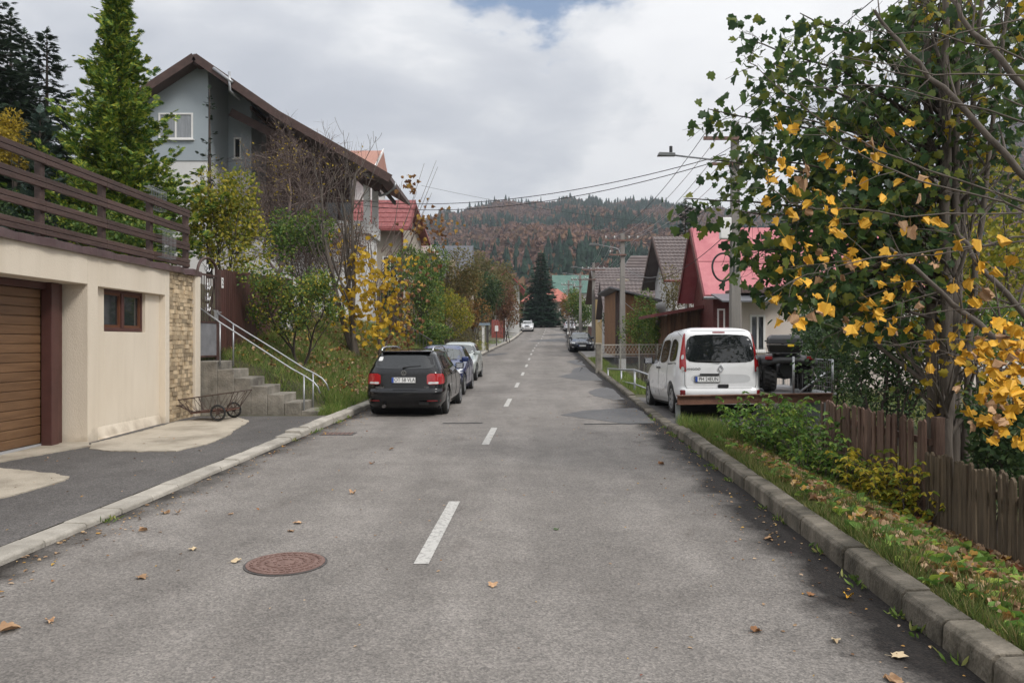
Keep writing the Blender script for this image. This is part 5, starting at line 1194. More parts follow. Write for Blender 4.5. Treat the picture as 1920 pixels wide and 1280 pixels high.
# ------------------------------------------------------------------ cars seen from the front
def front_car(name, label, X, yfront, mat, L_, W_, Hh, kind, glass=None, wr=.31, lens=M_clearlens, plate_txt=None, has_plate=True):
    zb = float(zr(yfront+1)); t = thing(name, label, 'car', (X, yfront+L_, zb), math.pi+YAW, 'cars parked along the street'); k = Hh/1.47
    if kind == 'suv': k = Hh/1.47
    z = lambda a: a*k if a > .45 else a
    sh = Shape([(.2,.2),(.40,.02),(.6,.0),(z(.9),.08),(z(1.0),.16 if kind != 'saloon' else .12),(z(1.04),.2 if kind != 'saloon' else .75),(z(1.35),.55 if kind != 'saloon' else 1.35),(z(1.43),.75 if kind != 'saloon' else 1.6),(z(1.47),1.3 if kind != 'saloon' else 1.9)],
               [(.18,L_-.22),(.30,L_-.06),(.48,L_),(z(.60),L_-.02),(z(.70),L_-.12),(z(.80),L_-.45),(z(.90),L_-.95),(z(.97),L_-1.22),(z(1.03),L_-1.36),(z(1.36),L_-2.0),(z(1.43),L_-2.25),(z(1.47),L_-2.7)],
               [(.18,W_-.10),(.32,W_-.02),(.5,W_),(z(.75),W_-.005),(z(.92),W_-.03),(z(1.0),W_-.07),(z(1.36),W_-.25),(z(1.43),W_-.32),(z(1.47),W_-.5)], 7, 4.6, 7)
    car_body(t, sh, mat, wr, .78, L_-.88, W_)
    for x_ in (-W_+.11, W_-.11):
        for y_ in (.78, L_-.88): wheel(t, x_, y_, wr, 1 if x_ > 0 else -1, M_rim, 5 if kind != 'saloon' else 7)
    g_ = glass or M_autoglass_l; fm = frontmap(sh, .008)
    patch('windscreen', g_, t, [(-W_+.17,z(1.01)),(W_-.17,z(1.01)),(W_-.33,z(1.355)),(-W_+.33,z(1.355))], fm, 6)
    e0 = L_-1.30
    side_windows(t, sh, [[(.62,z(1.03)),(1.30,z(1.02)),(1.30,z(1.34)),(1.0,z(1.33))], [(1.37,z(1.02)),(L_-2.12,z(1.01)),(L_-2.12,z(1.35)),(1.37,z(1.34))], [(L_-2.05,z(1.01)),(e0-.15,z(1.01)),(L_-1.98,z(1.30)),(L_-2.05,z(1.345))]], M_autoglass)
    for s_ in (-1, 1):
        hl = {'hatch': [(s_*(W_-.045),z(.66)),(s_*(W_-.08),z(.78)),(s_*(W_-.30),z(.755)),(s_*(W_-.36),z(.63)),(s_*(W_-.2),z(.58))],
              'saloon': [(s_*(W_-.05),.64),(s_*(W_-.07),.73),(s_*(W_-.40),.70),(s_*(W_-.42),.60),(s_*(W_-.1),.60)],
              'suv': [(s_*(W_-.05),.90),(s_*(W_-.08),.98),(s_*(W_-.36),.93),(s_*(W_-.38),.83),(s_*(W_-.1),.85)]}[kind]
        if s_ < 0: hl = list(reversed(hl))
        q = patch('headlight', lens, t, hl, fm, 4, 1); c_ = (sum(a for a, _ in hl)/5, sum(b for _, b in hl)/5)
        patch('reflector_bowl', M_chrome, q, [(c_[0]+.055*math.cos(a), c_[1]+.05*math.sin(a)) for a in np.linspace(0,5.9,10)], frontmap(sh,.013), 3, 0)
        patch('fog_light', M_clearlens, t, [(s_*(W_-.26)+.05*math.cos(a), .36+.045*math.sin(a)) for a in np.linspace(0,5.9,10)], fm, 3, 0)
        mirror_z = z(.99); x = s_*(sh.W(L_-1.42, mirror_z)+.13)
        o = MB().cbox((x, L_-1.42, mirror_z+.05), (.21,.11,.15)).build('mirror', mat, t, local=True, bevel=.035, seg=3)
        for p_ in o.data.polygons: p_.use_smooth = True
        MB().beam((s_*(sh.W(L_-1.42,mirror_z)-.03),L_-1.42,mirror_z),(x-s_*.05,L_-1.42,mirror_z+.02),.05,.05).build('stalk', M_blackp, o, local=True)
        for y_ in (1.34, L_-2.08, L_-1.2): seam(t, [(s_*(sh.W(y_,zz)+.001), y_, zz) for zz in np.linspace(.36,z(.98),9)])
        seam(t, [(s_*(W_-.16-.08*f), sh.Yf(W_-.16-.08*f, z(.72+.24*f))+.003, z(.72+.24*f)) for f in np.linspace(0,1,9)])
    if kind == 'hatch':
        patch('upper_grille', M_blackp, t, [(-.40,z(.585)),(.40,z(.585)),(.34,z(.64)),(-.34,z(.64))], fm, 3, 1)
        patch('lower_intake', M_blackp, t, [(-.52,.27),(.52,.27),(.46,.42),(-.46,.42)], fm, 4, 1); pz = .50
    elif kind == 'saloon':
        q = patch('upper_grille', M_blackp, t, [(-.24,.30),(.24,.30),(.33,.62),(.29,.72),(-.29,.72),(-.33,.62)], fm, 4, 1)
        for xx in np.linspace(-.24,.24,9): seam(q, [(xx, sh.Yf(xx,zz)+.012, zz) for zz in (.5,.6,.70)], .005, 'grille_bar')
        for s_ in (-1, 1): patch('lower_intake', M_blackp, t, [(s_*.44,.26),(s_*.76,.28),(s_*.74,.38),(s_*.44,.38)][::s_], fm, 3, 1)
        pz = .46
    else:
        q = patch('upper_grille', M_blackp, t, [(-.30,.52),(.30,.52),(.42,.74),(.38,.93),(-.38,.93),(-.42,.74)], fm, 4, 1)
        for zz in np.linspace(.58,.9,7): seam(q, [(xx, sh.Yf(xx,zz)+.012, zz) for xx in np.linspace(-.33,.33,6)], .006, 'grille_bar')
        for s_ in (-1, 1): patch('lower_intake', M_blackp, t, [(s_*.46,.36),(s_*.80,.40),(s_*.78,.58),(s_*.50,.50)][::s_], fm, 3, 1)
        patch('lower_grille', M_blackp, t, [(-.5,.27),(.5,.27),(.46,.36),(-.46,.36)], fm, 3, 1)
        for s_ in (-1, 1): MB().tube([(s_*(W_-.30),1.0,Hh-.02),(s_*(W_-.30),1.1,Hh+.06),(s_*(W_-.30),2.6,Hh+.06),(s_*(W_-.30),2.75,Hh-.05)], .02, 6).build('roof_rail', M_chrome, t, True, True)
        pz = .60
    if has_plate: plate(t, (0, sh.Yf(0,pz)+.016, pz), 1)
    e = MB().disc((0, sh.Yf(0,z(.67))+.012, z(.67)), .05, (0,1,0), .012, 16).build('emblem', M_chrome, t, local=True)
    for x0 in (-.1, .35): MB().tube([(x0,sh.Yf(x0,z(1.015))+.03,z(1.02)),(x0-.45,sh.Yf(x0-.45,z(1.03))+.02,z(1.035))], .010, 5).build('wiper', M_blackp, t, local=True)
    return t
M_blue = paint('dark_blue_paint', (.012,.028,.115), .25, .25); M_silverg = paint('pale_silver_green_paint', (.42,.45,.43), .35, .32)
M_dkblue = paint('blue_black_paint', (.018,.022,.034), .3, .25); M_whsuv = paint('white_suv_paint', (.70,.71,.72)); M_silver = paint('silver_paint', (.40,.40,.42), .45, .3)
front_car('hatchback', 'dark blue hatchback facing the camera between the black and silver cars', -2.10, 21.85, M_blue, 4.1, .87, 1.47, 'hatch')
front_car('hatchback', 'pale silver green hatchback facing the camera, farthest in the left row', -2.02, 28.3, M_silverg, 3.9, .85, 1.46, 'hatch')
front_car('saloon_car', 'dark saloon with open-frame grille parked facing the camera at the right kerb', 5.30, 55.6, M_dkblue, 4.8, .93, 1.46, 'saloon', wr=.33)
front_car('suv', 'white sport utility car facing the camera at the far left kerb', 2.40, 112.3, M_whsuv, 4.6, .95, 1.66, 'suv', wr=.37)
# ------------------------------------------------------------------ far silver hatchback from behind
t = thing('crossover_car', 'silver crossover seen from behind at the far right kerb', 'car', (8.55, 113.6, float(zr(114))), YAW-R(1.5), 'cars parked along the street')
sh = Shape([(.22,.16),(.36,.02),(.56,.0),(.66,.05),(1.0,.12),(1.08,.2),(1.46,.55),(1.54,.8),(1.60,1.4)], [(.22,4.2),(.4,4.36),(.6,4.4),(.85,4.2),(1.0,3.6),(1.1,3.25),(1.45,2.6),(1.54,2.3),(1.60,2.0)], [(.22,.82),(.36,.9),(.6,.91),(.95,.88),(1.08,.83),(1.46,.66),(1.55,.55),(1.60,.4)], 7, 5)
car_body(t, sh, M_silver, .34, .8, 3.45, .91)
for x_ in (-.79, .79):
    for y_ in (.8, 3.45): wheel(t, x_, y_, .34, 1 if x_ > 0 else -1, M_rim)
patch('rear_window', M_autoglass, t, [(-.66,1.1),(.66,1.1),(.56,1.42),(-.56,1.42)], rearmap(sh,.01))
for s_ in (-1, 1): patch('tail_light', M_redlens, t, [(s_*.88,.92),(s_*.68,.94),(s_*.66,1.10),(s_*.80,1.14)][::s_], rearmap(sh,.01), 3, 1)
patch('lower_trim', M_blackp, t, [(-.8,.30),(.8,.30),(.74,.46),(-.74,.46)], rearmap(sh,.01)); plate(t, (0, sh.Yr(0,.82)-.014, .82), -1)
side_windows(t, sh, [[(.75,1.1),(1.5,1.09),(1.5,1.42),(1.1,1.42)], [(1.58,1.09),(2.9,1.08),(2.5,1.40),(1.58,1.42)]], M_autoglass)
for s_ in (-1, 1): mirror(t, sh, 3.0, 1.04, s_, M_silver)
# ------------------------------------------------------------------ quad bike with top box
q = thing('quad_bike', 'black quad bike with a top case standing on the steel deck', 'quad bike', (5.72, 15.95, .815), R(-14))
def knobby(x, y, r, w, side):
    wl = lathe_x([(-w/2,r*.5),(-w/2,r*.86),(-w*.38,r*.97),(0,r),(w*.38,r*.97),(w/2,r*.86),(w/2,r*.5)], x, y, r, 26).build('wheel', M_black, q, True, True)
    m = MB()
    for i in range(20):
        a = 2*math.pi*i/20
        for k, xo in enumerate((-w*.3, w*.1)):
            aa = a+k*.157; m.beam((x+xo-.02,y+r*1.0*math.cos(aa),r+r*1.0*math.sin(aa)),(x+xo+w*.25,y+r*1.0*math.cos(aa+.1),r+r*1.0*math.sin(aa+.1)),.03,.035,up=(0,math.cos(aa),math.sin(aa)))
    tag(m.build('tread_blocks', M_black, wl, local=True), kind='stuff')
    lathe_x([(side*w*.42,r*.52),(side*w*.2,r*.45),(side*w*.2,.001)], x, y, r, 20).build('rim', M_galv_d, wl, True, True)
for x_, y_ in ((-.36,.0),(.36,.0),(-.36,1.25),(.36,1.25)): knobby(x_, y_, .31, .26, 1 if x_ > 0 else -1)
m = MB(); m.tube([(0,-.1,.45),(0,.5,.42),(0,1.3,.48)], [.16,.2,.15], 10).tube([(-.34,0,.31),(.34,0,.31)], .04, 8).tube([(-.34,1.25,.31),(.34,1.25,.31)], .04, 8); m.build('chassis', M_blackp, q, local=True)
def fender(y0, y1, zt, name):
    m = MB(); n = 9
    for i in range(n):
        a = math.pi*i/(n-1); y = (y0+y1)/2-(y1-y0)/2*math.cos(a); z = .56+ (zt-.56)*math.sin(a)**.5
        m.v += [(-.54,y,z-.03),(-.2,y,z+.03),(.2,y,z+.03),(.54,y,z-.03)]
    for i in range(n-1):
        for j in range(3): m.f.append((i*4+j, i*4+j+1, i*4+5+j, i*4+4+j))
    o = m.build(name, M_blackp, q, True, True); s = o.modifiers.new('s', 'SOLIDIFY'); s.thickness = .03
    return o
fender(-.38,.40,.74,'rear_fender'); fender(.86,1.62,.74,'front_fender')
MB().cbox((0,.55,.80),(.32,.70,.14)).build('seat', M_blackp, q, local=True, bevel=.05)
m = MB().tube([(-.38,1.0,1.05),(-.15,.98,1.02),(.15,.98,1.02),(.38,1.0,1.05)], .016, 6).tube([(0,1.0,.75),(0,.98,1.02)], .03, 6); m.build('handlebar', M_blackp, q, local=True)
m = MB()
for x_ in np.linspace(-.4,.4,6): m.tube([(x_,-.34,.80),(x_,.22,.80)], .013, 5)
for y_ in (-.34,.22): m.tube([(-.4,y_,.80),(.4,y_,.80)], .013, 5)
m.build('rear_rack', M_blackp, q, local=True)
for s_ in (-1, 1): MB().cbox((s_*.40,-.37,.70),(.14,.05,.07)).build('tail_light', M_redlens_d, q, local=True, bevel=.01)
MB().cbox((.0,-.30,.66),(.5,.08,.05)).build('rear_guard', M_steel_br, q, local=True)
tb = thing('top_case', 'black hard luggage case with a yellow label mounted on the quad bike', 'luggage case', (5.64, 15.93, 1.63), R(-14))
MB().add([(-.30,-.30,0),(.30,-.30,0),(.30,.12,0),(-.30,.12,0),(-.34,-.36,.16),(.34,-.36,.16),(.34,.16,.16),(-.34,.16,.16)], [(3,2,1,0),(4,5,6,7),(0,1,5,4),(1,2,6,5),(2,3,7,6),(3,0,4,7)]).build('base_shell', M_blackp, tb, local=True, bevel=.03, seg=3)
MB().add([(-.34,-.36,.165),(.34,-.36,.165),(.34,.16,.165),(-.34,.16,.165),(-.33,-.33,.28),(.33,-.33,.28),(.33,.14,.30),(-.33,.14,.30),(-.26,-.24,.355),(.26,-.24,.355),(.26,.10,.36),(-.26,.10,.36)], [(3,2,1,0),(0,1,5,4),(1,2,6,5),(2,3,7,6),(3,0,4,7),(4,5,9,8),(5,6,10,9),(6,7,11,10),(7,4,8,11),(8,9,10,11)]).build('lid', pm('satin_black_shell', (.02,.02,.022), (.028,.028,.03), 8, .32), tb, local=True, bevel=.025, seg=3)
MB().cbox((.10,-.355,.14),(.12,.012,.045)).build('yellow_label', pm('yellow_label', (.75,.50,.03), None, rough=.5), tb, local=True)
for x_ in (-.2,.2): MB().cbox((x_,-.1,-.03),(.06,.34,.06)).build('mount', M_blackp, tb, local=True)
# ================================================================== VEGETATION
def tmpl(half, fold=.18, curl=.25):
    """leaf template from a half outline (x>=0, y along the midrib): two mirrored n-gons joined at the rib"""
    n = len(half); rib = [i for i, p in enumerate(half) if abs(p[0]) < 1e-6]
    z = lambda x, y: fold*abs(x)-curl*(y-.4)**2
    V = [(x, y, z(x, y)) for x, y in half]; idx = list(range(n)); left = []
    for i, (x, y) in enumerate(half):
        if i in rib: left.append(i)
        else: V.append((-x, y, z(x, y))); left.append(len(V)-1)
    return np.array(V), np.array([idx, left[::-1]])
T_maple = tmpl([(0,0),(.22,-.11),(.31,.02),(.50,.13),(.53,.27),(.37,.38),(.45,.60),(.36,.68),(.21,.64),(.12,.84),(0,.93)], .25, .4)
T_maple_c = tmpl([(0,0),(.18,-.12),(.26,.02),(.41,.12),(.42,.25),(.29,.37),(.34,.57),(.26,.64),(.15,.62),(.08,.8),(0,.88)], .8, 1.2)
T_twig = (np.array([(-.010,0,0),(.010,0,0),(.007,.5,.05),(-.007,.5,.05),(.003,1,.02),(-.003,1,.02)]), np.array([[0,1,2,3],[3,2,4,5]]))
T_leaf = tmpl([(0,0),(.26,.22),(.30,.5),(.16,.82),(0,1)], .2, .3)
T_slim = tmpl([(0,0),(.13,.25),(.13,.6),(0,1)], .1, .2)
T_rasp = tmpl([(0,0),(.30,.10),(.36,.38),(.24,.58),(.15,.82),(0,1)], .3, .5)
_f = []; _v = []
for (bx_, by_, ang, ln, wd) in ((0,0,0,1.0,.11),(0,.15,.65,.55,.09),(0,.15,-.65,.55,.09),(0,.38,.6,.45,.08),(0,.38,-.6,.45,.08),(0,.6,.5,.34,.07),(0,.6,-.5,.34,.07)):
    d_ = np.array([math.sin(ang), math.cos(ang)]); q_ = np.array([d_[1], -d_[0]])*wd; b_ = len(_v); o_ = np.array([bx_, by_])
    for p_, zz in ((o_, 0), (o_+d_*ln*.5+q_, -.03), (o_+d_*ln, -.12), (o_+d_*ln*.5-q_, -.03)): _v.append((p_[0], p_[1], zz))
    _f.append([b_, b_+1, b_+2, b_+3])
T_spray = (np.array(_v), np.array(_f))
T_blade = (np.array([(-.5,0,0),(.5,0,0),(-.38,.45,.06),(.38,.45,.06),(0,1,.28)]), np.array([[0,1,3],[0,3,2],[2,3,4]]))
def unit(a): return a/np.maximum(1e-9, np.linalg.norm(a, axis=-1, keepdims=True))
def scatter(name, tm, P, D, S, mat, parent=None, rg=None, up=.5, roll=1.0, wide=None, kind='stuff', Nrm=None):
    """one mesh of leaves: position P, growth direction D, size S"""
    rg = rg or np.random.default_rng(1); V, F = tm; P = np.asarray(P, float); n = len(P); D = unit(np.asarray(D, float)); S = np.asarray(S, float)
    nr = rg.normal(size=(n, 3))*roll if Nrm is None else np.asarray(Nrm, float)+rg.normal(size=(n, 3))*roll; nr[:, 2] += up; nr = unit(nr-D*(nr*D).sum(1, keepdims=True)); X = np.cross(D, nr)
    wx = np.ones(n) if wide is None else np.asarray(wide)
    co = P[:, None, :] + S[:, None, None]*(V[None, :, 0, None]*wx[:, None, None]*X[:, None, :] + V[None, :, 1, None]*D[:, None, :] + V[None, :, 2, None]*nr[:, None, :])
    FF = (F[None] + (np.arange(n)*len(V))[:, None, None]).reshape(-1, F.shape[1])
    o = link(npmesh(name, co.reshape(-1, 3), FF), name, mat, parent)
    if kind: o['kind'] = kind
    return o
def rv(rg, n, s=1.0): return unit(rg.normal(size=(n, 3)))*s
class Twigs:
    """branch skeleton: tapered tubes in one mesh + leaf anchor points"""
    def __init__(s, seed): s.mb = MB(); s.rg = random.Random(seed); s.P = []; s.D = []
    def limb(s, p, d, L_, r, depth, par, seg=5):
        rg = s.rg; d = Vector(d).normalized(); p = Vector(p); pts = [p.copy()]; rs = [r]; k = max(2, seg-(0 if depth > 1 else 2)); st = L_/k
        for i in range(k):
            w = par.get('wig', .18); d = (d + Vector((rg.gauss(0, w), rg.gauss(0, w), rg.gauss(0, w)+par.get('up', .06)*(1 if depth else .6)))).normalized()
            p = p+d*st; pts.append(p.copy()); rs.append(max(par.get('rmin', .003), r*(1-.72*(i+1)/k)))
        s.mb.tube(pts, rs, 6 if r > .03 else (4 if r > .008 else 3), False)
        if depth == 0 or r < .006:
            for q in pts[1:]: s.P.append(tuple(q)); s.D.append(tuple(d))
        if depth > 0:
            nb = par['n'][len(par['n'])-depth] if depth <= len(par['n']) else par['n'][0]
            for j in range(nb):
                f = par.get('f0', .25)+(1-par.get('f0', .25))*(j+rg.random())/nb; x = f*k; i0 = min(k-1, int(x)); q = pts[i0].lerp(pts[i0+1], x-i0)
                dd = (pts[i0+1]-pts[i0]).normalized(); az = dd.orthogonal().normalized(); az.rotate(__import__('mathutils').Quaternion(dd, rg.uniform(0, 6.283)))
                an = par.get('ang', .75)*rg.uniform(.7, 1.25); nd_ = dd*math.cos(an)+az*math.sin(an)
                s.limb(q, nd_, L_*par.get('lr', .55)*rg.uniform(.7, 1.2)*(1.15-.5*f), rs[i0]*par.get('rr', .55), depth-1, par, seg)
        return pts
    def path(s, pts, r0, r1, par, depth=1, nb=8, L_=.6):
        """explicit branch through given points with side twigs"""
        pts = [Vector(p) for p in pts]; fine = []
        for a_, b_ in zip(pts[:-1], pts[1:]):
            for q in range(4): fine.append(a_.lerp(b_, q/4)+Vector([s.rg.gauss(0, .012) for _ in range(3)]))
        fine.append(pts[-1]); n = len(fine); rs = [r0+(r1-r0)*i/(n-1) for i in range(n)]; s.mb.tube(fine, rs, 6 if r0 > .02 else 4, False)
        for j in range(nb):
            i = min(n-2, int(n*(.12+.88*(j+s.rg.random())/nb))); dd = (fine[i+1]-fine[i]).normalized(); az = dd.orthogonal().normalized(); az.rotate(__import__('mathutils').Quaternion(dd, s.rg.uniform(0, 6.283)))
            an = s.rg.uniform(.4, 1.0); s.limb(fine[i], dd*math.cos(an)+az*math.sin(an), L_*s.rg.uniform(.5, 1.3)*(1.1-.5*i/n), max(.005, rs[i]*.5), depth, par, 4)
        return fine
    def leaves(s, name, tm, mat, parent, per, size, spread, seed, droop=.5, up=.6, frac=1.0):
        rg = np.random.default_rng(seed); P, D = np.array(s.P), np.array(s.D)
        if frac < 1: k = rg.random(len(P)) < frac; P, D = P[k], D[k]
        P = np.repeat(P, per, 0)+rg.normal(size=(len(P)*per, 3))*spread; D = np.repeat(D, per, 0)*.5+rg.normal(size=(len(P), 3))*.8; D[:, 2] -= droop
        return scatter(name, tm, P, D, size*rg.uniform(.6, 1.25, len(P)), mat, parent, rg, up)
M_bark = pm('grey_brown_bark', (.085,.070,.058), (.15,.125,.105), 6, .9, .6, 30, stretch=(1,1,.25))
M_barkd = pm('dark_bark', (.045,.035,.030), (.08,.062,.052), 8, .9, .5, 30, stretch=(1,1,.3))
M_maplegreen = leafmat('dark_green_maple_leaf', [(.040,.072,.034),(.052,.098,.038),(.070,.125,.040),(.11,.17,.044),(.24,.25,.045)], .48, .42)
M_mapleyel = leafmat('yellow_green_leaf', [(.06,.10,.02),(.16,.19,.03),(.36,.29,.03),(.46,.30,.03)], .4)
M_gold = pm('golden_maple_leaf', (.60,.29,.022), (.70,.40,.04), 14, .55, c3=(.40,.16,.02), objr=.22, spec=.25, lo=.3, hi=.55)
M_tan = pm('dry_tan_leaf', (.34,.20,.11), (.48,.31,.18), 18, .7, objr=.25, spec=.2)
def bare(nm): 
    m = MATS.get(nm); return m
# ---------------------------------------------------------------- the big maple, right foreground
mt = thing('maple_tree', 'multi-stemmed maple with dark green and golden leaves behind the right fence', 'tree', (5.45, 9.7, -.4))
tw = Twigs(31); stems = [((5.28,9.6),(1740,-60),9.9,.085),((5.40,9.55),(1772,-40),9.6,.10),((5.52,9.62),(1800,-60),9.7,.085),((5.60,9.75),(1850,-50),10,.07),((5.46,9.8),(1705,-40),10.2,.065),((5.62,9.6),(1900,-30),9.6,.055)]
par_s = dict(n=[3,5], up=.10, wig=.12, lr=.5, ang=.55, rr=.5, rmin=.003)
for (x_, y_), (px, py), d_, r in stems:
    b_ = Vector((x_, y_, -.5)); e_ = at(px, py, d_); m1 = b_.lerp(e_, .33)+Vector((-.02*(e_.x-b_.x),0,0)); m2 = b_.lerp(e_, .66)
    m1.x = b_.x+(e_.x-b_.x)*.14; m2.x = b_.x+(e_.x-b_.x)*.48
    tw.path([b_, m1, m2, e_], r, r*.35, par_s, 1, 12, 1.1)
tw.mb.build('trunk', M_bark, mt, True)
tw.leaves('upper_foliage', T_maple, M_mapleyel, mt, 2, .088, .12, 5, frac=.6)
bg_ = Twigs(32); par_b = dict(n=[4], up=-.02, wig=.2, lr=.6, ang=.7, rr=.6, rmin=.0025)
boughs = [(1285,372,9.2,470),(1330,205,9.5,360),(1385,70,10,260),(1450,120,8.7,330),(1500,25,9.2,210),(1415,290,8.5,420),(1385,470,9.0,520),(1450,555,9.0,570),(1560,120,9.6,310),(1560,420,8.3,480),(1600,250,8.8,380),(1650,60,9.2,230),(1500,520,8.4,560),(1610,560,8.6,570),(1480,380,8.7,460),(1345,300,9.3,420),(1450,205,9.0,360),(1375,395,8.9,480),(1520,300,9.4,420),(1440,500,9.4,540),(1660,330,9.3,430),(1690,190,9.8,330),(1405,180,9.6,340),(1850,150,9.0,300),(1545,610,9.2,600),(1700,480,9.0,520),(1410,495,9.2,540),(1465,445,10.4,520),(1535,470,10.6,520),(1605,440,10.4,500),(1655,505,10.2,540),(1560,350,10.6,470),(1625,385,10.4,480),(1685,425,10.2,500),(1505,545,10.4,560),(1580,520,10.8,540),(1520,410,10.8,500),(1640,560,10.0,580),(1750,60,10.8,260),(1835,110,10.6,300),(1905,50,10.4,260),(1885,225,10.6,380),(1825,270,10.8,400),(1770,150,11,320),(1705,25,10.8,230),(1690,270,10.6,400),(1900,330,10.6,450),(1740,-10,10.4,200),(1860,0,10.8,210)]
for i, (px, py, d_, y0) in enumerate(boughs):
    s_ = at(1765+8*math.sin(i), y0, 9.7); e_ = at(px, py, d_); m_ = s_.lerp(e_, .5)+Vector((0,0,.22)); bg_.path([s_, m_, e_], .024, .006, par_b, 1, 12, .62)
bg_.mb.build('boughs', M_barkd, mt, True)
bg_.leaves('green_foliage', T_maple, M_maplegreen, mt, 2, .120, .11, 6, .55, .5, .60)
# long thin shoots coming in from the right with golden leaves
sh_ = Twigs(33); par_t = dict(n=[2], up=.02, wig=.15, lr=.5, ang=.6, rr=.6, rmin=.0025)
shoots = [[(2000,400),(1740,322),(1560,240),(1440,150),(1395,105)],[(2000,420),(1760,350),(1600,285),(1500,225)],[(1990,130),(1760,62),(1600,60)],[(2000,145),(1750,140),(1560,100)],[(2000,250),(1700,165),(1500,160)],
          [(1990,395),(1700,400),(1480,385),(1430,330)],[(2000,440),(1800,470),(1600,490),(1480,500)],[(1960,440),(1720,475),(1560,500),(1470,535)],[(2000,560),(1780,580),(1600,610),(1530,640)],[(2000,640),(1800,635),(1640,645)],[(2000,700),(1850,690),(1720,640)],[(2000,20),(1800,60),(1660,130)]]
for i, s in enumerate(shoots): d_ = 7.0+.14*(i % 6); sh_.path([at(px, py, d_+.15*k*(-1)**i) for k, (px, py) in enumerate(s)], .012, .0035, par_t, 0, 7, .45)
for s in ([(2050,470),(1920,320),(1790,190),(1700,95),(1640,20)],[(2050,300),(1900,140),(1800,30),(1770,-40)],[(2010,760),(1860,630),(1760,545),(1668,465)],[(2050,700),(1930,600),(1840,500),(1790,420)]):
    sh_.path([at(px, py, 7.9+.1*k) for k, (px, py) in enumerate(s)], .042, .016, par_t, 1, 6, .7)
sh_.mb.build('shoots', M_bark, mt, True)
gold = [(1460,238),(1485,243),(1555,238),(1440,330),(1466,305),(1470,320),(1500,340),(1512,320),(1495,365),(1520,387),(1533,365),(1580,320),(1587,345),(1620,345),(1630,270),(1642,300),(1620,290),(1646,315),(1570,420),(1563,440),(1660,378),(1690,347),(1722,340),(1726,375),(1737,347),(1600,335),(1550,300)]
gold += [(1400+x*.3125, 400+y*.3125) for x, y in ((520,75),(545,140),(720,55),(915,85),(985,110),(1060,60),(1110,60),(1150,80),(360,225),(365,285),(270,298),(445,248),(470,340),(635,237),(620,285),(660,305),(810,325),(290,420),(380,440),(430,410),(570,400),(800,445),(875,415),(955,440),(1000,450),(480,570),(510,590),(390,625),(420,610),(730,545),(825,540),(850,510),(690,580),(760,620),(780,610),(600,660),(580,715),(690,680),(730,690),(800,660),(860,720),(975,705),(805,765),(1030,575),(1060,270),(1165,260),(995,295),(885,270),(1265,200),(1390,190),(1505,175),(1390,340),(1400,330),(1480,360),(1600,290),(1240,455),(1340,425),(1350,540),(1370,550),(1440,490),(1410,500),(1115,820),(1130,810),(1080,735),(1250,750),(1300,850),(1400,905),(1500,760),(1440,830),(1100,940),(1260,900),(1620,820),(1350,970),(1600,700),(1560,690),(1090,960))]
r_ = random.Random(12)
gold += [(r_.uniform(1440,1760), r_.uniform(230,640)) for _ in range(46)]
for _ in range(105):
    u_ = r_.random(); gold.append((1810+115*u_**.7+r_.uniform(-18,18), 625+r_.random()*225-30*(1-u_)))
gm = []
for k in range(8):
    V, F_ = (T_maple if k % 3 else T_maple_c); rr = np.random.default_rng(k); V = V.copy(); V[:, 2] += .13*np.sin(V[:, 0]*8+k)+.10*np.sin(V[:, 1]*7+2*k)+.05*rr.normal(size=len(V)); V[:, 0] *= rr.uniform(.85, 1.1)
    stalk = np.array([(-.012,0,0),(.012,0,0),(.012,-.75,.14),(-.012,-.75,.14)]); me = bpy.data.meshes.new('leaf'); me.from_pydata([tuple(v) for v in np.concatenate([V, stalk])], [], [tuple(f) for f in F_]+[(len(V), len(V)+1, len(V)+2, len(V)+3)]); me.materials.append(M_gold if k < 6 else M_tan); gm.append(me)
for i, (px, py) in enumerate(gold):
    d_ = r_.uniform(6.6, 7.4) if px > 1780 else r_.uniform(6.9, 7.7)
    o = bpy.data.objects.new('leaf', gm[i % 8 if r_.random() < .75 else i % 6]); COL.objects.link(o); o.parent = mt; o.matrix_parent_inverse = mt.matrix_basis.inverted()
    o.location = at(px, py-9, d_); s_ = r_.uniform(.085, .136); o.scale = (s_*r_.uniform(.8,1.1), s_, s_); o.rotation_euler = (R(-90)+r_.uniform(-1.0,1.0)-.2, r_.uniform(-1.0,1.0), r_.uniform(-1.3,1.3))
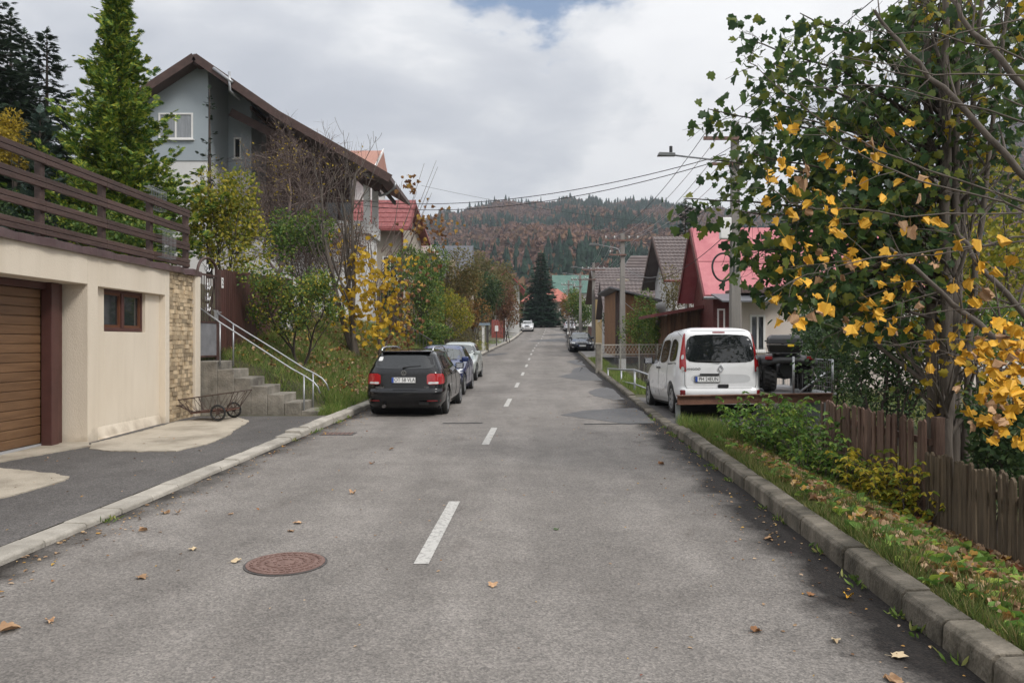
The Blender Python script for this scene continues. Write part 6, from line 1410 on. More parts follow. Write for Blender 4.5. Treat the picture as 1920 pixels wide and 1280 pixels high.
# ---------------------------------------------------------------- shrubs and trees, generic
def cloud(rg, c, rad, n, shell=.55, lumps=7):
    """points filling a lumpy crown"""
    c, rad = np.array(c, float), np.array(rad, float); q = rv(rg, lumps)*rg.uniform(.35, .75, (lumps, 1)); sz = rg.uniform(.35, .62, lumps); k = rg.integers(0, lumps, n)
    u = rv(rg, n)*(shell+(1-shell)*rg.random((n, 1)))**.8; loc = q[k]+u*sz[k][:, None]; return c+loc*rad, u
def shrub(name, label, c, rad, n, size, mat, seed, tm=T_leaf, group=None, cat='shrub', stems=7, bark=None, lumps=7, twig=0):
    rg = np.random.default_rng(seed); c = np.array(c, float); zb = h(c[0], c[1]); t = thing(name, label, cat, (c[0], c[1], zb), 0, group)
    P, U = cloud(rg, c, rad, n, lumps=lumps); P[:, 2] = np.maximum(P[:, 2], zb+.03)
    D = U*.7+rg.normal(size=(n, 3))*.6; scatter('foliage', tm, P, D, size*rg.uniform(.6, 1.3, n), mat, t, rg, .6)
    tw_ = Twigs(seed); 
    for k in range(stems):
        e_ = c+rg.normal(size=3)*np.array(rad)*.42; b_ = np.array([c[0]+rg.normal()*rad[0]*.18, c[1]+rg.normal()*rad[1]*.18, zb-.1]); m_ = (b_+e_)/2+np.array([0,0,.15*rad[2]])
        tw_.path([b_, m_, e_], .012+.012*rad[2], .004, dict(n=[3], up=.08, wig=.2, lr=.55, ang=.6, rr=.5), 1, 5+twig, rad[2]*.6)
    tw_.mb.build('stems', bark or M_barkd, t); return t
def PX(px, py, d): v = at(px, py, d); return (v.x, v.y, v.z)
G_dark = leafmat('dark_shrub_leaf', [(.029,.054,.025),(.043,.082,.032),(.065,.112,.040),(.100,.144,.047)], .25)
G_mid = leafmat('mid_green_leaf', [(.056,.109,.030),(.085,.160,.038),(.142,.217,.049),(.246,.282,.056)], .3)
G_yg = leafmat('yellow_green_shrub_leaf', [(.113,.161,.030),(.208,.236,.038),(.360,.330,.049),(.530,.426,.057)], .35)
G_yel = leafmat('yellow_shrub_leaf', [(.180,.144,.024),(.360,.264,.034),(.504,.360,.036)], .35)
G_olive = leafmat('olive_brown_leaf', [(.105,.095,.042),(.157,.137,.050),(.210,.157,.063),(.137,.168,.053)], .3)
G_rust = leafmat('rust_leaf', [(.156,.086,.040),(.265,.133,.047),(.328,.203,.055),(.140,.133,.047)], .3)
G_brown = leafmat('dead_brown_leaf', [(.111,.058,.039),(.195,.098,.058),(.260,.143,.078)], .25)
G_fir = leafmat('fir_needles', [(.019,.043,.027),(.027,.062,.035),(.039,.082,.043)], .12)
G_spruce = leafmat('spruce_needles', [(.023,.038,.026),(.035,.058,.036),(.050,.077,.042)], .12)
G_juni = leafmat('juniper_needles', [(.046,.078,.065),(.065,.104,.085),(.091,.130,.104)], .15)
G_thuja = leafmat('golden_cypress_spray', [(.041,.094,.022),(.066,.140,.026),(.122,.206,.030),(.244,.309,.037),(.413,.413,.053)], .22)
# behind the picket fence
shrub('apple_tree', 'dense dark green fruit tree behind the red brown picket fence', PX(1655,650,14.0), (1.25,1.0,1.45), 6500, .075, G_dark, 41, cat='tree', lumps=11, stems=9)
shrub('apple_tree', 'dark leafy shrub right of the quad bike and above the picket fence', PX(1560,690,17.8), (.75,.7,1.3), 2600, .075, G_dark, 42, cat='tree')
shrub('apple_tree', 'dark leafy tree between the quad bike and the pale house', PX(1540,640,19.8), (.95,.8,1.6), 3200, .085, G_dark, 46, cat='tree', lumps=10)
shrub('garden_bush', 'dark bush below the golden leaves at the right picture edge', PX(1880,830,8.6), (.8,.6,.65), 2200, .075, G_dark, 43)
shrub('garden_bush', 'green bush between the maple stems and the pale house', PX(1790,640,13.5), (1.5,1.0,1.1), 3200, .085, G_mid, 44)
shrub('garden_bush', 'yellow green tree crown far behind the maple at the right edge', PX(1880,440,19), (2.4,1.6,2.6), 3000, .15, G_yg, 45)
# raspberries
def raspberry(label, px, py, d, n, spread, hgt, mat, seed):
    c = at(px, py, d); rg = np.random.default_rng(seed); t = thing('raspberry_bush', label, 'bush', (c.x, c.y, h(c.x, c.y)), 0, 'raspberry bushes on the right verge'); mb = MB(); P, D, S = [], [], []
    for k in range(n):
        a_ = rg.uniform(0, 6.283); rr = spread*math.sqrt(rg.random()); bx_, by_ = c.x+rr*math.cos(a_)*.7, c.y+rr*math.sin(a_); zb = h(bx_, by_); hh = hgt*rg.uniform(.6, 1.1); le = rg.normal(size=2)*.28
        pts = [(bx_+le[0]*f*f, by_+le[1]*f*f, zb-.03+hh*(f-.12*f*f)) for f in np.linspace(0, 1, 6)]; mb.tube(pts, [.006,.0055,.005,.004,.003,.002], 4, False)
        for f in np.linspace(.22, 1, 9):
            i = min(4, int(f*5)); p = np.array(pts[i])+(np.array(pts[i+1])-np.array(pts[i]))*(f*5-i); dd = rv(rg, 1)[0]; dd[2] = abs(dd[2])*.3+.1
            q = p+dd*.10; mb.tube([p, q], .0022, 3, False)
            for an in (0, 1.25, -1.25, 2.2, -2.2)[:rg.integers(3, 6)]:
                side = np.array([dd[0]*math.cos(an)-dd[1]*math.sin(an), dd[0]*math.sin(an)+dd[1]*math.cos(an), -.28]); P.append(q+rg.normal(size=3)*.008); D.append(side); S.append(rg.uniform(.055,.10))
    mb.build('canes', M_bark, t); scatter('foliage', T_rasp, P, D, S, mat, t, rg, 1.3, .45); return t
G_rasp = leafmat('raspberry_leaf', [(.086,.173,.038),(.130,.250,.052),(.185,.312,.065),(.346,.432,.065)], .3); G_raspy = leafmat('yellow_raspberry_leaf', [(.127,.206,.034),(.317,.350,.047),(.572,.476,.055),(.698,.523,.055)], .35)
raspberry('green raspberry bush in front of the rusty beam', 1430, 800, 12.6, 34, .8, 1.0, G_rasp, 51)
raspberry('tall green raspberry bush beside the start of the picket fence', 1500, 790, 12.0, 32, .6, 1.2, G_rasp, 52)
raspberry('low green raspberry bush halfway along the picket fence', 1545, 900, 10.9, 30, .65, .8, G_rasp, 53)
raspberry('yellow leaved raspberry bush against the red brown pickets', 1640, 900, 9.8, 26, .5, .8, G_raspy, 54)
raspberry('sparse yellow green raspberry shoots where the two fences meet', 1715, 880, 9.1, 7, .22, .85, G_raspy, 55)
# ---------------------------------------------------------------- conifers
def conifer(name, label, x, y, zb, hgt, rad, mat, seed, n_wh=22, per=9, droop=.25, spray=.5, step=.3, uptip=.2, shape=.9, group=None, jit=.15, bark=None):
    rg = np.random.default_rng(seed); t = thing(name, label, 'tree', (x, y, zb), 0, group); P, D, S, N_ = [], [], [], []; mb = MB()
    mb.tube([(x,y,zb-.3),(x,y,zb+hgt*.5),(x,y,zb+hgt*.99)], [hgt*.018,hgt*.010,.012], 7); br = MB()
    for w in range(n_wh):
        f = (w+.6*rg.random())/n_wh; L0 = rad*(1-f)**shape+.04*rad; k = max(4, int(per*(1-f*.5)))
        for j in range(k):
            a_ = 6.283*(j+rg.random()*.8)/k+w*.7; L_ = L0*rg.uniform(1-jit*1.5, 1+jit); z0 = zb+hgt*(.04+.95*f)+rg.uniform(-.5,.5)*hgt/n_wh; dr = np.array([math.cos(a_), math.sin(a_)])
            m = max(2, int(L_/step)); last = None
            for i in range(1, m+1):
                q = i/m; p = np.array([x+dr[0]*L_*q, y+dr[1]*L_*q, z0-droop*L_*q+uptip*L_*q*q])
                for sgn in ((0,) if i == m else (-1, 0, 1)):
                    an = sgn*.8+rg.normal()*.15; D.append((dr[0]*math.cos(an)-dr[1]*math.sin(an), dr[0]*math.sin(an)+dr[1]*math.cos(an), -droop*.6+uptip*q*1.4+rg.normal()*.1)); P.append(p+rg.normal(size=3)*.03); S.append(spray*rg.uniform(.7,1.2)*(.55+.45*(1-f)))
            br.tube([(x,y,z0),(x+dr[0]*L_*.9, y+dr[1]*L_*.9, z0-droop*L_*.9+uptip*L_*.81)], [.010+.006*L_,.004], 3, False)
    P.append((x,y,zb+hgt*.97)); D.append((0,0,1)); S.append(spray*.8)
    mb.build('trunk', bark or M_barkd, t); tag(br.build('branches', M_barkd, t), kind='stuff'); scatter('foliage', T_spray, P, D, S, mat, t, rg, 1.0, .4); return t
conifer('fir_tree', 'large dark green fir standing at the end of the street', 4.9, 129.5, 4.4, 12.6, 3.0, G_fir, 61, 46, 19, .22, .95, .42, .12, .8)
conifer('spruce_tree', 'tall spruce at the left picture edge behind the terrace', PX(20,0,26)[0], 26, 5.2, 7.8, 1.5, G_spruce, 62, 36, 11, .45, .46, .2, .45, .8, 'spruces behind the terrace')
conifer('spruce_tree', 'slim spruce with bare pointed tip, middle of three behind the terrace', PX(45,0,27)[0], 27, 5.4, 7.4, 1.2, G_spruce, 63, 36, 11, .45, .46, .2, .45, .8, 'spruces behind the terrace')
conifer('spruce_tree', 'spruce beside the golden cypress, rightmost of three behind the terrace', PX(88,0,25)[0], 25, 4.9, 7.1, 1.35, G_spruce, 64, 36, 11, .45, .46, .2, .45, .8, 'spruces behind the terrace')
conifer('spruce_tree', 'dark spruce reaching into the top left corner of the photo', PX(-15,0,24)[0], 24, 4.9, 9.5, 1.7, G_spruce, 65, 36, 11, .45, .46, .2, .45, .8, 'spruces behind the terrace')
conifer('juniper_tree', 'blue green juniper between the yellow bush and the cypress', PX(75,0,18.5)[0], 18.5, 3.3, 4.1, .62, G_juni, 66, 16, 9, -.5, .42, .2, .3, .7)
conifer('young_spruce', 'young spruce with long bare leader before the grey house', PX(393,0,25)[0], 25, 4.2, 6.0, 1.15, G_spruce, 67, 9, 7, -.15, .26, .16, .3, 1.9)
conifer('dark_spruce', 'dark spruce top showing above the white tiled house roof', PX(1285,0,62)[0], 62, 1.5, 11.6, 1.9, G_spruce, 68, 30, 12, .3, .9, .5, .3, .8)
conifer('dark_spruce', 'small dark spruce beside the green roofed house', PX(1076,0,118)[0], 118, 3.5, 6.5, 1.8, G_spruce, 69, 14, 9, .3, .9, .5, .3, .8)
# golden cypress: upswept feathery plumes
cx_, cy_ = PX(218,0,20)[0], 20.0; rg = np.random.default_rng(70); t = thing('golden_cypress', 'large feathery golden green cypress behind the terrace fence', 'tree', (cx_, cy_, 3.3)); P, D, S = [], [], []; br = MB().tube([(cx_,cy_,3.2),(cx_-.05,cy_,7),(cx_-.1,cy_,11.0)], [.14,.09,.02], 7)
for w in range(380):
    f = (w+rg.random())/380; z0 = 3.35+7.4*f**1.05; a_ = w*2.399+rg.normal()*.2; L0 = np.interp(f, [0,.12,.3,.5,.7,.85,1], [2.0,2.05,1.6,1.12,.62,.34,.13])*(rg.uniform(.45,1.05) if w % 9 else rg.uniform(1.15,1.5)); dr = np.array([math.cos(a_), math.sin(a_)]); m = max(3, int(L0/.13)); last = (cx_,cy_,z0-.1)
    for i in range(1, m+1):
        q = i/m; p = np.array([cx_+dr[0]*L0*q, cy_+dr[1]*L0*q, z0-.1*L0*q+.55*L0*q*q]); 
        for sgn in (-1, 0, 1, 0, -1, 1):
            an = sgn*.75+rg.normal()*.3; D.append((dr[0]*math.cos(an)-dr[1]*math.sin(an), dr[0]*math.sin(an)+dr[1]*math.cos(an), .35+rg.normal()*.28)); P.append(p+rg.normal(size=3)*.06); S.append(.21*rg.uniform(.6,1.35))
    br.tube([(cx_,cy_,z0), (cx_+dr[0]*L0*.8, cy_+dr[1]*L0*.8, z0+.16*L0)], [.018,.006], 3, False)
br.build('trunk', M_barkd, t); scatter('foliage', T_spray, P, D, S, G_thuja, t, rg, .6, .9)
# ---------------------------------------------------------------- left bank and gardens
shrub('yellow_bush', 'yellow autumn bush at the left edge behind the terrace rails', PX(15,262,20), (.75,.6,.95), 2600, .085, G_yel, 71)
shrub('hazel_bush', 'bushy yellow green shrub behind the plank fence', PX(420,415,20.8), (1.15,.85,1.55), 5200, .10, G_yg, 72, lumps=10)
shrub('garden_bush', 'green hedge behind the lower terrace rails', PX(230,420,17.6), (1.9,.5,.55), 2600, .08, G_mid, 73, stems=5)
shrub('garden_bush', 'dark hedge under the spruces at the left edge', PX(10,400,18.2), (1.1,.6,.7), 1800, .08, G_dark, 74)
def small_tree(name, label, px, d, hgt, tip, par, depth, seed, bark, r, leaf=None, cat='tree', lean=(0,0), nst=1, zb=None):
    x_ = (px-960)/1440*d; zb = h(x_, d) if zb is None else zb; t = thing(name, label, cat, (x_, d, zb)); w_ = Twigs(seed); rg = random.Random(seed)
    for k in range(nst): w_.limb((x_+rg.gauss(0,.08)*(nst > 1), d+rg.gauss(0,.08)*(nst > 1), zb-.15), (lean[0]+rg.gauss(0,.16)*(nst > 1), lean[1]+rg.gauss(0,.1)*(nst > 1), 1), hgt*rg.uniform(.8,1.05), r*rg.uniform(.7,1), depth, par, 7)
    w_.mb.build('trunk', bark, t, True)
    for args in (leaf or []): w_.leaves(args[0], args[1], args[2], t, *args[3:])
    return t
M_twig = pm('reddish_brown_twig', (.105,.074,.064), (.165,.122,.108), 6, .85)
small_tree('fruit_tree', 'small round leafy tree on the grassy bank beside the steps', 568, 19.6, 2.3, None, dict(n=[9,6,4], up=.13, wig=.2, lr=.55, ang=.72, rr=.52, f0=.30), 3, 81, M_barkd, .05, [('foliage', T_leaf, G_mid, 1, .078, .075, 1), ('yellow_foliage', T_leaf, G_yg, 1, .07, .08, 2, .5, .6, .6)], lean=(.12,0), nst=3)
small_tree('bare_cherry', 'nearly bare twiggy tree with few yellow leaves before the grey house', 503, 25.5, 5.0, None, dict(n=[14,9,6], up=.07, wig=.17, lr=.62, ang=.82, rr=.5, f0=.22, rmin=.006), 3, 82, M_twig, .12, [('foliage', T_leaf, G_yel, 1, .085, .06, 3, .6, .5, .12), ('fine_twigs', T_twig, M_twig, 1, .45, .05, 4, -.3, .3, .8)], zb=h(-8.1,25.5)+.4)
small_tree('bare_shrub_tree', 'second bare brown tree leaning over the white terrace wall', 590, 28.5, 4.4, None, dict(n=[11,8,5], up=.06, wig=.19, lr=.60, ang=.8, rr=.5, f0=.2, rmin=.006), 3, 83, M_twig, .09, [('foliage', T_leaf, G_brown, 1, .085, .06, 3, .6, .5, .15), ('fine_twigs', T_twig, M_twig, 2, .45, .05, 4, -.3, .3, .8)], nst=2)
small_tree('yellow_maple', 'bare maple sapling with bright yellow lower leaves on the bank', 668, 24.5, 5.6, None, dict(n=[11,5], up=.20, wig=.09, lr=.42, ang=.55, rr=.42, f0=.25, rmin=.006), 2, 84, M_bark, .13, nst=3)
small_tree('bare_sapling', 'slender bare sapling right of the yellow maple', 712, 26.5, 4.6, None, dict(n=[10,4], up=.18, wig=.1, lr=.42, ang=.5, rr=.42, f0=.2, rmin=.006), 2, 85, M_twig, .05, nst=3)
def leafclumps(parent, specs, tm, mat, seed, name='leaf_cluster'):
    rg = np.random.default_rng(seed); P = []; D = []; S = []
    for px, py, d, rx, n, s in specs:
        c = np.array(at(px, py, d)); P += list(c+rg.normal(size=(n,3))*rx); D += list(rg.normal(size=(n,3))*.8+np.array([0,0,-.6])); S += list(s*rg.uniform(.7,1.25,n))
    return scatter(name, tm, P, D, S, mat, parent, rg, .3)
ym = bpy.data.objects['yellow_maple']
leafclumps(ym, [(675,505,24.2,.32,70,.17),(655,570,24.2,.28,55,.17),(700,590,24,.34,70,.17),(715,520,24.3,.3,50,.17),(690,545,24,.3,60,.17),(735,560,24.5,.25,35,.16),(660,600,24,.22,30,.16),(640,450,24.8,.4,22,.15),(700,620,24,.3,30,.16),(760,480,25,.4,26,.15),(745,610,24.5,.25,25,.15)], T_maple, pm('x', (0,0,0)) if False else leafmat('bright_yellow_maple_leaf', [(.30,.22,.025),(.52,.34,.03),(.62,.40,.035),(.66,.44,.05)], .4), 91, 'yellow_foliage')
leafclumps(bpy.data.objects['bare_sapling'], [(770,345,26.5,.18,22,.16),(790,420,26.5,.35,40,.15),(825,430,26.5,.35,45,.15),(745,560,26,.4,60,.15),(760,600,26,.35,50,.15),(750,640,26,.3,50,.15),(780,520,26.5,.4,40,.15)], T_maple_c, leafmat('withered_maple_leaf', [(.13,.06,.03),(.22,.11,.05),(.30,.17,.07),(.42,.26,.05)], .3), 92, 'withered_foliage')
mb = MB(); rr_ = random.Random(9)
for k in range(9):
    e_ = at(760+rr_.uniform(-20,70), 300+rr_.uniform(0,160), 26.5); s0 = at(715, 500+rr_.uniform(-40,60), 26.5); mb.tube([s0, s0.lerp(e_,.5)+Vector((.1,0,-.25)), e_], [.02,.012,.006], 4, False)
mb.build('side_shoots', M_twig, bpy.data.objects['bare_sapling'])
bank = [('brown_bush','tangled brown bush under the white terrace wall',(640,465,29),(1.3,.9,1.1),2600,.09,G_brown,T_slim), ('bank_shrub','green shrub at the corner of the plank fence',(560,450,24.5),(.9,.7,1.0),1800,.09,G_mid,T_leaf),
 ('bank_shrub','tall green shrub left of the garden railing',(775,540,38),(1.5,1.2,2.0),3200,.12,G_mid,T_leaf), ('bank_shrub','low dark green shrub right above the pale silver hatchback',(796,622,37),(1.3,1.0,.75),2400,.10,G_mid,T_leaf),
 ('bank_shrub','rounded bright yellow green shrub on the bank',(828,592,42.5),(1.5,1.2,1.35),4200,.095,G_yg,T_leaf), ('bank_shrub','rusty brown shrub behind the rounded yellow green one',(875,562,62),(1.8,1.5,2.3),3400,.17,G_rust,T_leaf),
 ('bank_shrub','tall olive shrub below the grey metal roof',(845,522,53),(1.8,1.4,2.2),3400,.15,G_olive,T_leaf), ('bank_shrub','dark green tree below the grey metal roof',(900,545,76),(2.2,1.7,2.7),3600,.20,G_dark,T_leaf),
 ('bank_shrub','yellow green tree at the right end of the hedge',(928,562,95),(2.5,2.0,3.0),3600,.25,G_olive,T_leaf), ('bank_shrub','low brownish ground shrub behind the mailbox post',(862,632,52),(1.4,1.1,.9),2400,.11,G_olive,T_slim),
 ('bank_shrub','tall olive tree covering the front of the red gable house',(942,558,105),(2.0,1.6,3.4),3000,.26,G_olive,T_leaf), ('bank_shrub','green shrub above the garden steps',(745,600,37),(1.0,.9,.9),1800,.10,G_olive,T_leaf), ('bank_shrub','purple brown small tree by the red gate',(950,575,80),(1.1,1.0,2.2),1600,.18,G_brown,T_leaf), ('bank_shrub','low grass tuft shrub at the mailbox foot',(884,646,56),(.9,.7,.5),1200,.09,G_yg,T_slim),
 ('bank_shrub','light green shrub crowning the hedge by the red shingle house',(800,490,43),(1.4,1.0,1.5),2600,.12,G_mid,T_leaf)]
for i, (nm, lb, c, rad, n, s, m_, tm_) in enumerate(bank): shrub(nm, lb, PX(*c), tuple(q*1.18 for q in rad), int(n*1.4), s, m_, 100+i, tm_, 'shrubs on the left bank' if nm == 'bank_shrub' else None, lumps=9)
right = [('garden_tree','leafy apple tree between the second pole and the van',(1205,600,40),(1.2,1.1,1.5),3400,.10,G_mid,T_leaf), ('garden_tree','thin pale green tree before the white tiled house',(1268,545,39),(1.1,.9,1.3),1500,.09,G_olive,T_leaf),
 ('garden_tree','green and yellow street tree at the far right pavement',(1088,572,86),(1.7,1.4,2.3),3200,.19,G_mid,T_leaf), ('garden_tree','yellowing tree behind the far right street tree',(1072,570,98),(1.4,1.2,2.0),1800,.2,G_rust,T_leaf),
 ('garden_tree','dark shrub beside the brick chimney',(1147,600,54),(.8,.8,1.5),1700,.11,G_dark,T_leaf), ('garden_tree','leafy shrub left of the wooden lean-to shed',(1232,628,36),(.9,.8,1.0),2000,.09,G_mid,T_leaf),
 ('garden_tree','dark tree line left of the big fir',(965,560,150),(3.5,2,4),1500,.4,G_dark,T_leaf), ('garden_tree','grey bare-looking tree by the green roof',(1062,575,130),(1.6,1.2,2.4),900,.16,G_brown,T_slim), ('garden_tree','hedge trees behind the red gable house',(900,500,140),(7,3,4.5),2600,.45,G_olive,T_leaf)]
for i, (nm, lb, c, rad, n, s, m_, tm_) in enumerate(right): shrub(nm, lb, PX(*c), rad, n, s, m_, 130+i, tm_, 'garden trees along the street', 'tree', lumps=9)
# ---------------------------------------------------------------- grass and litter
M_grass = leafmat('grass_blade', [(.065,.112,.026),(.102,.176,.037),(.158,.251,.048),(.242,.298,.074),(.372,.335,.131)], .3)
M_grassdry = leafmat('dry_grass_blade', [(.091,.111,.033),(.169,.156,.052),(.260,.221,.091),(.338,.273,.130)], .3)
def grass(name, n, fo, fy, size, mat, seed, keep=None, lean=.35, width=.05):
    rg = np.random.default_rng(seed); Y = fy(rg, n); O = fo(rg, n, Y); X = xc(Y)+O; Z = H(X, Y); 
    if keep is not None: k = keep(X, Y, O, rg); X, Y, Z = X[k], Y[k], Z[k]
    m = len(X); tuft = .5+.5*np.sin(X*5.3+1.2*np.sin(Y*3.1))*np.sin(Y*4.7); D = rg.normal(size=(m,3))*lean; D[:,2] = 1
    o = scatter(name, T_blade, np.stack([X,Y,Z-.01],1), D, size*rg.uniform(.45,1.2,m)*(.55+.75*tuft), mat, None, rg, .1, 1, np.full(m, width))
    return o
near = lambda a, b: (lambda rg, n: a+(b-a)*rg.random(n)**1.25)
M_verge = leafmat('verge_grass_blade', [(.06,.085,.022),(.085,.13,.03),(.12,.17,.036),(.19,.19,.06),(.30,.24,.11)], .3)
o = grass('verge_grass', 34000, lambda rg, n, Y: 3.52+1.55*rg.random(n)**2.0, near(2.6,14.2), .15, M_verge, 201); tag(o, 'rough green grass on the right verge behind the kerb', 'grass')
o = grass('driveway_edge_grass', 5200, lambda rg, n, Y: 3.52+rg.random(n)*.75, lambda rg, n: 12.2+2.6*rg.random(n), .26, M_grass, 202); tag(o, 'tall bright grass tuft at the corner of the driveway', 'grass')
def bank_keep(X, Y, O, rg): return (Y > 17.68) | ((Y > 16.75) & (X > -4.1))
o = grass('bank_grass', 70000, lambda rg, n, Y: -3.55-3.4*rg.random(n), lambda rg, n: 16.75+20*rg.random(n)**1.25, .22, M_grass, 203, keep=bank_keep, lean=.5); tag(o, 'long grass on the left bank between steps and cars', 'grass')
o = grass('bank_dry_grass', 16000, lambda rg, n, Y: -3.8-4.2*rg.random(n), lambda rg, n: 17.9+28*rg.random(n), .26, M_grassdry, 204, lean=.6); tag(o, 'dry yellowed grass patches on the left bank', 'grass')
o = grass('step_edge_grass', 2600, lambda rg, n, Y: -3.52-.55*rg.random(n), lambda rg, n: 16.62+1.3*rg.random(n), .17, M_grass, 208); tag(o, 'grass tuft between the lowest concrete step and the kerb', 'grass')
o = grass('ditch_grass', 15000, lambda rg, n, Y: 3.52+1.1*rg.random(n), lambda rg, n: 21.8+24*rg.random(n)**1.3, .20, M_grass, 205); tag(o, 'green grass strip between the right kerb and the pipe railing', 'grass')
o = grass('yard_grass', 15000, lambda rg, n, Y: 5.9+6*rg.random(n), lambda rg, n: 8+16*rg.random(n), .22, M_grass, 206); tag(o, 'grass in the yard behind the picket fence', 'grass')
o = grass('far_lawn_grass', 6000, lambda rg, n, Y: -3.6-1.8*rg.random(n), lambda rg, n: 58+36*rg.random(n), .2, M_grass, 207, keep=lambda X, Y, O, rg: O < -5.3 if False else (np.sin(Y*.35) > .2)); o['kind'] = 'stuff'; tag(o, 'patches of lawn by the far left pavement', 'grass')
M_litter = leafmat('fallen_leaf_mix', [(.16,.085,.045),(.28,.17,.09),(.42,.28,.17),(.50,.36,.24),(.46,.28,.06),(.22,.06,.04)], .1, .75)
def litter(name, label, n, fo, fy, size, seed, lift=.012, tm=T_maple_c, base=None):
    rg = np.random.default_rng(seed); Y = fy(rg, n); O = fo(rg, n, Y); X = xc(Y)+O; Z = H(X, Y) if base is None else base(X, Y); m = n
    D = rg.normal(size=(m,3)); D[:,2] *= .15; o = scatter(name, tm, np.stack([X,Y,Z+lift+.012*rg.random(m)],1), D, size*rg.uniform(.5,1.3,m), M_litter, None, rg, 2.2, .55); tag(o, label, 'leaf litter'); return o
litter('verge_leaf_litter', 'dry tan leaves lying along the foot of the right fence', 4200, lambda rg, n, Y: 3.72+2.0*(1-rg.random(n)**1.3), near(3,13.5), .092, 211, .055)
litter('bank_leaf_litter', 'fallen brown and yellow leaves under the yellow maple on the bank', 1500, lambda rg, n, Y: -3.7-3.4*rg.random(n), lambda rg, n: 18.2+15*rg.random(n), .11, 212, .10)
zroad = lambda X, Y: zr(Y)
litter('kerb_leaf_litter', 'small bits of red and tan leaf along the right kerb', 420, lambda rg, n, Y: 3.27-.55*np.abs(rg.normal(size=n))*.6, near(2.5,22), .030, 213, .004, T_leaf, zroad)
litter('kerb_leaf_litter', 'small red and yellow leaf bits along the left kerb', 420, lambda rg, n, Y: -3.27+.45*np.abs(rg.normal(size=n))*.6, near(4.5,20), .036, 214, .004, T_leaf, zroad)
litter('road_leaf_bits', 'tiny leaf scraps scattered over the road', 260, lambda rg, n, Y: rg.uniform(-3.1,3.1,n), near(3.2,26), .03, 215, .003, T_leaf, zroad)
litter('forecourt_leaf_bits', 'tiny leaf scraps on the forecourt asphalt', 90, lambda rg, n, Y: rg.uniform(-6.1,-3.7,n), near(6,16), .035, 216, .075, T_leaf, zroad)
# weeds sprouting from the kerb joints
rg = np.random.default_rng(220); P, D, S = [], [], []
for k in range(46):
    sd_ = 1 if k % 3 else -1; y_ = rg.uniform(4.2, 17); x_ = float(xc(y_))+sd_*3.27
    for j in range(9): P.append((x_+rg.normal()*.03, y_+rg.normal()*.05, float(zr(y_))+.002)); D.append((rg.normal()*.7-sd_*.3, rg.normal()*.7, .7)); S.append(rg.uniform(.03,.085))
tag(scatter('kerb_weeds', T_slim, P, D, S, M_grass, None, rg, .3), 'small green weeds growing out of the kerb joints', 'weeds')
P, D, S = [], [], []
for k in range(330):
    y_ = 3+11*rg.random()**1.2; o_ = 3.6+1.6*rg.random(); x_ = float(xc(y_))+o_; z_ = h(x_, y_)
    for j in range(7): a_ = rg.random()*6.283; P.append((x_+rg.normal()*.03, y_+rg.normal()*.03, z_+.02+.05*rg.random())); D.append((math.cos(a_), math.sin(a_), rg.uniform(.2,1.0))); S.append(rg.uniform(.05,.13))
tag(scatter('verge_weeds', T_rasp, P, D, S, G_rasp, None, rg, 1.0, .5), 'broad leaved green weeds dotted through the right verge', 'weeds')
# fallen leaves one can point at
fl = [(18,1182,.17,'tan','curled tan maple leaf at the lower left edge of the road'),(93,1166,.10,'tan','small curled brown leaf right of the leaf at the lower left edge'),(266,1084,.12,'tan','crumpled brown leaf left of the manhole cover'),(361,1031,.11,'pale','upright cream leaf between manhole cover and left kerb'),(443,1053,.12,'pale','pale cream leaf touching the left rim of the manhole cover'),
 (268,996,.12,'tan','large tan leaf on the road closest to the left kerb'),(310,962,.13,'tan','tan leaf by the left kerb, left of a pair'),(333,963,.11,'tan','tan leaf by the left kerb, right of a pair'),(432,964,.08,'tan','small orange tan leaf alone in the left lane'),(558,981,.14,'tan','flat tan leaf above the manhole cover'),(546,996,.10,'tan','thin flat leaf just below the flat tan leaf above the manhole'),
 (734,843,.13,'tan','tan leaf on the road behind the black estate car'),(697,869,.12,'brown','brown leaf in the left lane beyond the first dash'),(662,925,.13,'tan','flat pale tan leaf left of the nearest long dash'),(924,1099,.10,'tan','folded tan leaf in the middle of the right lane'),(1419,1184,.12,'brown','orange brown leaf in the right foreground of the road'),(1687,1232,.13,'pale','pale beige leaf at the lower right near the kerb'),
 (1590,1122,.12,'gold','bright yellow leaf on the road near the right kerb'),(1567,1203,.085,'pale','small pale leaf left of the beige leaf at the lower right'),(1240,871,.14,'brown','curled brown leaf before the driveway entrance'),(1486,979,.13,'pale','cream leaf standing against the right kerb'),(1440,1012,.13,'tan','flat tan leaf near the middle of the right kerb'),(1520,1116,.09,'brown','dark brown leaf left of the bright yellow one'),(1674,1277,.15,'tan','tan leaf cut by the bottom picture edge at the right'),(1043,993,.07,'green','small green leaf in the middle of the right lane'),(1722,1184,.08,'green','small green leaf beside the right kerb')]
cols = {'tan': M_tan, 'pale': pm('pale_dry_leaf', (.52,.40,.25), (.62,.50,.33), 18, .7, spec=.2), 'brown': pm('brown_dry_leaf', (.20,.10,.05), (.32,.16,.07), 18, .7, spec=.2), 'gold': M_gold, 'green': pm('fallen_green_leaf', (.05,.09,.03), (.08,.12,.04), 18, .6)}
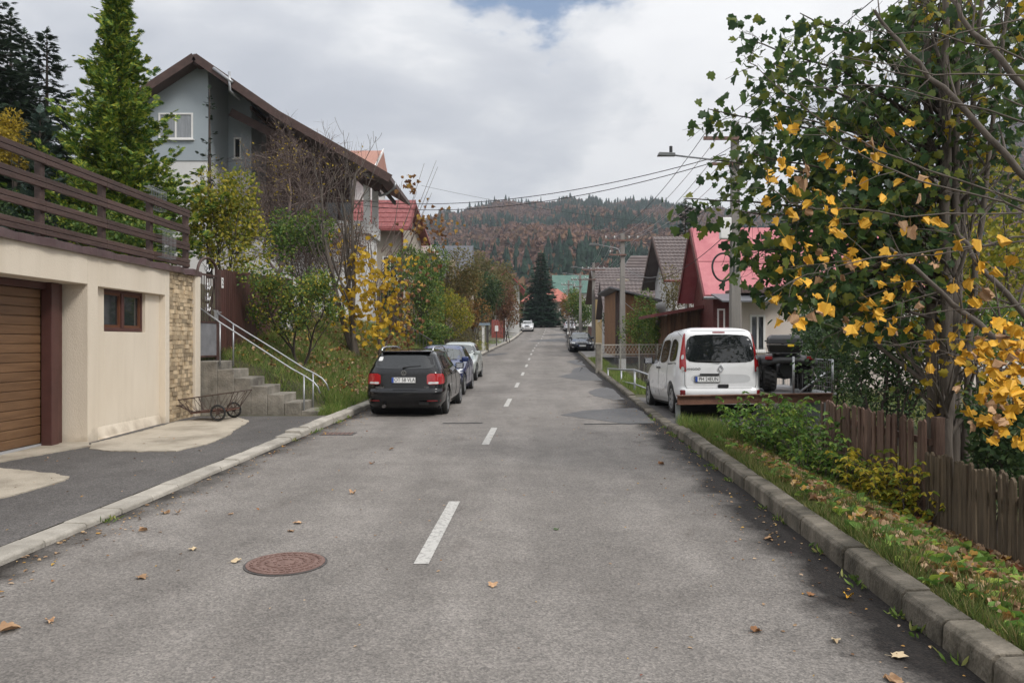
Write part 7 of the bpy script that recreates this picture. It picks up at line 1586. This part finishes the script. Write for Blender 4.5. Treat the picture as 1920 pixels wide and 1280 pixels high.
for i, (px, py, s_, c_, lb) in enumerate(fl):
    s_ *= .70; X, Y = gp(px, py); rr = np.random.default_rng(300+i); V, F_ = T_maple_c if i % 2 else T_maple; V = V.copy(); V[:,2] = V[:,2]*rr.uniform(.3,.8)+.10*np.sin(V[:,1]*5+i)+.05*rr.normal(size=len(V)); V[:,2] -= V[:,2].min(); V[:,:2] -= V[:,:2].mean(0)
    a_ = rr.uniform(0,6.283); c2, s2 = math.cos(a_), math.sin(a_); st_ = [(-.02,-.35,.02),(.02,-.35,.02),(.02,-.85,.03),(-.02,-.85,.03)]
    VV = [((v[0]*c2-v[1]*s2)*s_, (v[0]*s2+v[1]*c2)*s_, v[2]*s_+.004) for v in list(V)+st_]; me = bpy.data.meshes.new('fallen_leaf'); me.from_pydata(VV, [], [tuple(f) for f in F_]+[(len(V), len(V)+1, len(V)+2, len(V)+3)])
    o = link(me, 'fallen_leaf', cols[c_]); o.location = (X, Y, float(zr(Y))); tag(o, lb, 'leaf', 'fallen leaves on the road')
# ================================================================== WOODED HILLS
rg = np.random.default_rng(400)
rid_x = [-900,300,600,780,850,930,1000,1100,1200,1290,1400,1560,1700,1800,1880,1960,2300,3200]
rid_y = [470,460,445,424,399,385,382,379,382,391,402,392,345,290,232,196,150,260]
def ridge(px): return np.interp(px, rid_x, rid_y)+3*np.sin(px*.045)+2.5*np.sin(px*.11+1)
px_ = np.linspace(-1300, 3300, 150); dd_ = np.concatenate([np.linspace(210, 1000, 40), [1100,1300]])
def hill_z(px, d):
    top = CZ+(640-ridge(px)-11)/1440*1000; f = np.clip((d-210)/790, 0, 1); s = f**1.12; lump = 7*np.sin(px*.021+d*.004)*np.sin(d*.011+px*.006)*np.sin(np.pi*f)
    z = 5+(top-5)*s+lump; return np.where(d > 1000, top-(d-1000)*.25, z)
PXg, DDg = np.meshgrid(px_, dd_); Xg = (PXg-960)/1440*DDg; Zg = hill_z(PXg, DDg)
ny, nx = PXg.shape; idx = np.arange(ny*nx).reshape(ny, nx); F = np.stack([idx[:-1,:-1].ravel(), idx[:-1,1:].ravel(), idx[1:,1:].ravel(), idx[1:,:-1].ravel()], 1)
M_hill = pm('forest_floor', (.05,.035,.025), (.08,.06,.04), .05, .95)
tag(link(npmesh('hills', np.stack([Xg.ravel(), DDg.ravel(), Zg.ravel()], 1), F, True), 'hills', M_hill), kind='structure')
n = 15000; f = rg.random(n)**.72; d_ = 215+790*f; p_ = np.where(rg.random(n) < .80, rg.uniform(560, 1480, n), rg.uniform(1480, 2150, n)); X = (p_-960)/1440*d_+rg.normal(size=n)*2; Z = hill_z(p_, d_)
def lf(x, y): return np.sin(x*.019+1.3*np.sin(y*.013))+np.sin(y*.021+x*.009+2)+.8*np.sin(x*.047-y*.031)
con = (lf(X, Z*3.2+d_*.4)+rg.normal(size=n)*.75 > 1.0) | ((f > .965) & (rg.random(n) < .42)); con &= rg.random(n) < .93
def merge(V, F, P, S, W_, seed):
    rr = np.random.default_rng(seed); a = rr.random(len(P))*6.283; c, s = np.cos(a)[:,None], np.sin(a)[:,None]
    x = (V[None,:,0]*c-V[None,:,1]*s)*W_[:,None]; y = (V[None,:,0]*s+V[None,:,1]*c)*W_[:,None]; z = V[None,:,2]*S[:,None]
    co = np.stack([x+P[:,0,None], y+P[:,1,None], z+P[:,2,None]], -1).reshape(-1,3); return co, (F[None]+(np.arange(len(P))*len(V))[:,None,None]).reshape(-1, F.shape[1])
def conifer_proto(seed, lev=7, k=9):
    rr = np.random.default_rng(seed); V, F = [], []
    for i in range(lev):
        t0 = i/lev; r = (1-t0)**.85*.5+.03; zc_ = .06+.94*t0; b = len(V); V.append((0,0,min(1,zc_+1.65/lev)))
        for j in range(k): a = 6.283*(j+rr.random()*.5)/k; q = r*(1 if j % 2 else .55)*rr.uniform(.8,1.15); V.append((q*math.cos(a), q*math.sin(a), zc_-.05*rr.random()))
        for j in range(k): F.append((b, b+1+j, b+1+(j+1) % k))
    return np.array(V), np.array(F)
def crown_proto(seed, m=60):
    rr = np.random.default_rng(seed); V, F = [], []
    for i in range(m):
        u = unit(rr.normal(size=3)); u[2] = u[2]*.9; c = np.array([0,0,.58])+u*np.array([.42,.42,.40])*rr.uniform(.55,1.0); s = rr.uniform(.075,.15); a = unit(rr.normal(size=3)+u*.3); b_ = unit(np.cross(a, rr.normal(size=3)))
        k = len(V); V += [c+a*s, c+b_*s*.8, c-a*s, c-b_*s*.8]; F += [(k,k+1,k+2),(k,k+2,k+3)]
    return np.array(V), np.array(F)
def forest_mat(name, cols, speck):
    """tree colour varies from place to place with a coarse noise, leaf to leaf with a fine one"""
    m, t, p = mat_new(name); nn = t.nodes.new; l = t.links.new; setin(p, Roughness=.9, Specular_IOR_Level=.1); tc = nn('ShaderNodeTexCoord')
    nz = nn('ShaderNodeTexNoise'); nz.inputs['Scale'].default_value = .05; nz.inputs['Detail'].default_value = 6; nz.inputs['Roughness'].default_value = .75; l(tc.outputs['Object'], nz.inputs['Vector'])
    rp = nn('ShaderNodeValToRGB'); l(nz.outputs['Fac'], rp.inputs[0]); cr_ = rp.color_ramp; k = len(cols)
    for i, c in enumerate(cols):
        pos = .30+.40*i/(k-1)
        if i == 0: e_ = cr_.elements[0]; e_.position = pos
        elif i == k-1: e_ = cr_.elements[-1]; e_.position = pos
        else: e_ = cr_.elements.new(pos)
        e_.color = rgba(c)
    g = nn('ShaderNodeNewGeometry'); mr_ = nn('ShaderNodeMapRange'); l(g.outputs['Random Per Island'], mr_.inputs[0]); mr_.inputs[3].default_value = 1-speck; mr_.inputs[4].default_value = 1+speck
    hs_ = nn('ShaderNodeHueSaturation'); l(rp.outputs[0], hs_.inputs['Color']); l(mr_.outputs[0], hs_.inputs['Value']); l(hs_.outputs[0], p.inputs['Base Color']); return m
M_fcon = forest_mat('hill_conifer', [(.012,.026,.020),(.018,.036,.026),(.026,.046,.030)], .35)
M_fdec = forest_mat('hill_autumn_wood', [(.12,.078,.066),(.165,.085,.06),(.135,.09,.078),(.19,.10,.058),(.14,.105,.065),(.175,.08,.058)], .28)
Pm = np.stack([X, d_, Z-.5], 1); C_, D_ = [], []
for s in range(3):
    k = np.where(con)[0][s::3]; hh = rg.uniform(10, 20, len(k)); C_.append(merge(*conifer_proto(s), Pm[k], hh, hh*rg.uniform(.36,.5,len(k)), s))
    k = np.where(~con)[0][s::3]; hh = rg.uniform(9, 15, len(k)); D_.append(merge(*crown_proto(s), Pm[k], hh, hh*rg.uniform(.75,1.05,len(k)), s+5))
for nm, parts, mt_, lb in (('hill_conifers', C_, M_fcon, 'dark conifers spread over the wooded hill behind the village'), ('hill_broadleaf_wood', D_, M_fdec, 'reddish brown autumn broadleaf wood covering the hill')):
    V, F, b = [], [], 0
    for v, f_ in parts: V.append(v); F.append(f_+b); b += len(v)
    tag(link(npmesh(nm, np.concatenate(V), np.concatenate(F)), nm, mt_), lb, 'forest', None, 'stuff')

# ------------------------------------------------------------------ the air
hz = MB().box(-3300, 3300, -420, 2900, -4, 420).build('haze', None); hz['kind'] = 'stuff'
m = bpy.data.materials.new('autumn_air'); m.use_nodes = True; t_ = m.node_tree; t_.nodes.clear(); o_ = t_.nodes.new('ShaderNodeOutputMaterial'); v_ = t_.nodes.new('ShaderNodeVolumePrincipled')
v_.inputs['Color'].default_value = (.80,.87,.97,1); v_.inputs['Density'].default_value = .00028; v_.inputs['Anisotropy'].default_value = .2
t_.links.new(v_.outputs[0], o_.inputs['Volume']); hz.data.materials.append(m); tag(hz, 'thin bluish haze filling the valley air', 'haze')
